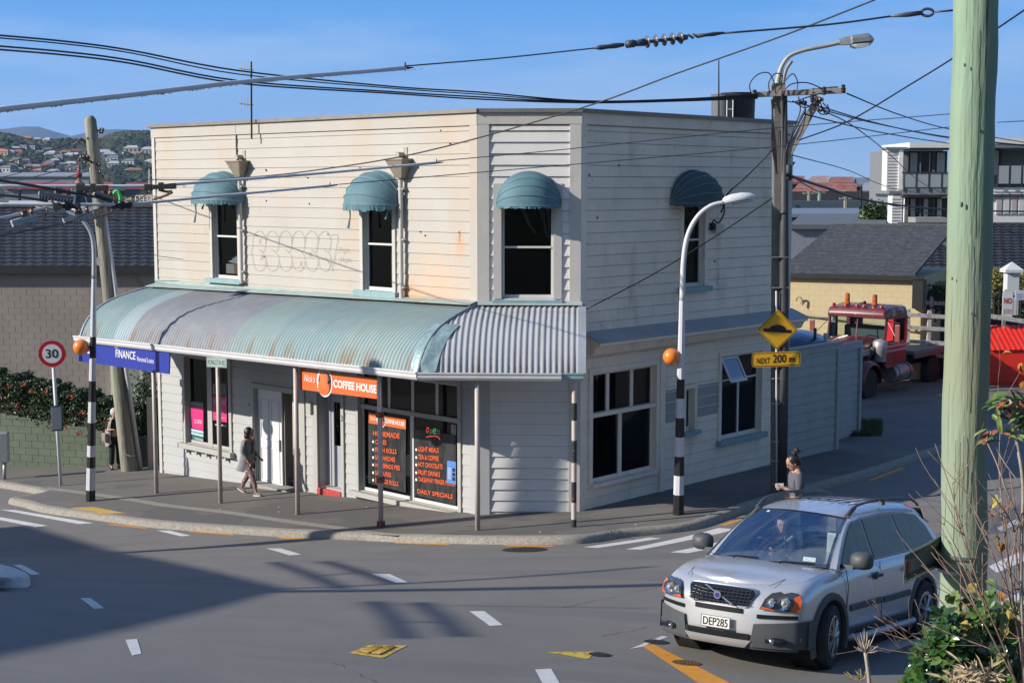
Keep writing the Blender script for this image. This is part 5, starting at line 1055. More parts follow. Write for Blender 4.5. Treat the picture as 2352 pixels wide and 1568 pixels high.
t=thing('ring_fitting','wire ring and turnbuckle joining the top wire near the green pole','fitting',V(2125,29,19)); mb=MB(); c=V(2130,29,19); mb.tube([c+Ve((.075*math.cos(a),0,.045*math.sin(a))) for a in [2*PI*k/16 for k in range(17)]],.018,6); mb.tube([V(2045,38,19),V(2085,34,19),V(2116,30,19)],[.014,.032,.03],8); mb.build('ring',M_wire,t,True)
# black bundle across the sky
for i,(a,b,c,d,e,f,lab) in enumerate(((85,112,155,184,220,214,'topmost'),(91,118,163,193,224,218,'second'),(110,135,178,204,229,222,'third'),(118,142,184,212,233,226,'lowest'))):
    cable('%s of the four black cables sagging across the left sky to the concrete pole'%lab,[(-30,a-6,22),(150,(a+b)/2-3,24),(300,b+4,25),(550,c+8,27),(900,e-21 if i<2 else e-18,29),(1100,e-8+i,30),(1340,232+i*1.5,30.5),(1560,228+i*1.5,31),(1740,217+i*3,31.4)],.016 if i!=1 else .012)
cable('long black cable climbing from the left pole past the windows to the top edge',[(228,396,39.6),(322,411,35),(450,413,30),(545,409,28),(703,394,26),(968,350,24),(1330,250,22),(1560,167,21),(1800,82,20),(2030,-8,19)],.0115)
cable('black service cable looping from the concrete pole to the box on the side wall',[(1773,345,31.2),(1720,400,31.5),(1668,450,32),(1663,490,32.6),(1650,512,33.3),(1640,505,33.9),(1634,520,34)],.018)
cable('black service cable from the concrete pole down to the canopy corner',[(1774,455,31.2),(1640,545,31.1),(1500,630,31),(1345,711,30.7)],.014)
cable('black cable rising from the crossarm brace to the top right corner',[(1836,322,31),(1950,278,29),(2090,195,27),(2195,130,25),(2370,12,22)],.014)
for i,(a,b,lab) in enumerate((((1945,215),(2186,298),'highest'),((1866,240),(2186,318),'second'),((1830,236),(2186,316),'third'),((1846,262),(2186,330),'lowest'))):
    x0,y0=a;x1,y1=b; cable('%s of four black wires fanning right from the crossarm behind the green pole'%lab,[(x0,y0,31.3),((x0+x1)/2,(y0+y1)/2+7,40),(x1,y1,48),(2380,y1+(20 if i else 34),54)],.016)
cable('black cable dropping from the crossarm to the apartment balcony',[(1885,252,31.2),(1960,290,38),(2040,352,50),(2110,415,68),(2165,444,86)],.014)
cable('faint wire sloping down to the right in front of the apartment block',[(1818,356,32),(1950,392,45),(2050,432,60),(2180,455,84)],.012)
cable('thick black cable bundle running right from the pole to the street edge',[(1808,402,31.5),(1900,432,38),(2000,462,44),(2180,482,52),(2370,486,60)],.035); cable('second thin black cable beside the bundle right of the pole',[(1808,398,31.5),(1880,440,36),(1920,438,38),(1960,452,42),(2360,540,60)],.012)
for i,(y0,x1,y1,lab) in enumerate(((380,188,318,'highest'),(410,188,352,'second'),(424,187,375,'third'),(447,195,395,'lowest'))):
    cable('%s of the wires fanning left from the timber pole'%lab,[(-30,y0+6,52),(90,(y0+y1)/2+4,46),(x1,y1,40.2)],.013 if i else .02)
cable('dark span wire dropping across the left roof to the crossing frogs',[(-30,411,20),(60,424,21),(200,449,22.4),(270,460,23)],.022,M_dk); cable('dark span wire at the far left below the first span wire',[(-30,446,20),(40,452,21),(108,462,22)],.02)
cable('grey curved stay wire at lower left carrying a pale insulator plate',[(-30,546,20),(40,526,21),(90,508,22),(107,490,22.3),(108,468,22.4)],.013,M_wire); cable('second grey curved stay wire below the two insulator plates',[(-30,548,20.5),(80,526,21.5),(190,506,22.5),(250,490,23),(262,470,23)],.013,M_wire)
cable('pale wire with four small insulators at the left edge',[(-30,506,21),(20,497,21.4),(40,492,21.6),(110,476,22.2)],.02,M_tube)
for (x,y) in ((200,1),): pass
# section insulators (comb-like runners)
def comb(label,x0,y0,x1,y1,Y,dark,h=9):
    t=thing('section_insulator',label,'insulator',V((x0+x1)/2,(y0+y1)/2,Y)); a=V(x0,y0,Y); b=V(x1,y1,Y+.3); mb=MB(); d=(b-a); l=d.length; dn=d.normalized(); sd=dn.cross(Ve((0,0,1))).normalized(); up=sd.cross(dn); hh=h/F*Y
    mb.box((a+b)/2+up*hh*.5,(l,.05,hh*.6),(dn,sd,up)); mb.build('bar',mat('plate_pale',(.50,.56,.63),.5,0,.06) if not dark else mat('plate_grey',(.28,.30,.32),.5,0,.1),t,bevel=.006)
    mb=MB()
    for k in range(11): mb.box(a.lerp(b,(k+.5)/11)-up*hh*.15,(l/11*.62,.045,hh*.6),(dn,sd,up))
    mb.build('teeth',mat('plate_pale') if not dark else mat('plate_dark',(.10,.10,.11),.6),t)
    mb=MB()
    for k in (.5,.62,.85): mb.lathe([(.03,0),(.035,.03),(.02,.06),(.03,.09)],a.lerp(b,k)+up*hh*.9,n=8)
    mb.build('copper_bolts',mat('copper',(.30,.16,.09),.5,.3,.2),t); return t
comb('dark slotted insulator plate on the left, highest at the left edge',88,450,168,462,22,True,13); comb('dark slotted insulator plate just right of the leaning timber pole',335*.64+0,447,258,462,22.6,True,13)
comb('pale blue slotted insulator plate near the left edge below the tubes',27,516,84,500,21.5,False,12); comb('pale blue slotted insulator plate in front of the leaning lamp arm',146,511,212,496,22.2,False,12)
def clamp(label,x0,x1,y0,y1,Y,hook=None):
    t=thing('wire_clamp',label,'clamp',V((x0+x1)/2,y0,Y)); mb=MB(); a=V(x0,y0,Y); b=V(x1,y1,Y); dn=(b-a).normalized(); sd=Ve((0,1,0)); up=Ve((0,0,1))
    for s0,s1,h in ((0,.25,.10),(.25,.45,.07),(.45,.6,.13),(.6,.8,.08),(.8,1,.09)): mb.box(a.lerp(b,(s0+s1)/2)-Ve((0,0,.02)),((b-a).length*(s1-s0),.09,h),(dn,sd,up))
    mb.build('body',mat('clamp_black',(.02,.02,.024),.5,0,.3,20),t,bevel=.008)
    if hook: mb=MB(); mb.tube(smooth_path([V(x,y,Y) for x,y in hook],4),.022,6); mb.build('hook',mat('copper'),t,True)
clamp('black wire clamp on the middle runner tube in front of the timber pole',176,248,428,429,22.4,((185,437),(192,445),(200,448),(212,440)))
clamp('black wire clamp on the middle runner tube beside the building edge',332,404,428,424,22.7,((365,436),(380,440),(396,441),(372,452),(350,458)))
clamp('black wire clamp on the lowest runner tube left of the timber pole',123,184,471,470,22.2,((108,442),(116,452),(122,466),(133,472)))
clamp('black wire clamp on the lowest runner tube right of the timber pole',258,304,470,468,22.6,((252,446),(262,450),(266,464),(272,470)))
for x,y0,x1,y1,Y,lab in ((185,540,0,0,0,''),): pass
cable('thin copper coloured cross wire linking the two left runner tubes',[(95,528,21.6),(150,512,22),(205,488,22.4),(290,455,22.8),(340,441,23)],.009,mat('copper'))
cable('second copper coloured cross wire below the timber pole fittings',[(198,508,22),(250,490,22.6),(300,470,22.9),(345,440,23)],.009,mat('copper'))
# thin guy wires left of building
for i,(x0,y0,x1,y1) in enumerate(((300,640,352,720),(310,655,352,700),(330,600,352,640))): cable('thin dark stay wire against the brown wall, number %s from the building edge'%('one','two','three')[i],[(x0-30,y0-60,38),((x0+x1)/2-8,(y0+y1)/2-30,40),(x1,y1,43)],.008)

# overhead line fittings out of frame to the left, whose blurred shadows fall on the road
def shade_bar(label,segs,h):
    t=None
    for (x0,y0,x1,y1,r) in segs:
        a=G(x0,y0); b=G(x1,y1); a=a-l2*(h/math.tan(EL))+Ve((0,0,h)); b=b-l2*(h/math.tan(EL))+Ve((0,0,h))
        if t is None: t=thing('overhead_fitting',label,'fitting',a)
        mb=MB(); mb.tube([a,a.lerp(b,.5)+Ve((0,0,.02)),b],r,8); mb.build('bar',M_dk,t,True)
shade_bar('cluster of trolley wire fittings out of frame above the left lane',((630,1290,790,1352,.06),(745,1288,905,1340,.06),(700,1325,830,1312,.03)),7.2)
shade_bar('second cluster of trolley wire fittings out of frame above the near lane',((862,1380,935,1466,.06),(965,1382,1060,1462,.06),(820,1386,1500,1396,.022),(890,1425,1020,1430,.03)),7.6)
cable('trolley feed wire out of frame left, its thin shadow crossing the road',[(0,0,1),(1,1,1)],.001) if False else None
# ---------------- silver car
M_sil=mat('silver_paint',(.66,.67,.69),.30,.45,.03,40,coat=.8,spec=.5)
M_pl=mat('dark_plastic',(.075,.082,.09),.55,0,.1,8); M_rub=mat('tyre_rubber',(.016,.016,.017),.75,0,.15,12); M_alu=mat('alloy',(.46,.46,.47),.3,.8,.05); M_chr=mat('chrome',(.75,.76,.78),.12,1,.02); M_blkg=mat('black_gloss',(.012,.013,.015),.08,0,.1,spec=.6)
M_sg=mat('side_glass',(.022,.030,.022),.04,0,.8,5,spec=.35,stain=[((.07,.10,.05),9,.56,.62,(1,1,1),.8)]); M_ws=glassmat('windscreen_glass',(.50,.54,.56),.12,.01,.35)  # green mottling paints reflected greenery into the side glass
CX,CY,CA,CS=3.553,17.31,R(233.6),.957
def ground_frame(x,y,a,s=1,k=1.0,z=None):
    e=.4; gx=(gz(x+e,y)-gz(x-e,y))/2/e*k; gy=(gz(x,y+e)-gz(x,y-e))/2/e*k; n=Ve((-gx,-gy,1)).normalized(); f=Ve((math.cos(a),math.sin(a),0)); f=(f-n*f.dot(n)).normalized(); l=n.cross(f)
    M=Matrix(((f.x*s,l.x*s,n.x*s,x),(f.y*s,l.y*s,n.y*s,y),(f.z*s,l.z*s,n.z*s,gz(x,y) if z is None else z),(0,0,0,1))); return M
CM=ground_frame(CX,CY,CA,CS,1.0)
car=thing('silver_car','silver four wheel drive car with roof rails turning at the junction','car',(0,0,0),None,CM)
def cbuild(mb,name,m,par=None,**k): mb.xf(CM); return mb.build(name,m,par or car,**k)
def xfront(y): return 2.40-.30*(abs(y)/.90)**2.7
def xrear(y): return -2.40+.22*(abs(y)/.90)**3
def zb(x): # shoulder height
    return 1.155-.035*(x+2.4)/3.0 if x<.9 else (1.08+.0*x if x<1.2 else 1.08-.135*((x-1.2)/1.2)**1.5)
side=[]
W0=.94
def plan(): # outline points front centre -> rear centre (left side, y>=0)
    p=[]
    for y in (0,.15,.3,.45,.58,.68,.76,.83,.88): p.append((xfront(y),y))
    for x,y in ((1.95,.915),(1.75,.93),(1.45,.935),(1.1,.935),(.6,.935),(0,.935),(-.6,.935),(-1.1,.935),(-1.45,.935),(-1.8,.925),(-2.1,.90)): p.append((x,y))
    for y in (.85,.78,.68,.55,.4,.2,0): p.append((xrear(y),y))
    return p
PL=plan()
lev=[(.24,-.10),(.30,-.03),(.42,0),(.55,.005),(.66,.0),(.76,-.004),(.84,-.012),(.92,-.035),(.97,-.07),(1.0,-.13)]
def lvl(i):
    f,ins=lev[i]; out=[]
    for (x,y) in PL:
        zt=zb(x); z=f if f<.5 else .5+(f-.5)/.5*(zt-.5) if f>.5 else f
        c=math.hypot(x,y) or 1
        nx=1 if x>2.0 else (-1 if x<-2.1 else 0); ys=max(0,y+ins*(1 if y>.3 else y/.3)); xs_=x+(ins*.55*nx if f>.5 else ins*.5*nx)
        if x>1.9 and f>.8: xs_-= (f-.8)*.55
        out.append(Ve((xs_,ys,z)))
    return out
rows=[lvl(i) for i in range(len(lev))]
mb=MB(); full=[]
for r in rows: full.append(r+[Ve((p.x,-p.y,p.z)) for p in reversed(r[1:-1])]+[r[0]])
mb.grid(full)
top=rows[-1]; n=len(top)
acr=[]
for p in top[1:-1]:
    crown=.055 if p.x>1.1 else .02; row=[]
    for k in range(9):
        t=-1+2*k/8; y=p.y*t; z=p.z+crown*(1-t*t)+ (.018*math.exp(-((abs(t)-.80)/.12)**2) if p.x>1.0 else 0)
        row.append(Ve((p.x if abs(t)>.99 else p.x,y,z)))
    acr.append(row)
mb.grid(acr); mb.poly([top[0]]+acr[0]); mb.poly([top[-1]]+acr[-1])
mb.poly([p for p in full[0][:-1]])
# wheel arches cut with cylinders
mb.xf(CM); body=mb.build('body',M_sil,car,fix=True)
sm=body.modifiers.new('s','SUBSURF'); sm.levels=sm.render_levels=1
cut=MB()
for wx in (1.44,-1.42):
    for s in (-1,1): cut.lathe([(.425,-.22),(.425,.22)],(wx,s*.86,.37),'y',40)
cut.xf(CM); co=cut.build('cutter',M_blkg,None,fix=True); co.parent=None
bo=body.modifiers.new('b','BOOLEAN'); bo.object=co; bo.operation='DIFFERENCE'; bo.solver='EXACT'
me=evalmesh(body); body.modifiers.clear(); old=body.data; body.data=me
me.transform(Matrix.Identity(4)); bpy.data.objects.remove(co)
me.polygons.foreach_set('use_smooth',[True]*len(me.polygons)); me.set_sharp_from_angle(angle=R(38))
# greenhouse
def sy(z): return .845-(z-1.10)*.42
mb=MB()
zr=1.60
def spt(x,z,s,e=0): return Ve((x,s*(sy(z)+e),z))
shell=[(1.20,1.06),(.98,1.24),(.72,1.42),(.50,1.555),(.30,1.62),(-.4,1.655),(-1.2,1.64),(-1.75,1.59),(-2.0,1.46),(-2.2,1.25),(-2.30,1.10),(-1.2,1.08),(0,1.06)]
for s in (-1,1):
    pts=[spt(x,z,s) for x,z in shell]; mb.poly(pts if s>0 else pts[::-1])
cbuild(mb,'side_frame',M_sil)
wins=[[(1.00,1.13),(.80,1.29),(.55,1.46),(.36,1.555),(.10,1.585),(.10,1.14)],[(.02,1.14),(.02,1.59),(-.5,1.60),(-.86,1.595),(-.98,1.16)],[(-1.07,1.16),(-.95,1.595),(-1.35,1.585),(-1.68,1.54),(-1.90,1.38),(-2.02,1.20)]]
for s in (1,-1):
    mb=MB(); f=[(1.08,1.10),(.85,1.30),(.58,1.48),(.37,1.58),(.0,1.605),(-.5,1.62),(-1.3,1.605),(-1.72,1.56),(-1.95,1.40),(-2.10,1.16),(-1.0,1.13),(0,1.115)]
    mb.slab([spt(x,z,s,.002) for x,z in f],Ve((0,s*.004,0))); cbuild(mb,'window_surround',M_blkg)
    for w_ in wins:
        mb=MB(); mb.slab([spt(x,z,s,.008) for x,z in w_],Ve((0,s*.003,0))); cbuild(mb,'side_window',M_sg)
# roof
rows=[]
for x,zc,ww in ((.36,1.665,.60),(.30,1.69,.63),(0,1.73,.645),(-.5,1.755,.65),(-1.0,1.755,.65),(-1.5,1.735,.645),(-1.85,1.70,.63),(-2.02,1.655,.60)):
    r=[]
    for k in range(13):
        t=-1+2*k/12; y=ww*t; edge=max(0,abs(t)-.82)/.18; xx=x+ (.13*(1-t*t) if x>.3 else 0); z=zc-.045*t*t-.055*edge**2*1.2; r.append(Ve((xx,y,z)))
    rows.append(r)
mb=MB(); mb.grid(rows,0,True)
for s,k in ((-1,0),(1,12)): mb.grid([[r[k] for r in rows],[Ve((r[k].x-.0,s*(sy(1.60)+.004),min(r[k].z-.03,1.625))) for r in rows]],0,s<0)
mb.grid([rows[-1],[Ve((p.x-.25,p.y*1.1,1.42)) for p in rows[-1]]],0,True)
cbuild(mb,'roof',M_sil,None,smooth=50,fix=True)
mb=MB()
for k in range(7):
    y=-.40+.135*k
    if 0<=k<7: mb.tube([Ve((x,y,1.755-.045*(y/.65)**2-(.0 if x>-.2 else 0)+(-.018 if x>-.05 else .0)+(-.02 if x<-1.5 else .002))) for x in (-.1,-.5,-1.0,-1.55)],.006,4)
cbuild(mb,'roof_ribs',M_pl)
# rear glass
mb=MB(); mb.quad(Ve((-2.08,.58,1.60)),Ve((-2.08,-.58,1.60)),Ve((-2.33,-.66,1.18)),Ve((-2.33,.66,1.18))); mb.quad(Ve((-2.06,.6,1.62)),Ve((-2.06,-.6,1.62)),Ve((-2.30,-.70,1.1)),Ve((-2.30,.70,1.1))); cbuild(mb,'rear_window',M_sg)
# windscreen: curved
def wsp(u,v,e=0): # u -1..1 v 0 bottom 1 top
    xb=1.40-.22*u*u; zbb=1.085-.015*u*u; yb=.76*u; xt=.50-.14*u*u; zt=1.665-.045*u*u; yt=.60*u
    return Ve((xb+(xt-xb)*v+.03*math.sin(PI*v)+e*.6,yb+(yt-yb)*v,zbb+(zt-zbb)*v+.03*math.sin(PI*v)+e))
mb=MB(); mb.grid([[wsp(-1+2*i/12,.04+.92*j/8,.006) for i in range(13)] for j in range(9)],0,True); cbuild(mb,'windscreen',M_ws,None,smooth=True)
for s in (-1,1):
    mb=MB(); mb.grid([[wsp(s*1.0,j/8,.0) for j in range(9)],[Ve((wsp(s,j/8).x-.06,s*(sy(wsp(s,j/8).z)+.01),wsp(s,j/8).z+.005)) for j in range(9)]],0,s<0)
    cbuild(mb,'pillar',M_sil,None,smooth=True,fix=True)
mb=MB()
for a,b in ((0,.045),(.955,1.0)): mb.grid([[wsp(-1+2*i/12,a+(b-a)*j,.004) for i in range(13)] for j in range(2)],0,True)
for s in (-1,1): mb.grid([[wsp(s*(.955+.045*j),v/8,.005) for v in range(9)] for j in range(2)])
cbuild(mb,'windscreen_border',M_blkg)
mb=MB(); mb.grid([[Ve((1.44-.24*t*t-.06*j,t*.80,1.085+.0*j+ (.025 if j==0 else .02))) for t in [-1+2*i/12 for i in range(13)]] for j in range(2)]); cbuild(mb,'cowl',M_pl)
mb=MB()
for y0,y1 in ((-.02,.62),(-.62,-.05)): mb.tube([wsp(y0/.76,-.01,.02),wsp((y0+y1)/2/.76,.045,.022),wsp(y1/.76,.06,.02)],.011,5)
cbuild(mb,'wipers',M_blkg)
# interior
M_int=mat('cabin_dark',(.03,.033,.036),.8,0,.2); M_seat=mat('seat_leather',(.42,.46,.44),.5,0,.08,5,.3,20)
mb=MB(); mb.bbox((-2.0,-.74,.95),(1.0,.74,1.0)); mb.bbox((.72,-.72,.95),(1.22,.72,1.09)); mb.bbox((-.62,-.7,.9),(-.56,.7,1.3)); cbuild(mb,'cabin',M_int)
def seat(y):
    mb=MB(); mb.box((-.10,y,1.12),(.12,.46,.56),(Ve((1,0,-.18)).normalized(),Ve((0,1,0)),Ve((.18,0,1)).normalized()),0,.85); mb.box((-.17,y,1.49),(.09,.27,.17),None,0,.9); mb.box((.1,y,.93),(.5,.48,.14)); cbuild(mb,'seat',M_seat,None,bevel=.03)
seat(.38); seat(-.38)
mb=MB(); mb.tube([Ve((.60+.07*math.sin(a)*.5,-.38+.18*math.cos(a),1.13+.17*math.sin(a))) for a in [2*PI*k/20 for k in range(21)]],.014,6); mb.tube([Ve((.6,-.55,1.13)),Ve((.6,-.2,1.13))],.015,6); cbuild(mb,'steering_wheel',M_blkg)
mb=MB(); mb.quad(wsp(.62,.10,.012),wsp(.80,.10,.012),wsp(.79,.17,.012),wsp(.61,.17,.012)); mb.quad(wsp(-.62,.9,.012),wsp(-.55,.9,.012),wsp(-.55,.94,.012),wsp(-.62,.94,.012)); cbuild(mb,'windscreen_label',mat('label_pale',(.55,.70,.72),.5,0,.3,60))
# roof rails
for s in (-1,1):
    mb=MB(); path=[Ve((.34,s*.60,1.655)),Ve((.22,s*.60,1.72)),Ve((0,s*.60,1.765)),Ve((-.5,s*.60,1.795)),Ve((-1.1,s*.60,1.79)),Ve((-1.6,s*.60,1.765)),Ve((-1.85,s*.60,1.715)),Ve((-1.95,s*.60,1.665))]; mb.tube(smooth_path(path,4),.016,8,sx=1.3); mb.box((-.72,s*.60,1.765),(.10,.045,.08)); mb.tube([Ve((.36,s*.60,1.64)),Ve((.12,s*.60,1.735))],[.03,.022],8); cbuild(mb,'roof_rail',M_pl,None,smooth=50)
# mirrors
for s in (-1,1):
    mb=MB(); c=Ve((.93,s*1.05,1.20)); rows=[]
    for k,(t,a,b) in enumerate(((-.10,.02,.02),(-.085,.085,.07),(-.02,.13,.10),(.05,.135,.105),(.06,.12,.09))): rows.append([c+Ve((-t,math.copysign(1,math.cos(q))*abs(math.cos(q))**.7*a,math.copysign(1,math.sin(q))*abs(math.sin(q))**.7*b)) for q in [2*PI*j/18 for j in range(19)]])
    mb.grid(rows); mb.poly(rows[0][:-1]); mb.poly(rows[-1][:-1]); mb.box((.95,s*.90,1.12),(.09,.16,.05)); mi=cbuild(mb,'wing_mirror',M_pl,None,smooth=50,fix=True)
    mb=MB(); mb.box(c+Ve((-.062,0,0)),(.004,.21,.15)); cbuild(mb,'mirror_glass',M_chr,mi)
# shut lines, handles, rubbing strips, sills
def sp2(x,z,s,e=.0): # on body side
    return Ve((x,s*(.938+e- (max(0,z-.9)**2)*1.2),z))
for s in (1,-1):
    mb=MB()
    for pts in (((1.0,1.09),(1.0,.9),(1.03,.6),(.98,.42)),((-.02,1.10),(-.02,.6),(-.03,.42)),((-1.02,1.12),(-1.0,.9),(-.93,.8)),((.98,.42),(-.95,.42))): mb.tube([sp2(x,z,s,.002) for x,z in pts],.005,4)
    cbuild(mb,'shut_line',M_blkg)
    for x in (.15,-.85):
        mb=MB(); mb.box(sp2(x,.955,s,.028),(.19,.035,.035)); mb.ball(sp2(x+.03,.955,s,.005),.065,12,8,0,(1.1,.25,.75)); cbuild(mb,'door_handle',M_pl,None,bevel=.012)
    for x0,x1 in ((.93,.02),(-.06,-.93)):
        mb=MB(); mb.slab([sp2(x0,.60,s,-.01),sp2(x0,.675,s,-.01),sp2(x1,.685,s,-.01),sp2(x1,.61,s,-.01)],Ve((0,s*.032,0))); cbuild(mb,'rubbing_strip',M_pl,None,bevel=.008)
    mb=MB(); mb.slab([Ve((1.0,s*.90,.26)),Ve((1.0,s*.925,.40)),Ve((-1.0,s*.925,.40)),Ve((-1.0,s*.90,.26))],Ve((0,s*.024,0))); cbuild(mb,'sill_cladding',M_pl)
    mb=MB(); mb.tube(smooth_path([Ve((.98,s*.93,.30)),Ve((.85,s*1.02,.305)),Ve((.6,s*1.04,.31)),Ve((-.6,s*1.04,.31)),Ve((-.85,s*1.02,.31)),Ve((-.98,s*.93,.30))],4),.045,10); cbuild(mb,'step_bar',mat('satin_steel',(.38,.39,.40),.4,.6,.05),None,smooth=True)
    for wx in (1.44,-1.42):
        mb=MB(); rows=[]
        for k in range(25):
            a=-.42+(PI+.84)*k/24; rows.append([Ve((wx+rr*math.cos(a),s*(.915+o),.37+rr*math.sin(a))) for rr,o in ((.415,-.14),(.415,.035),(.44,.042),(.49,.032),(.50,.0))])
        mb.grid(rows); cbuild(mb,'arch_cladding',M_pl,None,smooth=40,fix=True)
        # wheel liner
        mb=MB(); mb.lathe([(.42,-.3),(.42,.0)] if s>0 else [(.42,0),(.42,.3)],(wx,s*.90,.37),'y',28); cbuild(mb,'wheel_well',mat('well_black',(.006,.006,.006),.95))
# wheels
def wheel(wx,s,steer=0):
    base=Matrix.Translation((wx,s*.845,.365))@Matrix.Rotation(steer,4,'Z')@(Matrix.Rotation(PI,4,'Z') if s<0 else Matrix.Identity(4))
    mb=MB(); mb.lathe([(.235,-.11),(.30,-.125),(.345,-.118),(.362,-.095),(.366,-.03),(.366,.03),(.362,.095),(.345,.118),(.30,.125),(.235,.11)],(0,0,0),'y',44)
    mb.xf(base); mb.xf(CM); wh=mb.build('wheel',M_rub,car,40,fix=True)
    mb=MB(); mb.lathe([(.24,-.10),(.245,-.125),(.225,-.13),(.20,-.06),(.195,.08),(.235,.1)],(0,0,0),'y',40); 
    for k in range(7):
        a=2*PI*k/7
        for da in (-.10,.10):
            p=[Ve((r_*math.cos(a+da*f),-.075-(.045 if r_>.1 else .05)+0,r_*math.sin(a+da*f))) for r_,f in ((.04,.3),(.10,.9),(.16,1.25),(.215,1.25))]; mb.tube(p,[.022,.018,.016,.017],5)
    mb.lathe([(.0,-.145),(.035,-.143),(.055,-.125),(.06,-.09)],(0,0,0),'y',16)
    # outward is -y in this frame for 'y' lathe -> flip for left side
    if s>0: mb.xf(Matrix.Rotation(PI,4,'Z'))
    else: mb.xf(Matrix.Rotation(PI,4,'Z'))
    mb.xf(base); mb.xf(CM); mb.build('rim',M_alu,wh,40)
    mb=MB(); mb.lathe([(.20,.02),(.20,.03)],(0,0,0),'y',24); mb.xf(base); mb.xf(CM); mb.build('brake_disc',mat('brake_dark',(.05,.05,.05),.5,.5),wh)
for wx,s,st in ((1.44,1,R(10)),(1.44,-1,R(10)),(-1.42,1,0),(-1.42,-1,0)): wheel(wx,s,st)
# front details. fp(y,z,e): point on front face
def fp(y,z,e=0):
    zt=zb(2.3); f=(z-.5)/(zt-.5)*.5+.5 if z>.5 else z; ins=0
    for i in range(len(lev)-1):
        if lev[i][0]<=f<=lev[i+1][0]: ins=lev[i][1]+(lev[i+1][1]-lev[i][1])*(f-lev[i][0])/(lev[i+1][0]-lev[i][0])
    x=xfront(y)+ins*.5; 
    if f>.8: x-=(f-.8)*.5
    return Ve((x+e,y,z))
def fpatch(pts,e,name,m,par=None,nx=10,ny=3,sm=True):   # pts TL TR BR BL in (y,z) as seen from the front (y decreasing to the right)
    mb=MB(); rows=[]
    for j in range(ny+1):
        r=[]
        for i in range(nx+1):
            a=i/nx; b=j/ny; y=(pts[0][0]*(1-a)+pts[1][0]*a)*(1-b)+(pts[3][0]*(1-a)+pts[2][0]*a)*b; z=(pts[0][1]*(1-a)+pts[1][1]*a)*(1-b)+(pts[3][1]*(1-a)+pts[2][1]*a)*b; r.append(fp(y,z,e))
        rows.append(r)
    mb.grid(rows); return cbuild(mb,name,m,par,smooth=True)
def fpoly(pts,e,name,m,par=None): mb=MB(); mb.poly([fp(y,z,e) for y,z in pts]); return cbuild(mb,name,m,par)
def rrect(y0,y1,z0,z1,r,sk=0):
    o=[]
    for cy,cz,a0 in ((y1-r,z1-r,0),(y0+r,z1-r,90),(y0+r+sk,z0+r,180),(y1-r-sk,z0+r,270)):
        for q in range(5): a=R(a0+q*22.5); o.append((cy+r*math.cos(a),cz+r*math.sin(a)))
    return o
fpoly(rrect(-.42,.42,.715,.925,.05,.05),.022,'grille_surround',M_chr); gr=fpoly(rrect(-.405,.405,.73,.91,.045,.045),.027,'grille',M_blkg)
mb=MB()
for k in range(5): z=.755+.033*k; mb.tube([fp(y,z,.034) for y in (-.38,-.2,0,.2,.38)],.005,4)
for k in range(15): y=-.365+.052*k; mb.tube([fp(y,.737,.036),fp(y,.903,.036)],.0045,4)
cbuild(mb,'grille_bars',mat('grille_bar',(.10,.10,.11),.3,.6),gr)
mb=MB(); mb.tube([fp(.20,.735,.055),fp(-.20,.905,.055)],.012,6); cbuild(mb,'grille_diagonal',M_chr,gr)
mb=MB(); c=fp(0,.82,.062); mb.lathe([(.0,0),(.042,0),(.046,.012),(.0,.014)],c,'x',22); cbuild(mb,'badge_ring',M_chr,gr,smooth=40); mb=MB(); mb.lathe([(.0,0),(.028,0),(.028,.017),(.0,.018)],c,'x',20); cbuild(mb,'badge',mat('badge_blue',(.02,.03,.30),.3),gr)
# headlights
for s in (1,-1):
    def H(y,z): return (s*y,z)
    out=[(.49,.715),(.51,.76),(.53,.83),(.58,.895),(.66,.915),(.70,.895),(.76,.915),(.83,.905),(.875,.85),(.885,.775),(.88,.71),(.70,.705)]
    mb=MB(); mb.poly([fp(s*y,z,.030) for y,z in out]); hl=cbuild(mb,'headlight',mat('lamp_housing',(.10,.10,.11),.15,.5,.2,10,coat=.8))
    for y,z,r in ((.60,.80,.058),(.725,.80,.078)):
        mb=MB(); c=fp(s*y,z,.022); mb.lathe([(r,.012),(r*.98,.03),(r*.75,.018),(r*.4,.004),(.0,.0)],c,'x',24); cbuild(mb,'reflector',mat('reflector',(.75,.78,.82),.08,1,.15,60),hl,smooth=40); mb=MB(); mb.ball(c+Ve((.02,0,0)),r*.33,12,8); cbuild(mb,'projector',mat('lamp_lens_clear',(.6,.63,.68),.1,.4,.2,30),hl,smooth=True)
    mb=MB(); mb.poly([fp(s*y,z,.036) for y,z in ((.805,.86),(.85,.885),(.878,.84),(.885,.775),(.88,.715),(.79,.712),(.80,.74),(.825,.78))]); cbuild(mb,'indicator',mat('indicator_orange',(.75,.13,.02),.15,0,.2,20,coat=.8),hl); mb=MB(); mb.poly([fp(s*y,z,.036) for y,z in ((.50,.72),(.52,.75),(.60,.735),(.66,.712))]); cbuild(mb,'indicator',mat('indicator_orange',(.75,.13,.02),.15,0,.2,20,coat=.8),hl)
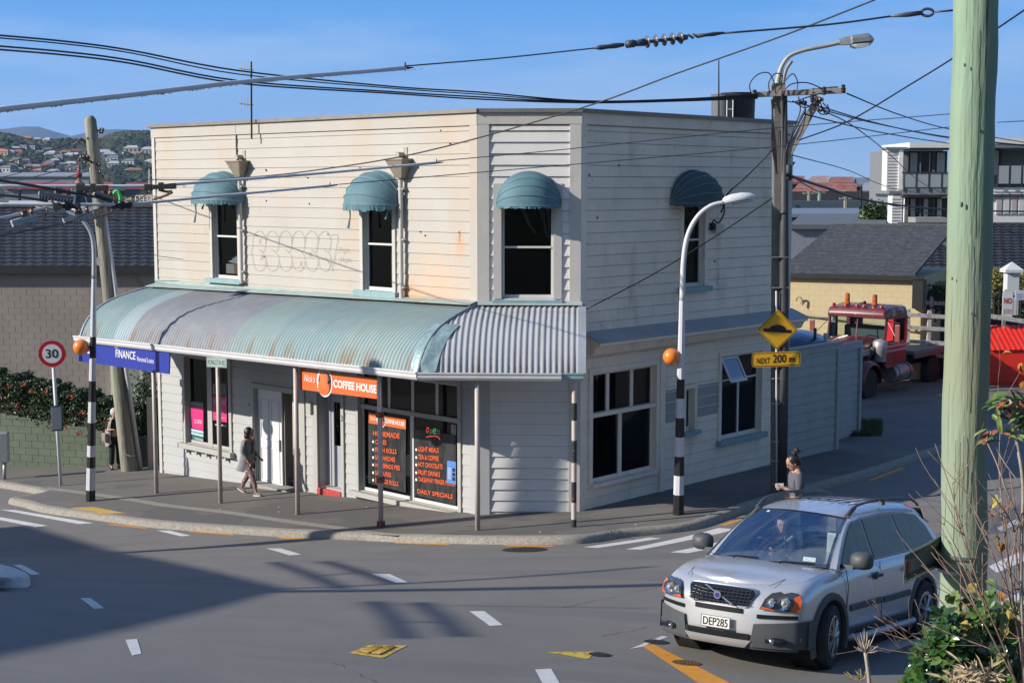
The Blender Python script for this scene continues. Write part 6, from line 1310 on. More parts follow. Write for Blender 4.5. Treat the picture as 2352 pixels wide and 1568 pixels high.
# bumper
fpatch([(.30,.70),(-.30,.70),(-.30,.645),(.30,.645)],.012,'upper_intake',M_blkg); 
mb=MB()
for z in (.66,.675,.69): mb.tube([fp(y,z,.018) for y in (-.28,0,.28)],.004,4)
cbuild(mb,'intake_slats',mat('grille_bar'))
fpatch([(.90,.42),(-.90,.42),(-.86,.26),(.86,.26)],.02,'lower_apron',M_pl,None,20); fpatch([(.40,.43),(-.40,.43),(-.38,.36),(.38,.36)],.034,'lower_intake',M_blkg)
fpatch([(.42,.36),(-.42,.36),(-.34,.27),(.34,.27)],.045,'skid_plate',mat('skid_alu',(.50,.50,.51),.35,.6,.05))
for s in (1,-1):
    p=[(.44,.545),(.925,.60),(.93,.30),(.40,.31)]; q=[(s*a,b) for a,b in p]
    if s<0: q=[q[1],q[0],q[3],q[2]]
    mb=MB(); rows=[]
    for j in range(4):
        r=[]
        for i in range(13):
            a=i/12;b=j/3; y=(.44*(1-a)+.90*a)*(1-b)+(.40*(1-a)+.90*a)*b; z=(.55*(1-a)+.60*a)*(1-b)+.29*b; pp=fp(s*min(y,.88),z,.035)
            if y>.88: pp.x-=(y-.88)*8; pp.y=s*.945
            r.append(pp)
        rows.append(r)
    for k in range(1,8): pass
    mb.grid(rows); rows2=[[Ve((x,s*.948,z)) for x in (2.05,1.95,1.86)] for z in (.60,.5,.4,.29)]; mb.grid(rows2); cbuild(mb,'bumper_corner',M_pl,None,smooth=50,fix=True)
    mb=MB(); c=fp(s*.66,.37,.045); mb.tube([c+Ve((.0,s*-.10,.01)),c+Ve((-.03,s*.12,.01))],[.045,.03],10); fl=cbuild(mb,'fog_recess',M_blkg,None,smooth=True); mb=MB(); mb.ball(c+Ve((.02,s*-.02,.005)),.035,12,8); cbuild(mb,'fog_lamp',mat('reflector'),fl,smooth=True)
    fpatch([(s*.86,.665),(s*.46,.655),(s*.46,.61),(s*.86,.625)],.014,'side_intake',M_blkg)
# number plate
pc=fp(0,.52,.05); mb=MB(); mb.box(pc,(.012,.37,.135)); npz=cbuild(mb,'number_plate',mat('plate_white',(.72,.72,.70),.35,0,.03),None,bevel=.004)
mb=MB()
for y0,y1,z0,z1 in ((-.182,.182,.061,.0665),(-.182,.182,-.0665,-.061),(-.184,-.178,-.0665,.0665),(.178,.184,-.0665,.0665)): mb.bbox((pc.x+.0065,y0,pc.z+z0),(pc.x+.008,y1,pc.z+z1))
cbuild(mb,'plate_border',M_blkg,npz)
o_=CM@(pc+Ve((.009,-.160,-.042))); ux=(CM.to_3x3()@Ve((0,1,0))); uz=CM.to_3x3()@Ve((0,0,1)); txt('plate_number','DEP285',CM@(pc+Ve((.0085,-.155,-.045))),ux,uz,.09*CS,M_blkg,npz,.31*CS,.005,'L',.002)
mb=MB(); mb.tube([Ve((1.9,.55,1.0)),Ve((1.9,.551,1.0))],.001,3)
for s in (-1,1): mb.tube([Ve((1.20,s*.73,1.095)),Ve((1.55,s*.66,1.07)),Ve((2.0,s*.575,1.01)),Ve((2.2,s*.52,.96))],.0035,4)
cbuild(mb,'bonnet_line',M_blkg)
mb=MB()
for y in (-.30,.30): mb.ball((1.50,y,1.135),.012,8,5)
cbuild(mb,'washer_jets',M_blkg)
# ---------------- people
M_skin=mat('skin',(.48,.26,.18),.55,0,.06,8); M_skin2=mat('skin_tan',(.40,.21,.13),.55,0,.06,8); M_hair=mat('hair_dark',(.018,.013,.011),.45,0,.3,30,stretch=(1,1,.2))
def skinmesh(nodes,edges,sub=2):
    names=list(nodes); me=bpy.data.meshes.new('sk'); me.from_pydata([nodes[n][0] for n in names],[(names.index(a),names.index(b)) for a,b in edges],[]); o=bpy.data.objects.new('sk',me); COL.objects.link(o)
    m=o.modifiers.new('s','SKIN'); m.use_smooth_shade=True; s=o.modifiers.new('u','SUBSURF'); s.levels=s.render_levels=sub
    for i,n in enumerate(names):
        r=nodes[n][1]; r=r if isinstance(r,tuple) else (r,r); me.skin_vertices[0].data[i].radius=r
    me.skin_vertices[0].data[0].use_root=True
    r=evalmesh(o); bpy.data.objects.remove(o); return r
def addmesh(name,me,m,M,par,smooth=True):
    me.transform(M)
    inv=parent_inv(par)
    if inv: me.transform(inv)
    me.materials.clear(); me.materials.append(m); me.polygons.foreach_set('use_smooth',[smooth]*len(me.polygons)); o=bpy.data.objects.new(name,me); COL.objects.link(o); o.parent=par; return o
def chain(E,*n): 
    for a,b in zip(n,n[1:]): E.append((a,b))
def person(label,M,J,skin,head_turn=0,head_pitch=0,hand_open=None,skirt=None,sc=1.0):
    """J: joint positions in local frame (x forward, y left, z up). returns root, head matrix"""
    t=thing('person',label,'person',(0,0,0),None,M); N={}; E=[]
    N['pelvis']=(J['pelvis'],(.135,.105)); N['belly']=(J['belly'],(.125,.10)); N['chest']=(J['chest'],(.145,.11)); N['neckb']=(J['neck'],(.062,.058)); N['neck']=(Ve(J['neck'])+Ve((.01,0,.07)),.05)
    chain(E,'pelvis','belly','chest','neckb','neck')
    hd=Ve(J['head']); N['skullb']=(hd+Ve((-.005,0,-.05)),(.062,.07)); N['skull']=(hd+Ve((0,0,.05)),(.077,.092)); N['crown']=(hd+Ve((-.01,0,.105)),(.055,.065)); chain(E,'neck','skullb','skull','crown')
    for s,k in (('L',1),('R',-1)):
        if 'shoulder'+s not in J: continue
        N['sh'+s]=(J['shoulder'+s],.056); N['el'+s]=(J['elbow'+s],.040); N['wr'+s]=(J['wrist'+s],.026); chain(E,'chest','sh'+s,'el'+s,'wr'+s)
        w_=Ve(J['wrist'+s]); h=(w_-Ve(J['elbow'+s])).normalized(); side=Ve((h.z,0,-h.x)) if abs(h.z)>.5 else Ve((0,1,0)); side=(side-h*side.dot(h)).normalized(); pal=w_+h*.055; N['pa'+s]=(pal,(.026,.017)); chain(E,'wr'+s,'pa'+s)
        cu=h.cross(side)*k
        for f in range(4):
            off=side*(.022-.0145*f); b=pal+h*.035+off; l=(.030,.034,.031,.025)[f]; N['f%d%s'%(f,s)]=(b,.0095); N['g%d%s'%(f,s)]=(b+h*l+cu*.010,.0085); N['h%d%s'%(f,s)]=(b+h*(l*1.5)+cu*.032,.007); chain(E,'pa'+s,'f%d%s'%(f,s),'g%d%s'%(f,s),'h%d%s'%(f,s))
        b=w_+h*.03+side*.032; N['t1'+s]=(b,.011); N['t2'+s]=(b+h*.035+side*.012+cu*.012,.009); chain(E,'wr'+s,'t1'+s,'t2'+s)
    for s in 'LR':
        if 'hip'+s not in J: continue
        N['hip'+s]=(J['hip'+s],.088); N['kn'+s]=(J['knee'+s],.056); N['an'+s]=(J['ankle'+s],.036); a=Ve(J['ankle'+s]); d=Ve(J.get('toe'+s,a+Ve((.14,0,-.05)))); N['to'+s]=(d,(.035,.025)); chain(E,'pelvis','hip'+s,'kn'+s,'an'+s,'to'+s)
    bd=addmesh('body',skinmesh(N,E,2),skin,M,t)
    # face
    HM=Matrix.Translation(hd)@Matrix.Rotation(head_turn,4,'Z')@Matrix.Rotation(head_pitch,4,'Y'); 
    def H(mb,name,m,par,**k): mb.xf(HM); mb.xf(M); return mb.build(name,m,par,**k)
    mb=MB(); mb.ball((.010,0,.020),.098,18,14,0,(.98,.76,1.18)); mb.ball((.045,0,-.045),.058,14,10,0,(.9,.85,.9)); mb.ball((.102,0,-.005),.016,8,6,0,(1.0,.8,1.7)); mb.ball((.084,0,-.058),.020,8,6,0,(.7,1.2,.55))
    for s in (-1,1): mb.ball((-.005,s*.078,.0),.022,8,6,0,(.7,.4,1.3))
    H(mb,'head',skin,bd,smooth=True)
    mb=MB(); 
    for s in (-1,1): mb.ball((.093,s*.032,.018),.010,8,6,0,(.5,1.4,.8)); mb.box((.098,s*.034,.040),(.008,.038,.007))
    H(mb,'eyes_and_brows',M_hair,bd); mb=MB(); mb.ball((.094,0,-.052),.016,8,5,0,(.5,1.3,.4)); H(mb,'lips',mat('lips',(.35,.08,.07),.5),bd)
    return t,HM,H,bd
def tubeclothes(name,m,M,t,nodes,edges,sub=2): return addmesh(name,skinmesh(nodes,edges,sub),m,M,t)
def loftc(rings,n=20): # rings: (centre, rx, ry) -> MB
    mb=MB(); rows=[]
    for c,rx,ry in rings:
        c=Ve(c); rows.append([c+Ve((rx*math.cos(2*PI*k/n),ry*math.sin(2*PI*k/n),0)) for k in range(n+1)])
    mb.grid(rows); return mb
def pm(P,ang): return Matrix.Translation(P)@Matrix.Rotation(ang,4,'Z')
# --- 1 walking woman
P=G(572,1136,PH); M=pm(P,R(-32)); 
J=dict(pelvis=(0,0,.88),belly=(.01,0,1.03),chest=(.02,0,1.24),neck=(.03,0,1.38),head=(.05,0,1.49),shoulderL=(.01,.17,1.31),elbowL=(-.06,.22,1.06),wristL=(.12,.24,.90),shoulderR=(.01,-.17,1.31),elbowR=(.02,-.23,1.05),wristR=(.16,-.20,.86),
 hipL=(0,.09,.83),kneeL=(-.10,.10,.47),ankleL=(-.33,.10,.12),toeL=(-.22,.11,.035),hipR=(0,-.09,.83),kneeR=(.20,-.10,.48),ankleR=(.33,-.10,.09),toeR=(.47,-.11,.06))
t,HM,H,bd=person('woman in a grey cardigan and patterned trousers walking past the white door','' and None or M,J,M_skin2,R(5),0)
M_card=mat('grey_knit',(.235,.24,.265),.9,0,.12,12,.5,120); M_pat=mat('patterned_cloth',(.20,.12,.11),.8,0,.55,34,stain=[((.55,.45,.42),26,.54,.6,(1,1,1),.8)]); M_top=mat('dark_top',(.05,.05,.065),.8)
N={'a':((0,0,.86),(.12,.11)),'hl':((0,.09,.80),.10),'kl':((-.10,.10,.47),.075),'al':((-.30,.10,.19),.055),'hr':((0,-.09,.80),.105),'kr':((.20,-.10,.48),.075),'ar':((.31,-.10,.19),.055)}
tubeclothes('trousers',M_pat,M,t,N,[('a','hl'),('hl','kl'),('kl','al'),('a','hr'),('hr','kr'),('kr','ar')])
N={'c':((.02,0,1.22),(.175,.14)),'b':((.0,0,1.0),(.155,.125)),'u':((.02,0,1.31),(.13,.10)),'sl':((.01,.17,1.30),.072),'el':((-.06,.22,1.06),.055),'wl':((.10,.24,.92),.042),'sr':((.01,-.17,1.30),.072),'er':((.02,-.23,1.05),.055),'wr':((.14,-.20,.89),.042)}
N['h']=((0,0,.86),(.18,.155))
tubeclothes('cardigan',M_card,M,t,N,[('c','b'),('b','h'),('c','u'),('c','sl'),('sl','el'),('el','wl'),('c','sr'),('sr','er'),('er','wr')])
mb=MB(); rows=[]
for z,rx,ry,sh in ((1.10,.135,.185,0),(.95,.15,.20,-.01),(.8,.17,.215,-.03),(.68,.19,.23,-.06),(.60,.21,.235,-.10)):
    rows.append([Ve((sh+rx*math.cos(a)*(1+.05*math.sin(a*5+z*9)),ry*math.sin(a),z-.03*math.cos(a))) for a in [R(52)+R(256)*k/22 for k in range(23)]])
mb.grid(rows); mb.xf(M); mb.build('cardigan_skirt',M_card,t,True)
mb=MB(); mb.box((.125,0,1.16),(.03,.10,.30)); mb.xf(M); mb.build('top',M_top,t,bevel=.02)
mb=MB(); mb.ball((-.025,0,.035),.112,18,14,0,(1.0,.96,1.12)); mb.ball((-.05,0,-.06),.095,14,10,0,(.9,1.1,1.15)); H(mb,'hair',M_hair,t,smooth=True)
M_shoe=mat('grey_canvas',(.12,.12,.14),.8,0,.3,30); M_sole=mat('shoe_sole',(.7,.7,.7),.6)
def shoe(M,t,a,toe,m=M_shoe,sole=M_sole):
    a=Ve(a); toe=Ve(toe); d=(toe-a); d=Ve((d.x,d.y,d.z+.02)).normalized(); sd=Ve((-d.y,d.x,0)).normalized(); up=d.cross(sd); rows=[];rs_=[]
    for s,w_,h in ((-.09,.022,.05),(-.06,.036,.085),(0,.038,.075),(.06,.042,.05),(.11,.042,.035),(.15,.025,.02)):
        c=a+d*s-up*.06; rows.append([c+sd*w_*math.cos(q)+up*(.018+h*math.sin(q)) for q in [PI*k/8 for k in range(9)]]); rs_.append([c+sd*w_*1.08,c+sd*w_*1.08+up*.022,c-sd*w_*1.08+up*.022,c-sd*w_*1.08,c+sd*w_*1.08])
    mb=MB(); mb.grid(rows); mb.poly(rows[0]); mb.poly(rows[-1]); mb.xf(M); o=mb.build('shoe',m,t,50,fix=True); mb=MB(); mb.grid(rs_); mb.xf(M); mb.build('sole',sole,o,fix=True)
shoe(M,t,(-.33,.10,.115),(-.22,.11,.05)); shoe(M,t,(.33,-.10,.09),(.47,-.11,.085))
# --- 2 woman behind the leaning timber pole
P=V(266,1085,40.32); P.z=gz(P.x,40.32)+PH; M=pm(P,R(-55))
J=dict(pelvis=(0,0,.92),belly=(.0,0,1.06),chest=(.0,0,1.28),neck=(.0,0,1.44),head=(.02,0,1.55),shoulderL=(.0,.17,1.36),elbowL=(.02,.23,1.10),wristL=(.17,.12,1.12),shoulderR=(.0,-.17,1.36),elbowR=(.0,-.24,1.10),wristR=(.18,-.16,1.14),hipL=(0,.09,.86),kneeL=(.02,.10,.48),ankleL=(0,.10,.09),toeL=(.13,.11,.035),hipR=(0,-.09,.86),kneeR=(.02,-.10,.48),ankleR=(0,-.12,.09),toeR=(.13,-.15,.035))
t,HM,H,bd=person('white haired woman in a pale shawl and black trousers standing behind the timber pole',M,J,M_skin,0,0)
M_bk=mat('black_cloth',(.012,.012,.014),.85); M_sh=mat('shawl',(.42,.37,.35),.9,0,.15,20,.4,40)
N={'a':((0,0,.95),(.14,.12)),'hl':((0,.09,.86),.10),'kl':((.02,.10,.48),.085),'al':((0,.10,.12),.08),'hr':((0,-.09,.86),.10),'kr':((.02,-.10,.48),.085),'ar':((0,-.12,.12),.08)}
tubeclothes('trousers',M_bk,M,t,N,[('a','hl'),('hl','kl'),('kl','al'),('a','hr'),('hr','kr'),('kr','ar')])
N={'c':((.0,0,1.26),(.165,.13)),'b':((.0,0,1.0),(.14,.12)),'u':((.0,0,1.36),(.12,.09)),'sl':((.0,.17,1.36),.062),'el':((.02,.23,1.12),.05),'sr':((.0,-.17,1.36),.062),'er':((.0,-.24,1.12),.05)}
tubeclothes('jumper',M_bk,M,t,N,[('c','b'),('c','u'),('c','sl'),('sl','el'),('c','sr'),('sr','er')])
mb=MB(); rows=[]
for z,rx,ry in ((1.43,.09,.10),(1.34,.14,.21),(1.2,.15,.25),(1.0,.17,.26),(.82,.20,.27),(.70,.21,.25)): rows.append([Ve((rx*math.cos(a)*(1+.08*math.sin(a*9+z*5)),ry*math.sin(a)*(1+.05*math.cos(a*7)),z-.05*math.sin(a*3))) for a in [R(38)+R(284)*k/28 for k in range(29)]])
mb.grid(rows); mb.xf(M); mb.build('shawl',M_sh,t,True)
mb=MB(); mb.ball((-.03,0,.04),.108,16,12,0,(1,.95,1.1)); H(mb,'hair',mat('hair_white',(.6,.58,.56),.7,0,.1,30),t,smooth=True)
mb=MB(); mb.box((.05,-.30,.92),(.28,.10,.24)); mb.xf(M); bg_=mb.build('handbag',mat('taupe_bag',(.28,.22,.20),.6),None,bevel=.03); tag(bg_,'taupe shoulder bag held by the white haired woman behind the pole','bag')
shoe(M,t,(0,.10,.09),(.13,.11,.05),M_bk,M_bk); shoe(M,t,(0,-.12,.09),(.13,-.15,.05),M_bk,M_bk)
# --- 3 woman with a phone behind the car
Yw=25.3; hp=V(1826,1060,Yw); zb_=gz(hp.x,Yw)+.0; P=Ve((hp.x+.03,Yw,zb_)); hz=hp.z-zb_; k=hz/1.50; M=pm(P,R(188))@Matrix.Scale(k,4)
J=dict(pelvis=(0,0,.90),belly=(.0,0,1.04),chest=(-.01,0,1.22),neck=(.0,0,1.37),head=(.055,0,1.475),shoulderL=(.0,.16,1.29),elbowL=(.03,.20,1.04),wristL=(.22,.08,1.09),shoulderR=(.0,-.16,1.29),elbowR=(.02,-.20,1.03),wristR=(.22,-.04,1.07),hipL=(0,.09,.86),kneeL=(.10,.10,.48),ankleL=(.05,.10,.09),toeL=(.18,.11,.035),hipR=(0,-.09,.86),kneeR=(-.03,-.10,.48),ankleR=(-.15,-.10,.12),toeR=(-.04,-.10,.035))
t,HM,H,bd=person('woman with tied up dark hair and grey top looking at a phone behind the car',M,J,M_skin,0,R(28))
M_gt=mat('grey_top',(.12,.118,.145),.85,0,.06,20,.3,90)
N={'c':((.0,0,1.22),(.162,.130)),'b':((.0,0,1.02),(.125,.11)),'p':((.0,0,.90),(.165,.145)),'u':((-.005,0,1.325),(.135,.11)),'sl':((.0,.165,1.28),.084),'el':((.03,.20,1.04),.052),'wl':((.19,.09,1.08),.036),'sr':((.0,-.165,1.28),.084),'er':((.02,-.20,1.03),.047),'wr':((.19,-.05,1.06),.034)}
tubeclothes('top',M_gt,M,t,N,[('c','b'),('b','p'),('c','u'),('c','sl'),('sl','el'),('el','wl'),('c','sr'),('sr','er'),('er','wr')])
N={'a':((0,0,.88),(.14,.12)),'hl':((0,.09,.84),.10),'kl':((.10,.10,.48),.07),'al':((.05,.10,.12),.05),'hr':((0,-.09,.84),.10),'kr':((-.03,-.10,.48),.07),'ar':((-.15,-.10,.14),.05)}
tubeclothes('trousers',M_bk,M,t,N,[('a','hl'),('hl','kl'),('kl','al'),('a','hr'),('hr','kr'),('kr','ar')])
mb=MB(); mb.ball((-.028,0,.045),.108,18,14,0,(1.0,.86,1.0)); mb.ball((-.075,0,.0),.075,14,10,0,(.9,1.0,1.1)); rs=random.Random(4)
for q in range(9): mb.ball((-.11+rs.uniform(-.05,.04),rs.uniform(-.05,.05),.13+rs.uniform(-.03,.05)),rs.uniform(.022,.036),8,6,0,(1,1,.8))
for q in range(14):
    a=Ve((-.09,rs.uniform(-.04,.04),.12)); mb.tube(smooth_path([a,a+Ve((rs.uniform(-.08,-.02),rs.uniform(-.04,.04),rs.uniform(.0,.09))),a+Ve((rs.uniform(-.14,-.06),rs.uniform(-.05,.05),rs.uniform(-.03,.10)))],4),.006,4)
H(mb,'hair',M_hair,t,smooth=True)
mb=MB(); mb.ball((-.10,0,.10),.018,8,6); H(mb,'hair_clip',mat('hair_clip',(.8,.8,.8),.3),t)
shoe(M,t,(.05,.10,.09),(.18,.11,.05)); shoe(M,t,(-.15,-.10,.12),(-.04,-.10,.05))
mb=MB(); mb.box((.285,.02,1.125),(.135,.008,.07),(Ve((1,-.2,-.05)).normalized(),Ve((.2,1,0)).normalized(),Ve((.05,0,1)))); mb.xf(M); ph=mb.build('phone',mat('phone_white',(.75,.75,.78),.3),None,bevel=.004); mb=MB(); mb.box((.285,.014,1.125),(.115,.006,.056),(Ve((1,-.2,-.05)).normalized(),Ve((.2,1,0)).normalized(),Ve((.05,0,1)))); mb.xf(M); mb.build('phone_screen',M_blkg,ph); tag(ph,'small white cased phone held by the woman with tied up hair','phone')
# --- 4 driver
M=CM@Matrix.Translation((.06,-.38,0)); 
J=dict(pelvis=(0,0,.98),belly=(.0,0,1.05),chest=(.0,0,1.18),neck=(.02,0,1.30),head=(.05,0,1.40),shoulderL=(.0,.16,1.22),elbowL=(.20,.22,1.05),wristL=(.42,.14,1.12),shoulderR=(.0,-.16,1.22),elbowR=(.20,-.22,1.05),wristR=(.42,-.14,1.12),hipL=(.1,.09,.96),kneeL=(.45,.10,.99),ankleL=(.6,.10,.75),toeL=(.7,.10,.72),hipR=(.1,-.09,.96),kneeR=(.45,-.10,.99),ankleR=(.6,-.10,.75),toeR=(.7,-.10,.72))
t,HM,H,bd=person('driver with short fair hair in a dark jacket at the wheel of the silver car',M,J,M_skin,R(35),0)
N={'c':((.0,0,1.14),(.165,.135)),'b':((.0,0,1.02),(.14,.12)),'u':((.0,0,1.22),(.12,.09)),'sl':((.0,.16,1.22),.062),'el':((.20,.22,1.05),.052),'wl':((.38,.16,1.11),.042),'sr':((.0,-.16,1.22),.062),'er':((.20,-.22,1.05),.052),'wr':((.38,-.16,1.11),.042)}
tubeclothes('jacket',mat('dark_jacket',(.03,.035,.04),.6,0,.2),M,t,N,[('c','b'),('c','u'),('c','sl'),('sl','el'),('el','wl'),('c','sr'),('sr','er'),('er','wr')])
mb=MB(); mb.ball((-.03,0,.04),.108,16,12,0,(1,.9,1.05)); H(mb,'hair',mat('hair_fair',(.16,.13,.11),.6,0,.2,30),t,smooth=True)
mb=MB(); mb.tube([Ve((.05,.17,1.30)),Ve((.13,.03,1.15)),Ve((.14,-.10,1.03))],.02,4,sx=.3); mb.xf(M); mb.build('seat_belt',mat('belt_grey',(.25,.26,.27),.7),t)
mb=MB(); mb.ball((.128,0,1.20),.012,8,6); mb.xf(M); mb.build('pendant',M_chr,t)
# ---------------- left: green block wall with hedge, brown building with tiled roof
def gslope(P): return gz(P.x,P.y)
M_gblk=mat('green_blockwork',(.115,.15,.105),.8,0,.08,2,.3,30,stain=[((.16,.19,.14),2,.5,.7,(1,1,1),.5)])
wa=V(-90,1030,42.2); wb=V(331,1083,40.6); wa=Ve((*wa.xy,0)); wb=Ve((*wb.xy,0)); wz0=gz(wa.x,42)+1.15; wz1=V(330,1003,40.6).z
t=thing('green_block_wall','low green painted block retaining wall under the hedge','wall',(wb.x,wb.y,gz(wb.x,wb.y)))
d=(wb-wa).normalized(); n_=Ve((d.y,-d.x,0)); L_=(wb-wa).length; mb=MB(); zt=lambda s: V(0,946.7,41.9).z+(wz1-V(0,946.7,41.9).z)*cl((s*L_-(V(0,946,41.9)-wa).xy.length)/(L_-(V(0,946,41.9)-wa).xy.length),-.3,1)
rowh=.2
def wp(s,z,o=0): return wa+d*(s*L_)+n_*o+Ve((0,0,z))
zbm=gz(wb.x,wb.y)-.3; k=0; z=zbm
while z<max(wz1,zt(0))+.2:
    off=(k%2)*.2; x=-off
    while x<L_:
        a=max(x,0)+.006; b=min(x+.4,L_)-.006; s=(a+b)/2/L_; top=min(z+rowh-.012,zt(s))
        if top-z>.02 and b>a: mb.box(wp(s,(z+top)/2,0),(b-a,.14,top-z),(d,n_,Ve((0,0,1))))
        x+=.4
    z+=rowh;k+=1
mb.build('blockwork',M_gblk,t,fix=False); mb=MB()
for i in range(12): 
    a,b=i/12,(i+1)/12; mb.add([wp(a,zbm,.062),wp(b,zbm,.062),wp(b,zt(b)-.01,.062),wp(a,zt(a)-.01,.062)],[(0,1,2,3)])
e0=wp(1,0,0); mb.slab([wp(1,zbm,.07),wp(1,zbm,-1.9),wp(1,zt(1),-1.9),wp(1,zt(1),.07)],d*.12); mb.build('mortar',mat('green_mortar',(.10,.125,.09),.9,0,.05),t)
def leafcloud(mb,fn,n,size,rs,flat=.4,mi=lambda:0,jit=1.0,curl=.25):
    for i in range(n):
        P=fn(); a=rs.uniform(0,6.28); up=Ve((rs.gauss(0,flat),rs.gauss(0,flat)-.25,1)).normalized(); u=up.orthogonal().normalized(); u=Matrix.Rotation(a,3,up)@u; v=up.cross(u); s=size*rs.uniform(.6,1.4)*jit
        mb.add([P-u*s,P+v*s*.45+up*s*.1,P+u*s-up*s*curl,P-v*s*.45+up*s*.1],[(0,1,2,3)],mi())
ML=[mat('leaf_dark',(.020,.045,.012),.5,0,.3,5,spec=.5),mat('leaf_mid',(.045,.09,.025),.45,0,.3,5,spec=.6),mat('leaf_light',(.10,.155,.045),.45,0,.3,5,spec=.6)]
M_flo=mat('flower_orange',(.75,.09,.03),.5,0,.2,5)
t=thing('hedge','dense dark hedge with orange flowers on top of the green block wall','hedge',wp(.5,1.2,-.5)); rs=random.Random(21)
ha,hb=wp(0,0,-.1),wp(1.02,0,-.15)
def topof(s): # height of hedge top
    px_=-90+421*s; y=(868+ (max(0,px_))*.20) if px_<330 else 905; return V(px_,y+6*math.sin(s*37)+5*math.sin(s*83),41.5).z
def hp_():
    s=rs.random()**.95; dep=rs.random(); zt_=topof(s); zb_=zt(s)-.12; z=zb_+(zt_-zb_)*math.sqrt(rs.random()); o=.12-dep**1.6*1.2
    bul=.16*noise.noise(Ve((s*14,z*2.2,0)))+.25*(1-((z-zb_)/(zt_-zb_+.01)))*0
    if rs.random()<.35: z=zt_-abs(rs.gauss(0,.05)); o=.1-rs.random()*1.2
    return wp(s,z,o+bul)
mb=MB(); leafcloud(mb,hp_,17000,.055,rs,.8,lambda: rs.choice((0,0,1,1,2))); mb.build('foliage',ML,t)
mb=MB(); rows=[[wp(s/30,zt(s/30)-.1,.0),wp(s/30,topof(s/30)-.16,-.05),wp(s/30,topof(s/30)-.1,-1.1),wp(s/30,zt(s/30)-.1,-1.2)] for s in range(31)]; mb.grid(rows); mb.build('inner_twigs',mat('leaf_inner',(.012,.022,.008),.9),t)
mb=MB()
for (x,y) in ((22,888),(60,880),(110,898),(6,908),(48,930),(170,905),(288,930),(275,958),(300,956),(248,965),(330,935),(120,962),(160,978),(372*.5,990),(395*.5,945),(350,935),(298,963),(80,895)):
    c=V(x,y,41.1)
    for k in range(14): P=c+Ve((rs.gauss(0,.05),rs.gauss(0,.03)-.25,rs.gauss(0,.035))); a=Ve((rs.gauss(0,1),rs.gauss(0,1),rs.gauss(0,1))).normalized()*.03; b=a.orthogonal().normalized()*.015; mb.quad(P-a,P-b,P+a,P+b)
mb.build('flowers',M_flo,t)
# shrub between wall and shop
t=thing('shrub','dark green shrub growing between the green wall and the shop','shrub',V(338,1000,41)); mb=MB(); c=V(336,945,41.3)
leafcloud(mb,lambda: c+Ve((rs.gauss(0,.22),rs.gauss(0,.2),rs.gauss(0,.5))),3400,.05,rs,.8,lambda: rs.choice((0,0,1,1))); mb.build('foliage',ML,t); mb=MB(); mb.tube([V(338,1085,41.3),c],[.04,.02],6); mb.build('stem',M_wood,t)
# side fence / post strip by the shop
mb=MB(); P=V(349,1092,40.2); mb.box(Ve((P.x,40.2,gz(P.x,40.2)+1.0)),(.18,.1,2.2)); tag(mb.build('gate_post',mat('cream_post',(.5,.45,.40),.7,0,.1,4),None,bevel=.01),'cream timber post against the left corner of the shop','post')
# brown building
YB=47.0
def tileroof(name,A_,B_,C_,D_,m,parent,courses,pitch,amp=.02,step=.035):   # A,B eave left/right; D,C ridge left/right
    mb=MB(); nrm=(B_-A_).cross(D_-A_).normalized(); nrm=nrm if nrm.z>0 else -nrm; le=(B_-A_).length; n=int(le/pitch*4)
    for k in range(courses):
        f0=k/courses; f1=(k+1)/courses; lo=[];hi=[]
        a0=A_.lerp(D_,f0);b0=B_.lerp(C_,f0);a1=A_.lerp(D_,f1);b1=B_.lerp(C_,f1)
        r0=[];r1=[];rl=[]
        for i in range(n+1):
            g=i/n; ph=2*PI*((i/4)+(.5*(k%2))*0); w_=amp*(math.cos(ph)) ; ph2=noise.noise(Ve((i*.3,k*3.1,0)))*.006
            r0.append(a0.lerp(b0,g)+nrm*(step+w_+ph2)); r1.append(a1.lerp(b1,g)+nrm*(w_*.9+.002)); rl.append(a0.lerp(b0,g)+nrm*(w_*.8-.01))
        mb.grid([rl,r0,r1])
    return mb.build(name,m,parent,fix=False)
M_tile=mat('black_tile',(.030,.030,.032),.55,0,.5,3.5,.5,30,stain=[((.10,.10,.10),9,.55,.68,(1,1,1),.6)],spec=.6)
t=thing('brown_block_building','brown block building with a black tiled roof behind the hedge on the left','building',V(180,900,YB)); zb0=-1.4
el=V(-120,612,YB); er=V(372,612,YB); rl=V(-120,478,YB+6.5); rr=V(372,478,YB+6.5); el.z=er.z; rl.z=rr.z
M_brn=mat('brown_block',(.335,.295,.265),.8,0,.04,2,.1,30,stain=[((.27,.24,.215),.6,.4,.6,(1,1,1),.6)])
mb=MB(); z=zb0;k=0
while z<er.z-.15:
    x=el.x-(k%2)*.2
    while x<er.x: a=max(x,el.x); b=min(x+.39,er.x); (mb.box(((a+b)/2,YB+.35,z+.095),(b-a-.004,.2,.196)) if b>a else None); x+=.4
    z+=.2;k+=1
wl_=mb.build('wall',M_brn,t); mb=MB(); mb.bbox((el.x,YB+.2535,zb0),(er.x,YB+7,er.z-.02)); mb.build('wall_backing',mat('brown_mortar',(.30,.264,.238),.85,0,.05),t)
tileroof('roof',el,er,rr,rl,M_tile,t,17,.33,.014,.04)
mb=MB(); mb.bbox((el.x,YB-.03,er.z-.22),(er.x,YB+.1,er.z+.02)); mb.build('fascia',mat('fascia_black',(.02,.02,.022),.5),t)
mb=MB(); mb.tube([rl+Ve((0,0,.05)),rr+Ve((0,0,.05))],.10,8); mb.build('ridge_tiles',M_tile,t)
a=V(305,850,YB+.2); b=V(352,905,YB+.2); mb=MB(); mb.bbox((a.x-.6,YB+.18,b.z),(a.x+.25,YB+.24,a.z)); wn=mb.build('window',mat('pale_green_pane',(.30,.34,.30),.2,0,.1),t)
mb=MB()
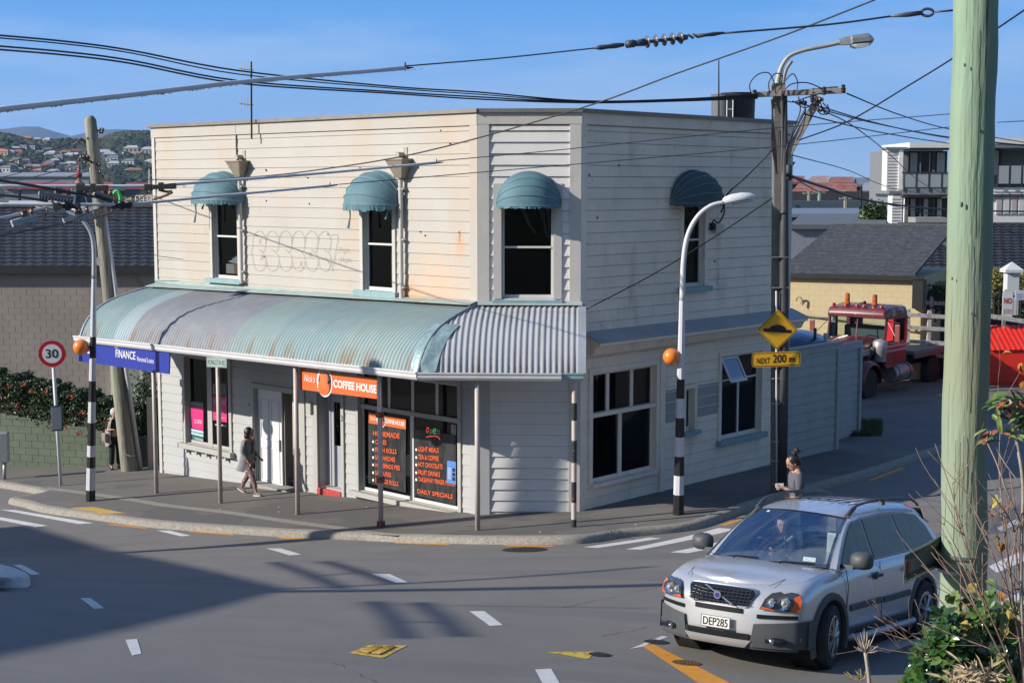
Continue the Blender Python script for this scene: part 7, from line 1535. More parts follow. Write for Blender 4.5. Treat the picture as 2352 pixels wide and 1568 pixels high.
for x0,x1,z0,z1 in ((a.x-.7,a.x+1.0,b.z-.12,b.z),(a.x+.25,a.x+.33,b.z,a.z),(a.x+.62,a.x+.85,b.z,a.z),(a.x-.7,a.x-.6,b.z,a.z)): mb.bbox((x0,YB+.12,z0),(x1,YB+.26,z1))
mb.build('frame',M_sash,wn)
# ---------------- right: white timber fence continuing the side wall
t=thing('white_board_fence','weathered white board fence continuing from the side wall to the truck','fence',(fD.x,fD.y,0)); M_fen=mat('fence_grey_white',(.42,.43,.43),.75,0,.10,2,.3,30)
fe=Ve((8.60,38.72,0)); FF=Fac(fD,fe); 
def fboards(F_,u0,u1,zt0,zt1,name):
    mb=MB(); p=.235; z=-.3
    while z<max(zt0,zt1)-.1:
        for q in range(6):
            a=u0+(u1-u0)*q/6; b=u0+(u1-u0)*(q+1)/6; mb.quad(F_.p(a,z,.026),F_.p(b,z,.026),F_.p(b,z+p,.004),F_.p(a,z+p,.004))
            mb.quad(F_.p(a,z,.002),F_.p(b,z,.002),F_.p(b,z,.026),F_.p(a,z,.026))
        z+=p
    mb.build('boards',M_fen,t); mb=MB(); F_.box(mb,u0,u1,-.3,min(zt0,zt1)-.03,-.1,-.02); mb.build('backing',M_fen,t)
zf=V(1926,787,38.66).z; zf0=V(1820,790,37).z
fboards(FF,0,FF.L,zf,zf,'a'); mb=MB(); FF.box(mb,-.05,FF.L+.1,zf-.16,zf,-.1,.05); FF.box(mb,-.05,FF.L+.12,zf,zf+.035,-.14,.09); mb.build('top_rail',M_fen,t)
for u in (FF.L-.02,): mb=MB(); FF.box(mb,u-.12,u+.02,-.3,zf-.16,-.06,.07); mb.build('post',M_fen,t)
f2=Ve((9.35,40.6,0)); f3=V(1972,900,41.6); f3=Ve((f3.x,f3.y,0)); f2=V(1926,900,40.4); f2=Ve((f2.x,f2.y,0)); F2=Fac(f2,f3)
t2=t; t=thing('white_board_fence','short far section of white board fence set back beside the truck wheel','fence',f2); z2=V(1950,789,41).z; fboards(F2,-.4,F2.L,z2,z2,'b'); mb=MB(); F2.box(mb,-.4,F2.L+.05,z2-.16,z2+.03,-.1,.07); mb.build('top_rail',M_fen,t); mb=MB(); F2.box(mb,F2.L-.12,F2.L+.04,-.3,z2-.16,-.08,.08); mb.build('post',M_fen,t)
# ---------------- yellow building
YY=53.0; M_ylw=mat('yellow_block',(.60,.49,.29),.75,0,.04,2,.2,25,stain=[((.40,.33,.20),3,.62,.8,(1,1,.4),.4)])
yl=V(1780,630,YY); yr=V(2100,637,YY); ze=(yl.z+yr.z)/2; t=thing('yellow_block_building','yellow block building with a dark shingle roof behind the red truck','building',(yl.x,YY,0)); YK=set(COL.objects)
mb=MB(); mb.bbox((yl.x,YY,-1),(yr.x+.3,YY+7,ze-.05)); mb.build('wall',M_ylw,t)
mb=MB(); z=-.2
for k in range(20):
    zz=ze-.2-k*.2; mb.bbox((yl.x,YY-.003,zz),(yr.x+.3,YY,zz+.008))
    for j in range(14): x=yl.x+j*.4+(k%2)*.2; mb.bbox((x,YY-.003,zz),(x+.006,YY,zz+.2))
mb.build('block_joints',mat('yellow_joint',(.50,.41,.25),.8),t)
rl=V(1780,517,YY+5.5); rr=V(2057,517,YY+5.5); rl.z=rr.z; M_shg=mat('grey_shingle',(.060,.062,.068),.7,0,.25,5,.4,30,stain=[((.12,.12,.125),6,.52,.6,(1,1,2),.6)])
A_=Ve((yl.x,YY-.15,ze)); B_=Ve((yr.x,YY-.15,ze)); tileroof('roof',A_,B_,rr,rl,M_shg,t,14,.9,.006,.02)
mb=MB(); mb.tube([B_+Ve((0,0,.02)),rr+Ve((0,0,.04))],.07,6); mb.tube([rl,rr],.07,6); mb.build('hip_cap',M_shg,t); mb=MB(); mb.bbox((yl.x,YY-.25,ze-.16),(yr.x+.35,YY-.1,ze+.0)); mb.bbox((yr.x-.02,YY-.25,ze-1.15),(yr.x+.35,YY-.05,ze-.1)); mb.build('gutter',mat('fascia_black'),t)
a=V(1812,729,YY-.1); b=V(2110,760,YY-.1); mb=MB(); mb.tube([a,V(1960,741,YY-.1),b],.05,8); c=V(1830,700,YY-.15); mb.tube(smooth_path([c,c+Ve((.06,-.05,.15)),c+Ve((.2,-.05,.12)),c+Ve((.24,0,-.15))],4),.035,6); mb.build('wall_pipe',mat('yellow_pipe',(.45,.38,.24),.6),t)
pv=Ve((yr.x,YY,0)); RM=Matrix.Translation(pv)@Matrix.Rotation(R(-24),4,'Z')@Matrix.Translation(-pv)
t.matrix_world=RM@t.matrix_world@Matrix.Diagonal((1,1,1,1))
# dark tiled roof building behind it
t=thing('black_tiled_building','building with a big black tiled hip roof behind the green pole','building',V(2200,700,57)); 
A_=V(2090,700,57); B_=V(2480,700,57); D_=V(2062,516,66); C_=V(2480,516,66); A_.z=B_.z; D_.z=C_.z; tileroof('roof',A_,B_,C_,D_,M_tile,t,26,.33,.02,.05)
mb=MB(); mb.tube([D_,C_],.10,8); mb.tube([D_+Ve((.3,-.2,0)),V(2190,575,62.5)+Ve((0,0,.1)),V(2300,660,58)],.13,8); mb.build('hip_cap',M_tile,t)
mb=MB(); mb.bbox((A_.x,57.3,-1),(B_.x,65,A_.z-.05)); mb.build('wall',mat('dark_wall',(.05,.05,.05),.8),t)
# ---------------- truck
TB=G(1990,921); M_red=mat('maroon_paint',(.13,.012,.022),.35,0,.15,3,coat=.5,stain=[((.30,.25,.24),9,.6,.72,(1,1,1),.35)]); M_red2=mat('red_panel',(.30,.02,.025),.45,0,.1,3)
TM=Matrix.Translation((TB.x+.09,TB.y+1.65,gz(TB.x,TB.y)))@Matrix.Rotation(R(230),4,'Z')@Matrix.Scale(1.05,4)
tk=thing('red_truck','old maroon bonneted truck with orange beacons and a flat deck behind the fence','truck',(0,0,0),None,TM)
def tb(mb,name,m,par=None,**k): mb.xf(TM); return mb.build(name,m,par or tk,**k)
def loft(secs,cap=True):
    mb=MB(); mb.grid([s+[s[0]] for s in secs]); 
    if cap: mb.poly(secs[0]); mb.poly(secs[-1])
    return mb
def csec(x,hw,z0,z1,r): return [Ve((x,y,z)) for y,z in ((-hw,z0),(-hw,z1-r),(-hw+r*.3,z1-r*.3),(-hw+r,z1),(hw-r,z1),(hw-r*.3,z1-r*.3),(hw,z1-r),(hw,z0))]
# cab: x from -1.3 (back) to .25 (windscreen base)
mb=loft([csec(-1.35,1.0,1.05,2.72,.22),csec(-1.25,1.04,1.0,2.86,.24),csec(-.6,1.04,1.0,2.90,.22),csec(-.05,1.02,1.0,2.86,.2),csec(.10,1.0,1.0,2.78,.2)]); 
tb(mb,'roof_shell',M_red,smooth=40,fix=True) if False else None
def panel(name,quads,m,par=None,th=None):
    mb=MB()
    for q in quads: mb.poly([Ve(p) for p in q])
    return tb(mb,name,m,par)
mb=MB(); mb.bbox((-1.35,-1.04,1.0),(.22,1.04,1.78)); tb(mb,'cab',M_red,bevel=.05)
mb=loft([csec(-1.38,1.0,2.50,2.78,.14),csec(-1.25,1.05,2.48,2.88,.18),csec(-.5,1.06,2.48,2.92,.18),csec(.12,1.05,2.50,2.84,.14),csec(.26,1.0,2.54,2.66,.05)]); tb(mb,'cab_roof',M_red,smooth=40,fix=True)
for s in (-1,1):
    mb=MB(); mb.bbox((-1.35,s*.98-.06,1.75),(-1.14,s*.98+.06,2.55)); tb(mb,'cab_pillar',M_red); mb=MB(); mb.tube([Ve((.20,s*1.0,1.76)),Ve((.08,s*1.0,2.56))],.045,6); tb(mb,'cab_pillar',M_red); mb=MB(); mb.tube([Ve((-.42,s*1.03,1.76)),Ve((-.42,s*1.03,2.55))],.04,6); tb(mb,'cab_pillar',M_red)
mb=MB(); mb.tube([Ve((.22,0,1.76)),Ve((.10,0,2.56))],.02,5); tb(mb,'cab_pillar',M_red)
mb=MB(); mb.bbox((-1.36,-.98,1.76),(-1.30,-.55,2.55)); mb.bbox((-1.36,.55,1.76),(-1.30,.98,2.55)); mb.bbox((-1.36,-.55,1.76),(-1.30,.55,1.95)); mb.bbox((-1.36,-.55,2.38),(-1.30,.55,2.5)); tb(mb,'cab_back',M_red)
gl_=glassmat('truck_glass',(.50,.58,.58),.25,.02)
mb=MB(); mb.quad(Ve((.215,-.97,1.78)),Ve((.215,.97,1.78)),Ve((.10,.97,2.52)),Ve((.10,-.97,2.52))); tb(mb,'windscreen',gl_)
for s in (-1,1): mb=MB(); mb.quad(Ve((-.38,s*1.03,1.8)),Ve((.14,s*1.03,1.8)),Ve((.05,s*1.03,2.5)),Ve((-.38,s*1.03,2.5))); tb(mb,'side_window',gl_)
mb=MB(); mb.tube([Ve((.23,y,z)) if z<2 else Ve((.12,y,z)) for y,z in ((-.98,1.77),(.98,1.77),(.98,2.53),(-.98,2.53),(-.98,1.77))],.02,5); tb(mb,'screen_trim',M_chr)
mb=MB(); mb.tube([Ve((-.05+.05*math.cos(a),.45+.24*math.sin(a),1.85+.1*math.cos(a))) for a in [2*PI*k/16 for k in range(17)]],.018,5); tb(mb,'steering_wheel',M_blkg)
mb=MB(); mb.bbox((-.9,-.8,1.5),(-.5,.8,2.2)); tb(mb,'bench_seat',mat('truck_seat',(.10,.12,.12),.8),bevel=.05)
# bonnet: narrower, runs forward (x .25 -> 1.9)
mb=loft([csec(.22,.80,1.05,1.92,.18),csec(.7,.74,1.05,1.88,.18),csec(1.4,.64,1.05,1.80,.16),csec(1.95,.60,1.05,1.74,.14)]); tb(mb,'bonnet',M_red,smooth=40,fix=True)
mb=MB(); mb.bbox((1.95,-.62,1.0),(2.05,.62,1.74)); tb(mb,'radiator_surround',M_chr,bevel=.04); mb=MB(); mb.bbox((2.05,-.52,1.05),(2.07,.52,1.66)); tb(mb,'radiator_grille',mat('copper_grille',(.38,.18,.10),.6))
mb=MB()
for s in (-1,1):
    mb.bbox((.3,s*.83-.01,1.42),(1.7,s*.83+.01-(.0),1.62))
tb(mb,'bonnet_side_band',mat('silver_band',(.42,.40,.42),.4,.3))
for s in (-1,1):   # front guards
    mb=MB(); rows=[]
    for k in range(15):
        a=-.25+(PI+.35)*k/14; rows.append([Ve((1.25+rr_*math.cos(a),s*y,.56+rr_*math.sin(a))) for y,rr_ in ((.62,.66),(.70,.72),(.95,.74),(1.12,.70),(1.17,.60))])
    mb.grid(rows); tb(mb,'front_guard',M_red,smooth=True,fix=True)
def twheel(x,y,r=.52,w_=.28):
    mb=MB(); mb.lathe([(r*.55,-w_/2),(r*.92,-w_/2),(r,-w_/2+.04),(r,w_/2-.04),(r*.92,w_/2),(r*.55,w_/2)],(x,y,r),'y',32); wh=tb(mb,'wheel',M_rub,smooth=40,fix=True); mb=MB(); s=1 if y>0 else -1
    mb.lathe([(.01,w_/2*.55),(r*.16,w_/2*.9),(r*.3,w_/2*.5),(r*.5,w_/2*.4),(r*.55,w_/2*.95),(r*.58,w_/2*.95)],(0,0,0),'y',24); mb.v=[Ve((x+v.x,y-(v.y*s if True else 0)*-1 if False else y+s*abs(v.y),r+v.z)) for v in mb.v]; mb.build('rim',mat('wheel_dull',(.10,.09,.09),.6,.3),wh) if False else tb(mb,'rim',mat('wheel_dull',(.10,.09,.09),.6,.3),wh,smooth=40)
for x,y in ((1.25,.93),(1.25,-.93),(-3.6,.85),(-3.6,-.85),(-4.9,.85),(-4.9,-.85)): twheel(x,y)
# tanks, air cleaner, steps, deck, mirrors, beacons
for s in (-1,1):
    mb=MB(); mb.lathe([(.02,-.62),(.27,-.62),(.30,-.58),(.30,.58),(.27,.62),(.02,.62)],(-.85,s*.95,.72),'x',24); ft=tb(mb,'fuel_tank',mat('tank_silver',(.36,.30,.31),.4,.5,.1),smooth=40)
    mb=MB()
    for x in (-1.25,-.45): mb.lathe([(.305,-.03),(.315,0),(.305,.03)],(x,s*.95,.72),'x',24)
    tb(mb,'tank_strap',M_blkg,ft); mb=MB(); mb.bbox((-1.4,s*1.2-.06,.36),(-.2,s*1.2+.06,.40)); mb.bbox((-.4,s*1.0-.1,.98),(.35,s*1.0+.15,1.03)); tb(mb,'step',M_chr)
    mb=MB(); mb.lathe([(.02,0),(.19,.02),(.20,.30),(.23,.36),(.23,.62),(.19,.68),(.02,.74)],(.52,s*1.0,1.18),'z',20); tb(mb,'air_cleaner',mat('cleaner_alu',(.50,.47,.46),.4,.5,.2,9),smooth=40)
    mb=MB(); mb.tube(smooth_path([Ve((.55,s*.95,1.5)),Ve((.72,s*.88,1.6)),Ve((.85,s*.76,1.35)),Ve((.8,s*.70,1.15))],4),.10,8); tb(mb,'intake_hose',M_pl,smooth=True)
    mb=MB(); mb.tube([Ve((.1,s*1.05,2.45)),Ve((.35,s*1.55,2.42)),Ve((.35,s*1.55,1.78)),Ve((.15,s*1.02,1.75))],.018,6); mb.tube([Ve((.1,s*1.05,2.4)),Ve((.33,s*1.5,1.85))],.012,5); mr_b=tb(mb,'mirror_arm',M_chr); mb=MB(); mb.box((.36,s*1.5,2.1),(.05,.18,.55)); tb(mb,'mirror',mat('mirror_back',(.22,.05,.04),.4),mr_b,bevel=.02)
mb=MB(); mb.bbox((-5.4,-1.15,1.22),(-1.7,1.15,1.34)); dk=tb(mb,'deck',mat('deck_grey',(.16,.20,.20),.7,0,.15,3),bevel=.01); mb=MB(); mb.bbox((-5.4,-1.17,1.10),(-1.7,-1.10,1.23)); mb.bbox((-5.4,1.10,1.10),(-1.7,1.17,1.23)); tb(mb,'deck_rail',mat('deck_rail',(.22,.09,.09),.7),dk); mb=MB(); mb.bbox((-5.4,-.5,.75),(1.9,.5,1.05)); tb(mb,'chassis',mat('chassis_black',(.012,.012,.012),.8))
for y,h in ((-.62,.34),(.35,.34)):
    mb=MB(); mb.lathe([(.10,0),(.10,.05),(.085,.06),(.075,h),(.02,h+.01)],(-.35,y,2.90),'z',16); tb(mb,'beacon',mat('beacon_amber',(.55,.13,.02),.15,0,.3,12,coat=.5),smooth=40)
for y in (-.85,-.4,0,.25,.85):
    mb=MB(); mb.lathe([(.01,0),(.05,.0),(.055,.06),(.03,.15),(.01,.16)],(.10,y,2.90),'x',12); tb(mb,'marker_light',mat('marker_orange',(.8,.12,.02),.2),smooth=40)
mb=MB(); mb.lathe([(.02,0),(.06,.05),(.02,.1),(.02,.4)],(-.2,.1,2.98),'x',10); tb(mb,'horns',M_blkg)
panel('door_panel',[[(-.42,1.045,1.05),(.18,1.045,1.05),(.18,1.045,1.42),(-.42,1.045,1.42)],[(-1.3,1.045,1.05),(-.46,1.045,1.05),(-.46,1.045,1.42),(-1.3,1.045,1.42)]],M_red2)
panel('door_stripes',[[(-1.3,1.048,1.44),(.2,1.048,1.44),(.2,1.048,1.52),(-1.3,1.048,1.52)],[(-1.3,1.048,1.58),(.2,1.048,1.58),(.2,1.048,1.66),(-1.3,1.048,1.66)]],mat('silver_band'))
mb=MB(); mb.bbox((2.2,-1.15,.45),(2.35,1.15,.75)); tb(mb,'bumper',M_chr,bevel=.05)
# dark car roof behind the fence
mb=MB(); P=V(1838,768,44); mb.ball((P.x,44.5,P.z-.45),1.0,20,12,0,(1.05,1.6,.55)); tag(mb.build('parked_car_roof',mat('dark_car',(.05,.06,.09),.2,.3,coat=.6),None,True),'dark curved roof of a car parked behind the white fence','car roof')
for x,y0,y1 in ((1872,753,784),(1896,765,784)):
    mb=MB(); mb.tube([V(x,y1+20,43.5),V(x,y0,43.5)],.05 if x<1880 else .06,8); tag(mb.build('exhaust_stack',M_blkg if x<1880 else mat('stack_pale',(.5,.5,.5),.5),None,True),'thin black upright post above the white fence' if x<1880 else 'short pale upright tube above the white fence by the truck','post')
# ---------------- red bin / container roof at right edge
RB=G(2268,893); M_rb=mat('bright_red',(.80,.035,.02),.5,0,.06,3); t=thing('red_container','bright red container with a sloping ribbed lid at the right edge','container',RB)
Y1=RB.y; xl=RB.x; z0=RB.z; zt1=V(2268,803,Y1).z; z2_=V(2268,748,Y1+1.4).z; xr_=xl+4.5; mb=MB(); mb.bbox((xl,Y1,z0),(xr_,Y1+2.2,zt1)); mb.build('body',M_rb,t,bevel=.02)
mb=MB(); rows=[]
for j,(yy,zz) in enumerate(((Y1-.08,zt1-.02),(Y1+1.4,z2_))): rows.append([Ve((xl-.02+k*.045,yy,zz+(.018 if k%4<2 else 0)+ (k*.045)*.02)) for k in range(100)])
mb.grid(rows); mb.add([Ve((xl,Y1,zt1)),Ve((xl,Y1+1.4,z2_)),Ve((xl,Y1+2.2,zt1))],[(0,1,2)]); mb.quad(Ve((xl,Y1+1.4,z2_)),Ve((xr_,Y1+1.4,z2_)),Ve((xr_,Y1+2.2,zt1)),Ve((xl,Y1+2.2,zt1))); mb.build('lid',M_rb,t)
mb=MB(); 
for k in range(3): mb.bbox((xl-.0,Y1-.01,z0+.2+.28*k),(xr_,Y1+.0,z0+.21+.28*k))
mb.build('panel_lines',mat('dark_red',(.35,.01,.01),.6),t)
# ---------------- fences behind truck
def rails(label,x0,y0,x1,y1,Y,zr,posts,m,w_=.09):
    a=V(x0,y0,Y); b=V(x1,y1,Y); t=thing('rail_fence',label,'fence',a); 
    for h in zr: mb=MB(); beam2(mb,a-Ve((0,0,h)),b-Ve((0,0,h)),.04,.14); mb.build('rail',m,t)
    for s in posts: P=a.lerp(b,s); mb=MB(); mb.box(P+Ve((0,.07,-.55)),(.13,.1,1.5)); mb.build('post',m,t)
def beam2(mb,a,b,w_,h):
    d=(b-a); l=d.length; d.normalize(); sd=d.cross(Ve((0,0,1))).normalized(); mb.box((a+b)/2,(l,w_,h),(d,sd,sd.cross(d)))
M_wf=mat('flaking_white',(.55,.54,.50),.85,0,.15,5,.3,30,stain=[((.25,.2,.16),6,.52,.62,(1,1,1),.7)])
rails('flaking white post and rail fence directly behind the truck cab',2070,722,2180,728,52.6,(.0,.45,.95,1.4),(.16,.6,.98),M_wf); rails('flaking white rail fence higher up behind the first one',2115,694,2190,698,53.4,(.0,.5),(.35,),M_wf)
rails('grey white rail fence beyond the red container at the right edge',2262,724,2400,745,46,(.0,),(.75,),M_wf)
def picket(label,x0,x1,yt,yb,Y):
    a=V(x0,yt,Y); b=V(x1,yt,Y); bz=V(x0,yb,Y).z; t=thing('metal_fence',label,'fence',Ve((a.x,a.y,bz))); mb=MB(); 
    mb.tube([a-Ve((0,0,.12)),b-Ve((0,0,.12))],.025,4); mb.tube([Ve((a.x,a.y,bz+.15)),Ve((b.x,b.y,bz+.15))],.025,4); mb.build('rails',M_dk,t); mb=MB(); n=int((b-a).length/.13)
    for k in range(n+1): P=a.lerp(b,k/n); mb.tube([P,Ve((P.x,P.y,bz))],.012,4)
    mb.build('bars',M_dk,t); mb=MB()
    for P in (a,b): mb.tube([P+Ve((0,0,.1)),Ve((P.x,P.y,bz-.2))],.045,6)
    mb.build('posts',mat('grey_post',(.2,.2,.2),.6),t)
picket('grey metal picket fence just left of the green pole',2126,2192,648,716,53); picket('grey metal picket fence right of the green pole beside the NO ENTRY sign',2262,2306,676,735,50); picket('dark metal picket fence at the right edge below the yellow bush',2310,2400,672,740,50.5)
def bush(label,pts,n,size,mats_,stem=True,name='bush'):
    c0=V(*pts[0][:3]); t=thing(name,label,'bush',c0-Ve((0,0,pts[0][3]))); mb=MB(); rs=random.Random(len(label)); ps=[(V(x,y,Y),r) for x,y,Y,r in pts]
    def fn():
        c,r=rs.choice(ps); v=Ve((rs.gauss(0,1),rs.gauss(0,1),rs.gauss(0,1))).normalized()*r*(rs.random()**.4); return c+v
    leafcloud(mb,fn,n,size,rs,.9,lambda: rs.randrange(len(mats_))); mb.build('foliage',mats_,t); mb=MB(); mb.tube([c0-Ve((0,0,pts[0][3]*1.6)),c0],[.06,.03],6); mb.build('stem',M_wood,t)
M_yb=[mat('leaf_yellow',(.32,.28,.08),.6,0,.3,6),mat('leaf_olive',(.14,.15,.05),.6,0,.3,6)]
bush('dark green bush behind the metal fence left of the green pole',[(2150,690,54,.5),(2165,672,54,.45),(2185,690,54,.5)],2200,.06,ML); bush('yellow flowering bush beside the white gate pillar',[(2280,650,52,.55),(2300,640,52,.4),(2335,655,52,.5),(2352,668,52,.5)],3000,.06,M_yb); bush('dark green bush under the yellow bush near the right edge',[(2270,690,52.5,.6),(2300,700,52.5,.5),(2340,705,52.5,.5)],2400,.06,ML)
t=thing('gate_pillar','square white gate pillar with a pointed cap at the right edge','pillar',V(2322,700,51)); c=V(2323,640,51); mb=MB(); mb.box(c-Ve((0,0,.5)),(.42,.42,1.5)); mb.build('shaft',mat('pillar_white',(.62,.64,.66),.6,0,.04),t,bevel=.01); mb=MB(); z=V(2323,622,51).z; mb.box(Ve((c.x,51,z)),(.62,.62,.10)); mb.add([Ve((c.x+i*.31,51+j*.31,z+.05)) for i,j in ((-1,-1),(1,-1),(1,1),(-1,1))]+[Ve((c.x,51,z+.32))],[(0,1,4),(1,2,4),(2,3,4),(3,0,4)]); mb.build('cap',mat('pillar_white'),t)
t=thing('no_entry_sign','white arched sign with red letters reading NO ENTRY','sign',V(2314,735,48)); P=V(2313,734,48); w_=V(2325,700,48).x-V(2302,700,48).x; h=V(2313,668,48).z-P.z; pts=[P+Ve((-w_/2,0,0)),P+Ve((w_/2,0,0)),P+Ve((w_/2,0,h*.88))]+[P+Ve((w_/2*math.cos(a),0,h*.88+h*.12*math.sin(a))) for a in (R(30),R(60),R(90),R(120),R(150))]+[P+Ve((-w_/2,0,h*.88))]
mb=MB(); mb.slab(pts,(0,.03,0)); mb.build('panel',mat('sign_white2',(.72,.72,.74),.5),t); txt('lettering','NO',P+Ve((0,-.006,h*.56)),(1,0,0),(0,0,1),h*.20,mat('sign_text_red',(.50,.08,.05),.5),t,w_*.75,.03,'C'); txt('lettering','ENTRY',P+Ve((0,-.006,h*.20)),(1,0,0),(0,0,1),h*.18,mat('sign_text_red2',(.62,.32,.28),.5),t,w_*.85,.02,'C')
t=thing('small_sign','small pale blue and white sign on a dark post beside the NO ENTRY sign','sign',V(2343,740,49)); c=V(2342,678,49); mb=MB(); mb.box(c,(.30,.02,.33)); mb.build('panel',mat('pale_sign',(.55,.62,.72),.5),t,bevel=.01); mb=MB(); mb.tube([c-Ve((-.05,-.02,.1)),c-Ve((-.05,-.02,1.1))],.025,6); mb.build('post',M_dk,t)
mb=MB(); mb.box(c+Ve((.0,-.013,.03)),(.2,.004,.02)); mb.box(c+Ve((0,-.013,-.04)),(.2,.004,.02)); mb.box(c+Ve((.0,-.013,-.10)),(.16,.004,.02)); mb.build('text_lines',mat('blue_mark',(.10,.18,.45),.5),t)
# ---------------- apartment block
YA=88.0; M_ap=mat('apartment_white',(.72,.72,.72),.6,0,.04,2); M_apd=mat('apartment_grey',(.20,.215,.23),.7,0,.05,2); M_frd=mat('dark_frame',(.05,.045,.045),.5); M_cur=mat('curtain_white',(.62,.62,.60),.8,0,.12,2.2,stretch=(6,1,.05)); M_curp=mat('curtain_pink',(.50,.40,.42),.8,0,.15,2.2,stretch=(6,1,.05)); M_frost=mat('frosted_panel',(.34,.38,.40),.25,0,.05,3)
t=thing('apartment_block','modern white apartment block with glass fronted balconies behind the green pole','building',V(2050,560,YA)); ap=t
def ab(name,m,x0,x1,y0,y1,d0,d1,par=None,Y=YA,bev=0):
    a=V(x0,y1,Y); b=V(x1,y0,Y); mb=MB(); mb.bbox((a.x,Y+d0,a.z),(b.x,Y+d1,b.z)); return mb.build(name,m,par or t,bevel=bev)
ab('side_wall',M_ap,2036,2066,343,438,0,1.2); ab('side_wall',M_ap,2046,2074,450,640,.1,1.2); ab('recess_wall',M_apd,2066,2200,343,640,3,8)
mb=MB()
for k in range(14):
    y=350+k*7; a=V(2038,y,YA); b=V(2064,y,YA); mb.bbox((a.x,YA-.02,a.z),(b.x,YA,a.z+.03)); a=V(2048,y+108,YA+.1); b=V(2072,y+108,YA+.1); mb.bbox((a.x,YA+.07,a.z),(b.x,YA+.1,a.z+.03))
mb.build('cladding_lines',mat('apartment_joint',(.25,.25,.26),.7),t)
ab('corner_post',mat('apartment_bright',(.9,.9,.9),.5),2062,2074,343,438,-.1,.3); ab('corner_post',mat('apartment_bright'),2072,2078,452,640,-.05,.3)
ab('roof_slab',M_ap,2083,2420,328,340,-.6,6); ab('fascia',M_apd,2034,2200,338,343,-.2,1.5)
ab('upper_slab',M_frd,2068,2420,446,452,-.5,6); ab('slab_face',M_apd,2068,2180,426,447,-.55,-.45)
for i,(x0,x1) in enumerate(((2084,2114),(2114,2144),(2146,2178),(2178,2200))):
    f=ab('window',M_frd,x0+14,x1+12,346,425,1.2,1.3) if i<3 else None
    if f:
        ab('pane',mat('ap_glass',(.06,.065,.07),.1),x0+16,x1+10,349,423,1.15,1.2,f); ab('curtain',M_cur,x0+17+(i==1)*14,x1+5,350,423,1.10,1.14,f)
    f=ab('window',M_frd,x0+14,x1+12,455,520,1.2,1.3) if i<3 else None
    if f: ab('pane',mat('ap_glass'),x0+16,x1+10,457,520,1.15,1.2,f); ab('curtain',M_cur,x0+18,x0+30,457,520,1.10,1.14,f)
for k in range(5):
    x0=2070+k*29; f=ab('balcony_panel',M_frost,x0+1,x0+27,399,430,-.60,-.55); ab('balcony_post',M_frd,x0-1.2,x0+1.2,396,440,-.62,-.52)
ab('handrail',M_frd,2066,2200,395.5,398.5,-.64,-.5); ab('lower_handrail',M_ap,2078,2180,512,515,-.5,-.4)
ab('lower_balustrade',M_frost,2078,2180,515,524,-.5,-.42)
ab('right_wall',M_apd,2270,2440,330,440,2.5,8); ab('right_roof',M_ap,2262,2440,318,332,-.8,8); ab('right_window',M_frd,2292,2330,340,402,2.3,2.5); ab('curtain',M_cur,2308,2322,343,402,2.2,2.3)
for k in range(4): x0=2284+k*28; ab('balcony_panel',M_frost,x0+1,x0+26,381,422,-.6,-.55); ab('balcony_post',M_frd,x0-1,x0+1,378,430,-.62,-.52)
ab('right_slab',M_frd,2270,2440,422,430,-.5,6); ab('right_wall_lower',M_ap,2272,2440,430,640,-.3,8)
for k in range(5): x0=2282+k*17; f=ab('window',M_ap,x0,x0+16,444,492,-.36,-.3); ab('curtain',M_curp if k%2==0 else M_cur,x0+1.5,x0+14.5,446,490,-.40,-.36,f)
ab('white_band',mat('apartment_bright'),2276,2440,430,440,-.4,-.3)
mb=MB(); P=V(2150,352,YA-.4); mb.box(V(2130,518,80),(1.7,1.5,.9)); tag(mb.build('chimney',mat('chimney_conc',(.30,.29,.27),.9,0,.2,4)),'squat grey concrete chimney on the roof in front of the apartment block','chimney')
# ---------------- rusty and grey sawtooth sheds
M_rust=mat('rusty_roof',(.30,.09,.05),.8,0,.3,.5,0,stain=[((.50,.40,.35),1.2,.52,.62,(2,2,.3),.6)]); M_gry=mat('grey_roof',(.20,.215,.23),.7,0,.12,.5); M_pk=mat('pinkish_roof',(.42,.28,.24),.8,0,.3,.5,stain=[((.3,.1,.05),1.5,.5,.6,(3,1,1),.6)])
def shed(label,x0,x1,yr,yb,Y,m,dep=10,slope=10,wall=None):
    t=thing('warehouse',label,'warehouse',V((x0+x1)/2,yb,Y)); a=V(x0,yb,Y); b=V(x1,yb,Y); c=V(x1-slope*0,yr,Y+dep); d=V(x0+slope,yr,Y+dep); mb=MB(); mb.slab([a,b,c,d],(0,0,-.25)); mb.build('roof',m,t)
    mb=MB(); z=-3; mb.add([Ve((a.x,Y+.3,z)),Ve((b.x,Y+.3,z)),Ve((b.x,Y+.3,b.z-.05)),Ve((a.x,Y+.3,a.z-.05)),Ve((d.x,Y+dep,z)),Ve((c.x,Y+dep,z)),Ve((c.x,Y+dep,c.z-.2)),Ve((d.x,Y+dep,d.z-.2))],[(0,1,2,3),(1,5,6,2),(4,7,6,5),(0,3,7,4)]); mb.build('wall',wall or mat('shed_dark',(.045,.05,.055),.8,0,.1,.3),t)
shed('warehouse roof of plain rust at the far left of the sheds',1800,1848,404,418,170,M_rust,8); shed('warehouse roof streaked pink and rust',1846,1905,404,420,168,M_pk,9,22); shed('warehouse roof of solid red rust',1902,1962,406,420,168,M_rust,9,6); shed('plain grey sawtooth warehouse roof',1960,2003,408,424,168,M_gry,9,4); shed('small grey sawtooth roof next to the apartment block',2000,2040,408,428,166,M_gry,9,6)
shed('long low rusty lean to roof under the sawtooth roofs',1815,1968,421,442,160,M_rust,7,20); shed('pale grey pointed roof before the apartment block',1975,2045,420,437,158,mat('pale_roof',(.34,.36,.37),.7,0,.06),7,10)
t=thing('long_dark_building','long slate blue building with a mural strip below the sheds','building',V(1920,500,130)); 
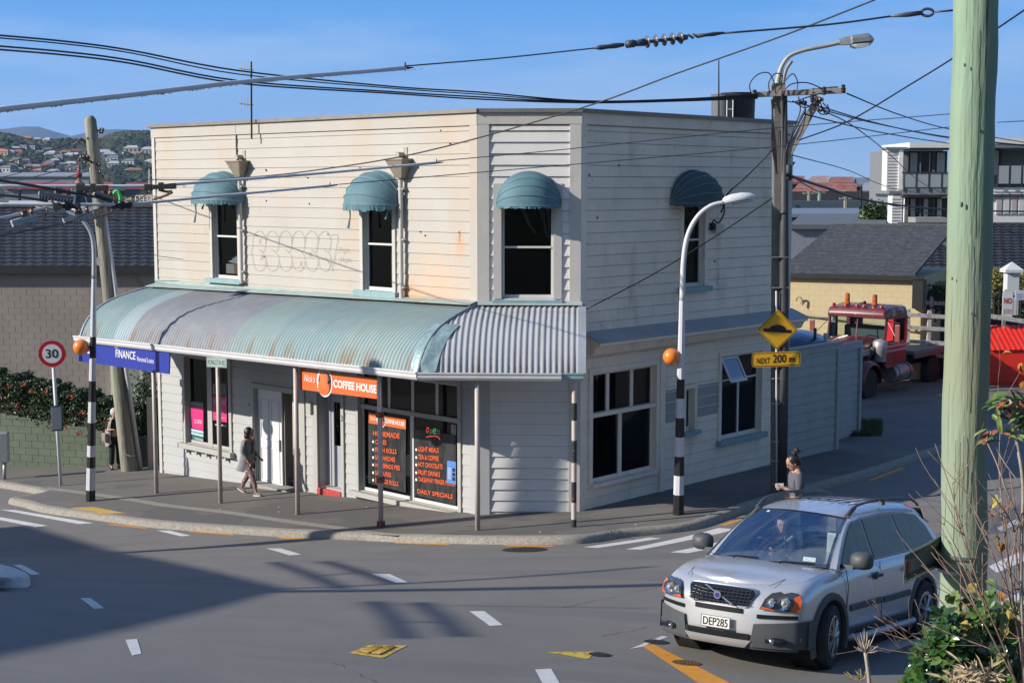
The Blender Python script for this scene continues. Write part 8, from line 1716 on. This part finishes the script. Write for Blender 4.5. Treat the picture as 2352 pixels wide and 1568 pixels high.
def ab2(name,m,x0,x1,y0,y1,Y,dd=3): a=V(x0,y1,Y); b=V(x1,y0,Y); mb=MB(); mb.bbox((a.x,Y,a.z),(b.x,Y+dd,b.z)); return mb.build(name,m,t)
ab2('wall',mat('slate_blue',(.075,.10,.135),.6,0,.2,.3),1812,2028,462,520,130); ab2('mural',mat('mural',(.35,.20,.30),.6,0,.9,.8),2000,2008,466,492,129.8,.1); ab2('orange_edge',mat('edge_orange',(.6,.3,.06),.6),1812,1815,462,492,129.7,.1); ab2('upper_wall',mat('shed_dark'),1812,2040,440,463,150)
shed('flat mid grey roof with a white ridge edge behind the yellow building',1812,2036,492,516,85,mat('mid_grey_roof',(.13,.14,.155),.7,0,.06),14,30,mat('lav_wall',(.27,.27,.33),.7)); shed('paler blue grey flat roof in the middle distance',1812,1985,478,491,105,mat('blue_grey_roof',(.20,.235,.29),.6,0,.05),10,0)
bush('small green tree between the grey roofs and the apartments',[(2010,494,92,1.0),(2025,497,92,.9),(1998,497,92,.7)],1500,.16,ML,name='small_tree')
for i,(x,y0,y1,Y,m,lab) in enumerate(((1858,440,466,140,M_wood,'leftmost small'),(1882,438,470,140,mat('pale_green_pole',(.25,.36,.28),.8),'pale green'),(1942,452,492,120,M_wood,'middle brown'),(1978,428,500,115,M_dk,'thin black'),(2012,432,468,140,mat('pale_green_pole'),'green right hand'))):
    t=thing('distant_power_pole','%s power pole far off between the sheds and roofs'%lab,'pole',V(x,y1,Y)); mb=MB(); mb.tube([V(x,y1+16,Y),V(x,y0,Y)],.16 if i!=3 else .10,6); mb.build('shaft',m,t)
    if i!=3: mb=MB(); a=V(x-14,y0+4,Y); b=V(x+14,y0+4,Y); mb.bbox((a.x,Y-.1,a.z-.08),(b.x,Y+.1,a.z+.08)); mb.build('crossarm',m,t)
mb=MB(); a=V(1812,395,52); mb.slab([V(1814,372,40),V(1828,372,40),V(1814,392,40)],(0,.6,0)); tag(mb.build('eave_bracket',M_dark),'small dark eave corner sticking out behind the concrete pole','eave')
# ---------------- left distance
M_redr=mat('red_roof_paint',(.40,.07,.055),.6,0,.08,.6); 
def ab3(t,name,m,x0,x1,y0,y1,Y,dd=3,par=None): a=V(x0,y1,Y); b=V(x1,y0,Y); mb=MB(); mb.bbox((a.x,Y,a.z),(b.x,Y+dd,b.z)); return mb.build(name,m,par or t)
def lowb(label,x0,x1,yr,ye,yb,Y,rm,wm,inset=0):
    t=thing('warehouse',label,'warehouse',V((x0+x1)/2,yb,Y)); a=V(x0,ye,Y);b=V(x1,ye,Y);c=V(x1-inset,yr,Y+8);d=V(x0+inset,yr,Y+8); mb=MB(); mb.slab([a,b,c,d],(0,0,-.2)); mb.build('roof',rm,t); ab3(t,'wall',wm,x0+1,x1-1,ye+.5,yb,Y+.4,6.5)
M_wg=mat('wall_bluegrey',(.19,.22,.25),.7,0,.08,.5); M_wc=mat('wall_cream',(.48,.44,.36),.7,0,.08,.5)
lowb('long blue grey shed with a red roof behind the left roof',10,158,418,431,474,200,M_redr,M_wg,6); lowb('cream building with a steep red roof left of the timber pole',150,185,418,448,474,190,M_redr,M_wc,22); lowb('building with a dark red roof right of the timber pole',235,262,418,440,474,190,M_redr,mat('shed_dark'),3); lowb('building with a long low red roof beside the shop edge',286,420,420,432,470,195,M_redr,M_wc,4)
lowb('pale grey warehouse with a flat roof at the far left',-40,205,396,404,430,320,mat('pale_ws_roof',(.30,.34,.38),.7),mat('pale_ws_wall',(.24,.29,.34),.7)); lowb('dark grey box like building next to the timber pole',258,286,432,434,474,150,mat('dg',(.07,.085,.10),.7),mat('dg')); lowb('small yellow box shaped shed behind the roof ridge',286,302,453,455,475,140,M_wc,mat('yellow_shed',(.55,.42,.16),.7)); lowb('white roofed low building just above the roof ridge',300,350,468,472,480,110,mat('white_roof',(.62,.62,.64),.6),M_wg); lowb('white roofed buildings at left above the black roof',20,130,461,468,480,120,mat('white_roof'),M_wc)
mb=MB(); c=V(268,456,148); mb.tube([c+Ve((.35*math.cos(a),0,.75*math.sin(a))) for a in [2*PI*k/24 for k in range(25)]],.16,8); tag(mb.build('green_ring_sign',mat('neon_green',(.05,.65,.10),.5)),'bright green ring sign on the dark grey building','sign')
t=thing('red_ball_mast','red ball and glazed cone spire rising behind the left roof','spire',V(182,475,160)); c=V(181.5,402,160); mb=MB(); mb.ball(c,.34,20,12); mb.ball(V(181.5,367,160),.14,12,8); mb.tube([c,V(181.5,367,160)],.05,6); mb.build('ball',mat('ball_red',(.35,.03,.03),.5),t,True); mb=MB(); mb.lathe([(.5,0),(.04,.55)],V(181.5,421,160),n=10); mb.build('copper_tip',mat('copper_tip',(.40,.22,.14),.6),t,40)
a=V(181.5,421,160); mb=MB(); mb.lathe([(1.75,-2.4),(.5,0)],a,n=8); mb.build('glass_cone',mat('cone_glass',(.03,.05,.065),.15),t); mb=MB()
for k in range(8): q=2*PI*k/8; mb.tube([a+Ve((.5*math.cos(q),.5*math.sin(q),0)),a+Ve((1.77*math.cos(q),1.77*math.sin(q),-2.4))],.06,5)
mb.build('cone_ribs',mat('rib_dark',(.04,.05,.07),.5),t)
for (x,y0,y1) in ((45,436,474),(361*.95-0,388,440)): mb=MB(); mb.tube([V(x,y1,175),V(x,y0,175)],.18 if x<100 else .08,6); tag(mb.build('distant_mast',M_dk if x<100 else M_sash),'dark post among the far sheds at the left edge' if x<100 else 'thin pale mast close beside the shop edge','mast')
t=thing('railings','pale metal railings on a far rooftop beside the shop edge','railing',V(330,465,130)); mb=MB()
for k in range(6): mb.tube([V(312+k*9,470,130),V(312+k*9,450,130)],.05,4)
for y in (450,459): mb.tube([V(310,y,130),V(360,y,130)],.05,4)
mb.build('bars',M_sash,t)
# ---------------- hills
def hill(name,prof,Y,dep,m,base=-5,nseg=60,bump=0):
    xs_=[p[0] for p in prof]; mb=MB(); rows=[]
    for j in range(13):
        f=j/12; row=[]
        for i in range(nseg+1):
            x=xs_[0]+(xs_[-1]-xs_[0])*i/nseg
            for k in range(len(prof)-1):
                if prof[k][0]<=x<=prof[k+1][0]: y=prof[k][1]+(prof[k+1][1]-prof[k][1])*(x-prof[k][0])/(prof[k+1][0]-prof[k][0]); break
            top=V(x,y,Y).z; P=V(x,y,Y); zz=base+(top-base)*math.sin(f*PI/2)**1.1; yy=Y-dep*(1-f); P=Ve((P.x*(yy/Y),P.y,P.z)); nn=bump*noise.noise(Ve((P.x*.012,yy*.012,0)))*math.sin(f*PI)
            row.append(Ve((P.x,yy+nn*2,zz+nn)))
        rows.append(row)
    rows.append([p+Ve((0,dep,-(p.z-base)*.9)) for p in rows[-1]]); mb.grid(rows); return struct(mb.build(name,m,None,True)),rows
M_far=mat('far_range',(.055,.075,.065),.9,0,.15,.0015)
hill('mountains',[(-900,330),(-300,318),(-60,301),(0,300),(30,295),(62,291.5),(90,293),(118,300),(135,308),(158,316),(180,308),(210,305),(240,299),(262,297.5),(300,300),(345,303),(600,310),(1000,360),(1300,440)],9000,2500,M_far)
M_hill=mat('hill_bush',(.030,.050,.020),.95,0,.45,.02,.0,stain=[((.075,.085,.03),.012,.5,.62,(1,1,1),.6),((.015,.03,.012),.05,.5,.6,(1,1,1),.7)])
ho,hr=hill('hillside',[(-700,300),(-200,330),(-20,317),(0,317),(30,324),(60,335),(100,340),(160,340),(200,339),(225,336),(245,326),(270,317),(300,315),(330,316),(360,319),(500,327),(700,362)],1700,760,M_hill,-10,90,18)
# woodland: clumpy crowns over the hill
rs=random.Random(31); mb=MB(); ico=[(0,0,1)]
def clump(mb,P,r,rs,mi):
    n=6; vs=[];fs=[]
    for j,(h,q) in enumerate(((0,.9),(.55,1.0),(1.05,.6))):
        for k in range(n): a=2*PI*(k+.5*(j%2))/n; rr=r*q*rs.uniform(.75,1.2); vs.append(P+Ve((rr*math.cos(a),rr*math.sin(a),r*h*rs.uniform(.85,1.1))))
    vs.append(P+Ve((0,0,r*1.35)))
    for j in range(2):
        for k in range(n): k2=(k+1)%n; fs.append((j*n+k,j*n+k2,(j+1)*n+k2,(j+1)*n+k))
    for k in range(n): fs.append((2*n+k,2*n+(k+1)%n,3*n))
    mb.add(vs,fs,mi)
WM=[mat('wood_dark',(.016,.032,.014),.95,0,.2,.1),mat('wood_mid',(.032,.055,.022),.95,0,.2,.1),mat('wood_light',(.06,.075,.03),.95,0,.2,.1),mat('wood_olive',(.085,.08,.035),.95,0,.2,.1)]
def hillpt(fi,fj):
    i=fi*(len(hr[0])-1); j=fj*12; i0=int(min(i,len(hr[0])-2)); j0=int(min(j,11)); a=hr[j0][i0].lerp(hr[j0][i0+1],i-i0); b=hr[j0+1][i0].lerp(hr[j0+1][i0+1],i-i0); return a.lerp(b,j-j0)
def xfrac(x): return (x+700)/1400
for k in range(11000):
    x=rs.uniform(-60,380); P=hillpt(xfrac(x),min(.999,rs.random()**.9)); g=noise.noise(Ve((P.x*.02,P.y*.02,3))); r=rs.uniform(2.6,5.6)
    clump(mb,P-Ve((0,0,1)),r,rs,(0 if g<-.1 else 1 if g<.15 else 2 if g<.35 else 3) if rs.random()<.75 else rs.randrange(3))
tag(mb.build('hill_woodland',WM),'dark green woodland covering the hillside across the valley','woodland',None,'stuff'); 
# houses on the hill
HW=[mat('house_white',(.46,.45,.43),.7),mat('house_cream',(.46,.39,.28),.7),mat('house_grey',(.32,.34,.36),.7)]; HR=[mat('hroof_red',(.42,.10,.06),.7),mat('hroof_grey',(.17,.18,.19),.7),mat('hroof_pale',(.45,.47,.50),.7),mat('hroof_orange',(.50,.22,.10),.7)]
protoh={}
def house(x,y,sz,wi,ri,fj=None):
    fi=xfrac(x); best=None
    for j in range(40):
        f=j/40; P=hillpt(fi,f); r_=P-C0; yy=784-F*((r_.dot(Ve((0,math.sin(PITCH),math.cos(PITCH)))))/(r_.dot(Ve((0,math.cos(PITCH),-math.sin(PITCH)))))); 
        if best is None or abs(yy-y)<best[0]: best=(abs(yy-y),P)
    P=best[1]; key=(wi,ri)
    reg='ridge top' if y<335 else 'upper slope' if y<375 else 'lower slope'; reg2='left part' if x<120 else 'middle' if x<240 else 'right part'
    lab='%s house with %s roof on the %s of the far hillside, %s'%(('white','cream','grey')[wi],('red','dark grey','pale grey','orange')[ri],reg,reg2)
    if key not in protoh:
        o=tag(empty('hillside_house',(0,0,0)),lab,'house','houses on the far hillside'); mb=MB(); mb.bbox((-.5,-.4,-.5),(.5,.4,.42)); wl2=mb.build('wall',HW[wi],o); mb=MB()
        for q in (-.3,.0,.3): mb.bbox((q-.08,-.41,.05),(q+.08,-.40,.28))
        mb.build('windows',mat('dark_pane',(.05,.06,.08),.3),wl2); mb=MB(); mb.add([Ve(v) for v in ((-.56,-.46,.42),(.56,-.46,.42),(.56,.46,.42),(-.56,.46,.42),(-.3,0,.72),(.3,0,.72))],[(0,1,5,4),(1,2,5),(2,3,4,5),(3,0,4)]); mb.build('roof',HR[ri],o); protoh[key]=o
    else: o=copy_tree(protoh[key]); o['label']=lab
    o.matrix_world=Matrix.Translation(P+Ve((0,0,sz*.35)))@Matrix.Rotation(rs.uniform(-.5,.5),4,'Z')@Matrix.Diagonal((sz*.82*rs.uniform(1,1.5),sz*.82,sz*.62,1)); return o
rs=random.Random(12)
for x,y,s,wi,ri in ((62,324,10,1,3),(84,326,10,1,2),(104,328,9,0,2),(120,334,9,1,0),(150,334,8,0,2),(170,332,8,1,1),(234,322,8,0,0),(54,352,9,0,1),(74,356,10,2,1),(8,362,10,1,0),(46,365,10,0,0),(110,360,11,0,1),(118,366,10,0,2),(92,362,8,1,1),(150,366,9,1,3),(160,368,9,0,2),(172,368,9,2,2),(240,376,14,2,2),(252,378,12,0,2),(262,377,10,2,1),(300,362,12,1,2),(318,368,8,1,3),(335,366,12,0,2),(345,362,9,0,1),(290,366,8,0,1)): house(x,y,s,wi,ri)
for k in range(44):
    x=rs.uniform(-10,350); y=rs.uniform(378,412); 
    if rs.random()<.3: y=rs.uniform(354,378)
    if 180<x<345 and y<398 and rs.random()<.7: continue
    house(x,y,rs.uniform(7,11),rs.choice((0,0,0,1,2)),rs.choice((0,1,1,2,2,3)))
# ---------------- hillside behind the camera (reflected in the glass)
mb=MB(); rows=[]
for j in range(14):
    f=j/13; row=[]
    for i in range(40):
        x=-12+72*i/39; yb=-7-.0*x+(max(0,x-14))*.55; z=.5+17*math.sin(f*PI/2)*cl((x+12)/14,0.02,1)+1.6*noise.noise(Ve((x*.3,f*5,0)))*f; row.append(Ve((x,yb-26*f,z)))
    rows.append(row)
mb.grid(rows); struct(mb.build('bank_behind',mat('bank_green',(.035,.05,.02),.9,0,.7,.35,0),None,True,fix=True))

# ---------------- haze over the valley
hm=bpy.data.materials.new('haze'); hm.use_nodes=True; n=hm.node_tree
for x in list(n.nodes):
    if x.type=='BSDF_PRINCIPLED': n.nodes.remove(x)
pv_=n.nodes.new('ShaderNodeVolumePrincipled'); pv_.inputs['Color'].default_value=(.36,.58,1,1); pv_.inputs['Density'].default_value=.00007; pv_.inputs['Anisotropy'].default_value=.1
n.links.new(pv_.outputs[0],[x for x in n.nodes if x.type=='OUTPUT_MATERIAL'][0].inputs['Volume'])
mb=MB(); mb.bbox((-9300,-400,-40),(9300,12600,520)); hz=mb.build('haze',hm); hz['kind']='stuff'
# ---------------- bank and shrubs in the right foreground
mb=MB(); rows=[]
for j in range(14):
    row=[]
    for i in range(22):
        x=1.2+i*.42; y=5.0+j*.72; z0=gz(x,max(y,8)); e=cl((x-2.1-.06*(y-8))/1.5,0,1); fz=cl((14.2-y)/3.5,0,1); z=z0-.15+(2.9-z0+.15)*(e*e*(3-2*e))*(fz*fz*(3-2*fz)); z=min(z,V(1900,1640,y).z if y<12.5 else 9)
        row.append(Ve((x,y,z+.06*noise.noise(Ve((x,y,0))))))
    rows.append(row)
mb.grid(rows); struct(mb.build('bank',mat('bank_soil',(.07,.065,.04),.95,0,.4,3,.6,12),None,True,fix=True))
LG=[mat('glossy_leaf_dark',(.024,.065,.015),.25,0,.2,20,spec=.7,coat=.2),mat('glossy_leaf',(.045,.12,.024),.25,0,.2,20,spec=.7,coat=.2),mat('glossy_leaf_light',(.10,.19,.04),.3,0,.2,20,spec=.6)]
LA=[mat('autumn_green',(.16,.22,.06),.5,0,.3,30),mat('autumn_yellow',(.42,.33,.06),.5,0,.3,30),mat('autumn_orange',(.50,.19,.04),.5,0,.3,30),mat('autumn_olive',(.20,.21,.08),.55,0,.4,30)]
def leaf(mb,P,ax,up,l,w_,mi,fold=.15):
    ax=ax.normalized(); sd=ax.cross(up).normalized(); up=sd.cross(ax)
    c=[P,P+ax*l*.35+sd*w_*.5+up*w_*fold,P+ax*l*.75+sd*w_*.42+up*w_*fold*.6,P+ax*l-up*l*.08,P+ax*l*.75-sd*w_*.42+up*w_*fold*.6,P+ax*l*.35-sd*w_*.5+up*w_*fold,P+ax*l*.5]
    mb.add(c,[(0,1,6),(1,2,6),(2,3,6),(3,4,6),(4,5,6),(5,0,6)],mi)
rs=random.Random(77)
def rv(k=1): return Ve((rs.gauss(0,k),rs.gauss(0,k),rs.gauss(0,k)))
# glossy shrub: rosettes
t=thing('glossy_leaf_shrub','bushy shrub of glossy round green leaves at the foot of the green pole','shrub',V(2230,1700,9.4)); mb=MB(); st=MB(); root=V(2240,1750,9.4)
outl=[(2125,1500),(2140,1450),(2165,1415),(2180,1440),(2150,1480),(2200,1480),(2240,1500),(2170,1510),(2210,1545),(2130,1555),(2250,1540),(2280,1480),(2255,1440),(2290,1550),(2165,1475),(2270,1410),(2262,1380),(2280,1395),(2215,1500),(2185,1540),(2230,1570),(2300,1520),(2320,1570),(2100,1570),(2145,1590),(2190,1590),(2115,1540),(2150,1530),(2195,1515),(2245,1520),(2275,1570),(2340,1590)]
for k in range(210):
    x,y=rs.choice(outl); x+=rs.gauss(0,14); y+=rs.gauss(0,15); c=V(x,y,8.6+rs.uniform(-.4,.5)); d_=(c-root).normalized()+rv(.25); d_.normalize(); st.tube([root.lerp(c,.5)+rv(.02),c],[.008,.004],4)
    n=rs.randint(9,15)
    for q in range(n):
        a=q*2.4; o=d_.orthogonal().normalized(); o=Matrix.Rotation(a,3,d_)@o; ax=(o+d_*rs.uniform(.1,1.0)).normalized(); leaf(mb,c-d_*.03*q/n*2,ax,d_,rs.uniform(.055,.095),rs.uniform(.035,.055),rs.choice((0,1,1,2)))
mb.build('leaves',LG,t); st.build('stems',mat('twig_green',(.12,.13,.06),.7),t)
# twiggy bare shrub
M_tw=mat('twig_brown',(.26,.17,.13),.7,0,.25,30); M_tp=mat('twig_pale',(.42,.35,.30),.7,0,.2,30)
def branch(mb,P,d,l,r,depth,lv,m=0,tips=None):
    n=5; pts=[P]; dd=d.normalized()
    for k in range(n): dd=(dd+rv(.06)+Ve((0,0,.01))).normalized(); pts.append(pts[-1]+dd*l/n)
    mb.tube(pts,[r*(1-.55*k/n) for k in range(n+1)],5,m); 
    if tips is not None: tips.append((pts[-1],dd)); tips.append((pts[3],dd))
    if depth>0:
        for k in range(rs.randint(2,4)):
            i=rs.randint(1,n); s=dd.cross(rv()).normalized(); branch(mb,pts[i],(dd+s*rs.uniform(.5,1.0)).normalized(),l*rs.uniform(.4,.7),r*.55,depth-1,lv,m,tips)
t=thing('bare_twiggy_shrub','leafless branching shrub with a few orange leaves at the right edge','shrub',V(2330,1700,8.3)); mb=MB(); tips=[]
for (x0,y0,x1,y1,Y) in ((2300,1600,2080,1405,8.6),(2310,1560,2110,1300,8.6),(2330,1560,2190,1200,8.4),(2340,1600,2300,1150,8.2),(2352,1560,2330,1010,8.2),(2360,1600,2280,1000,8.4),(2330,1600,2060,1480,8.5),(2370,1560,2345,1100,8.3),(2300,1600,2150,1380,8.9),(2350,1600,2250,1250,8.0),(2380,1560,2210,1110,8.6),(2385,1500,2340,950,8.5)):
    a=V(x0,y0,Y); b=V(x1,y1,Y-.2); l=(b-a).length; branch(mb,a,(b-a),l*.78,.008,2,None,0,tips)
mb.build('branches',M_tw,t,True)
mb=MB()
for k in range(46):
    P,d_=rs.choice(tips)
    if P.x<2.55: continue
    for q in range(1): leaf(mb,P+rv(.01),(d_+rv(.6)),Ve((0,0,1))+rv(.4),rs.uniform(.05,.095),rs.uniform(.035,.065),rs.choice((1,2,2,3,1)),.3)
mb.build('leaves',LA,t)
# leafy mid shrub with autumn leaves
t=thing('autumn_shrub','leafy shrub with yellowing green and orange leaves at the lower right corner','shrub',V(2310,1700,8.8)); mb=MB(); st=MB(); root=V(2310,1760,8.8)
outl=[(2200,1400),(2230,1430),(2190,1440),(2250,1400),(2300,1430),(2330,1400),(2340,1470),(2310,1500),(2280,1460),(2345,1540),(2290,1520),(2350,1430),(2225,1470),(2180,1470),(2300,1560)]
for k in range(240):
    x,y=rs.choice(outl); x+=rs.gauss(0,15); y+=rs.gauss(0,20); c=V(x,y,8.8+rs.uniform(-.5,.4)); leaf(mb,c,rv(1)+Ve((-.2,0,-.1)),Ve((0,-.5,1))+rv(.5),rs.uniform(.05,.09),rs.uniform(.04,.065),rs.choice((0,0,0,0,3,3,1,2)),.25)
    if k%6==0: st.tube([root.lerp(c,.3)+rv(.03),root.lerp(c,.7)+rv(.03),c],[.009,.006,.003],4)
mb.build('leaves',LA,t); st.build('stems',M_tw,t)
# tall stem with reddish leaves at the top right edge
t=thing('tall_leafy_stem','tall stem with red and green drooping leaves at the right edge by the red container','shrub',V(2352,1600,8.0)); mb=MB(); st=MB()
st.tube(smooth_path([V(2352,1580,8.2),V(2345,1300,8.1),V(2350,1120,8.0),V(2335,1010,8.0),V(2322,915,8.0)],6),[.010]*25,6); st.tube(smooth_path([V(2345,1200,8.1),V(2310,1120,8.0),V(2288,1060,8.0),V(2265,1010,8.0)],5),.005,5); st.tube(smooth_path([V(2350,1120,8.0),V(2300,1050,8.0),V(2275,990,8.0)],5),.004,5)
st.build('stem',M_tp,t,True)
for (x,y,n) in ((2322,905,14),(2300,925,8),(2340,920,12),(2330,960,10),(2290,945,6),(2350,945,10),(2310,1000,7),(2284,985,4),(2345,1000,6)):
    for q in range(n): P=V(x+rs.gauss(0,10),y+rs.gauss(0,9),8.0+rs.gauss(0,.05)); leaf(mb,P,Ve((rs.gauss(0,1),rs.gauss(0,.5),-.35)),Ve((0,-.4,1))+rv(.3),rs.uniform(.07,.12),rs.uniform(.025,.04),rs.choice((0,3,3,2)),.2)
mb.build('leaves',[LA[0],LA[1],mat('leaf_redbrown',(.36,.10,.05),.5,0,.3,30),mat('leaf_green2',(.10,.19,.05),.5,0,.3,30)],t)
# dry flower head
t=thing('dry_flower_stalk','single dry pale flower stalk with a spiky head in front of the car','plant',V(2000,1700,7.2)); mb=MB(); a=V(2002,1640,7.2); b=V(1988,1497,7.2); mb.tube(smooth_path([a,V(1996,1560,7.2),b],5),.010,6); mb.build('stalk',M_tp,t,True); mb=MB()
for k in range(34):
    d_=Ve((rs.gauss(0,.8),rs.gauss(0,.6),abs(rs.gauss(.5,.6)))).normalized(); l=rs.uniform(.04,.10)*(1.3 if d_.z>.7 else .8); mb.tube([b,b+d_*l*.5,b+d_*l+Ve((0,0,l*.2))],[.0035,.0028,.0012],4)
mb.build('flower_head',M_tp,t)
t=thing('dry_grass_tuft','tuft of dry straw coloured leaves at the bottom right','grass',V(2230,1600,7.6)); mb=MB()
for k in range(230):
    c=V(2236+rs.gauss(0,24),1556+rs.gauss(0,12),7.7+rs.gauss(0,.1)); d_=Ve((rs.gauss(0,1),rs.gauss(0,.6),rs.gauss(-.1,.5))).normalized(); leaf(mb,c,d_,Ve((0,-1,1)),rs.uniform(.06,.13),rs.uniform(.008,.02),0,.3)
for k in range(10): c=V(1975+rs.gauss(0,8),1564,7.2); leaf(mb,c,Ve((rs.gauss(0,1),0,1)),Ve((0,-1,0)),.07,.012,0,.3)
mb.build('blades',mat('straw',(.42,.33,.20),.7,0,.3,30),t)
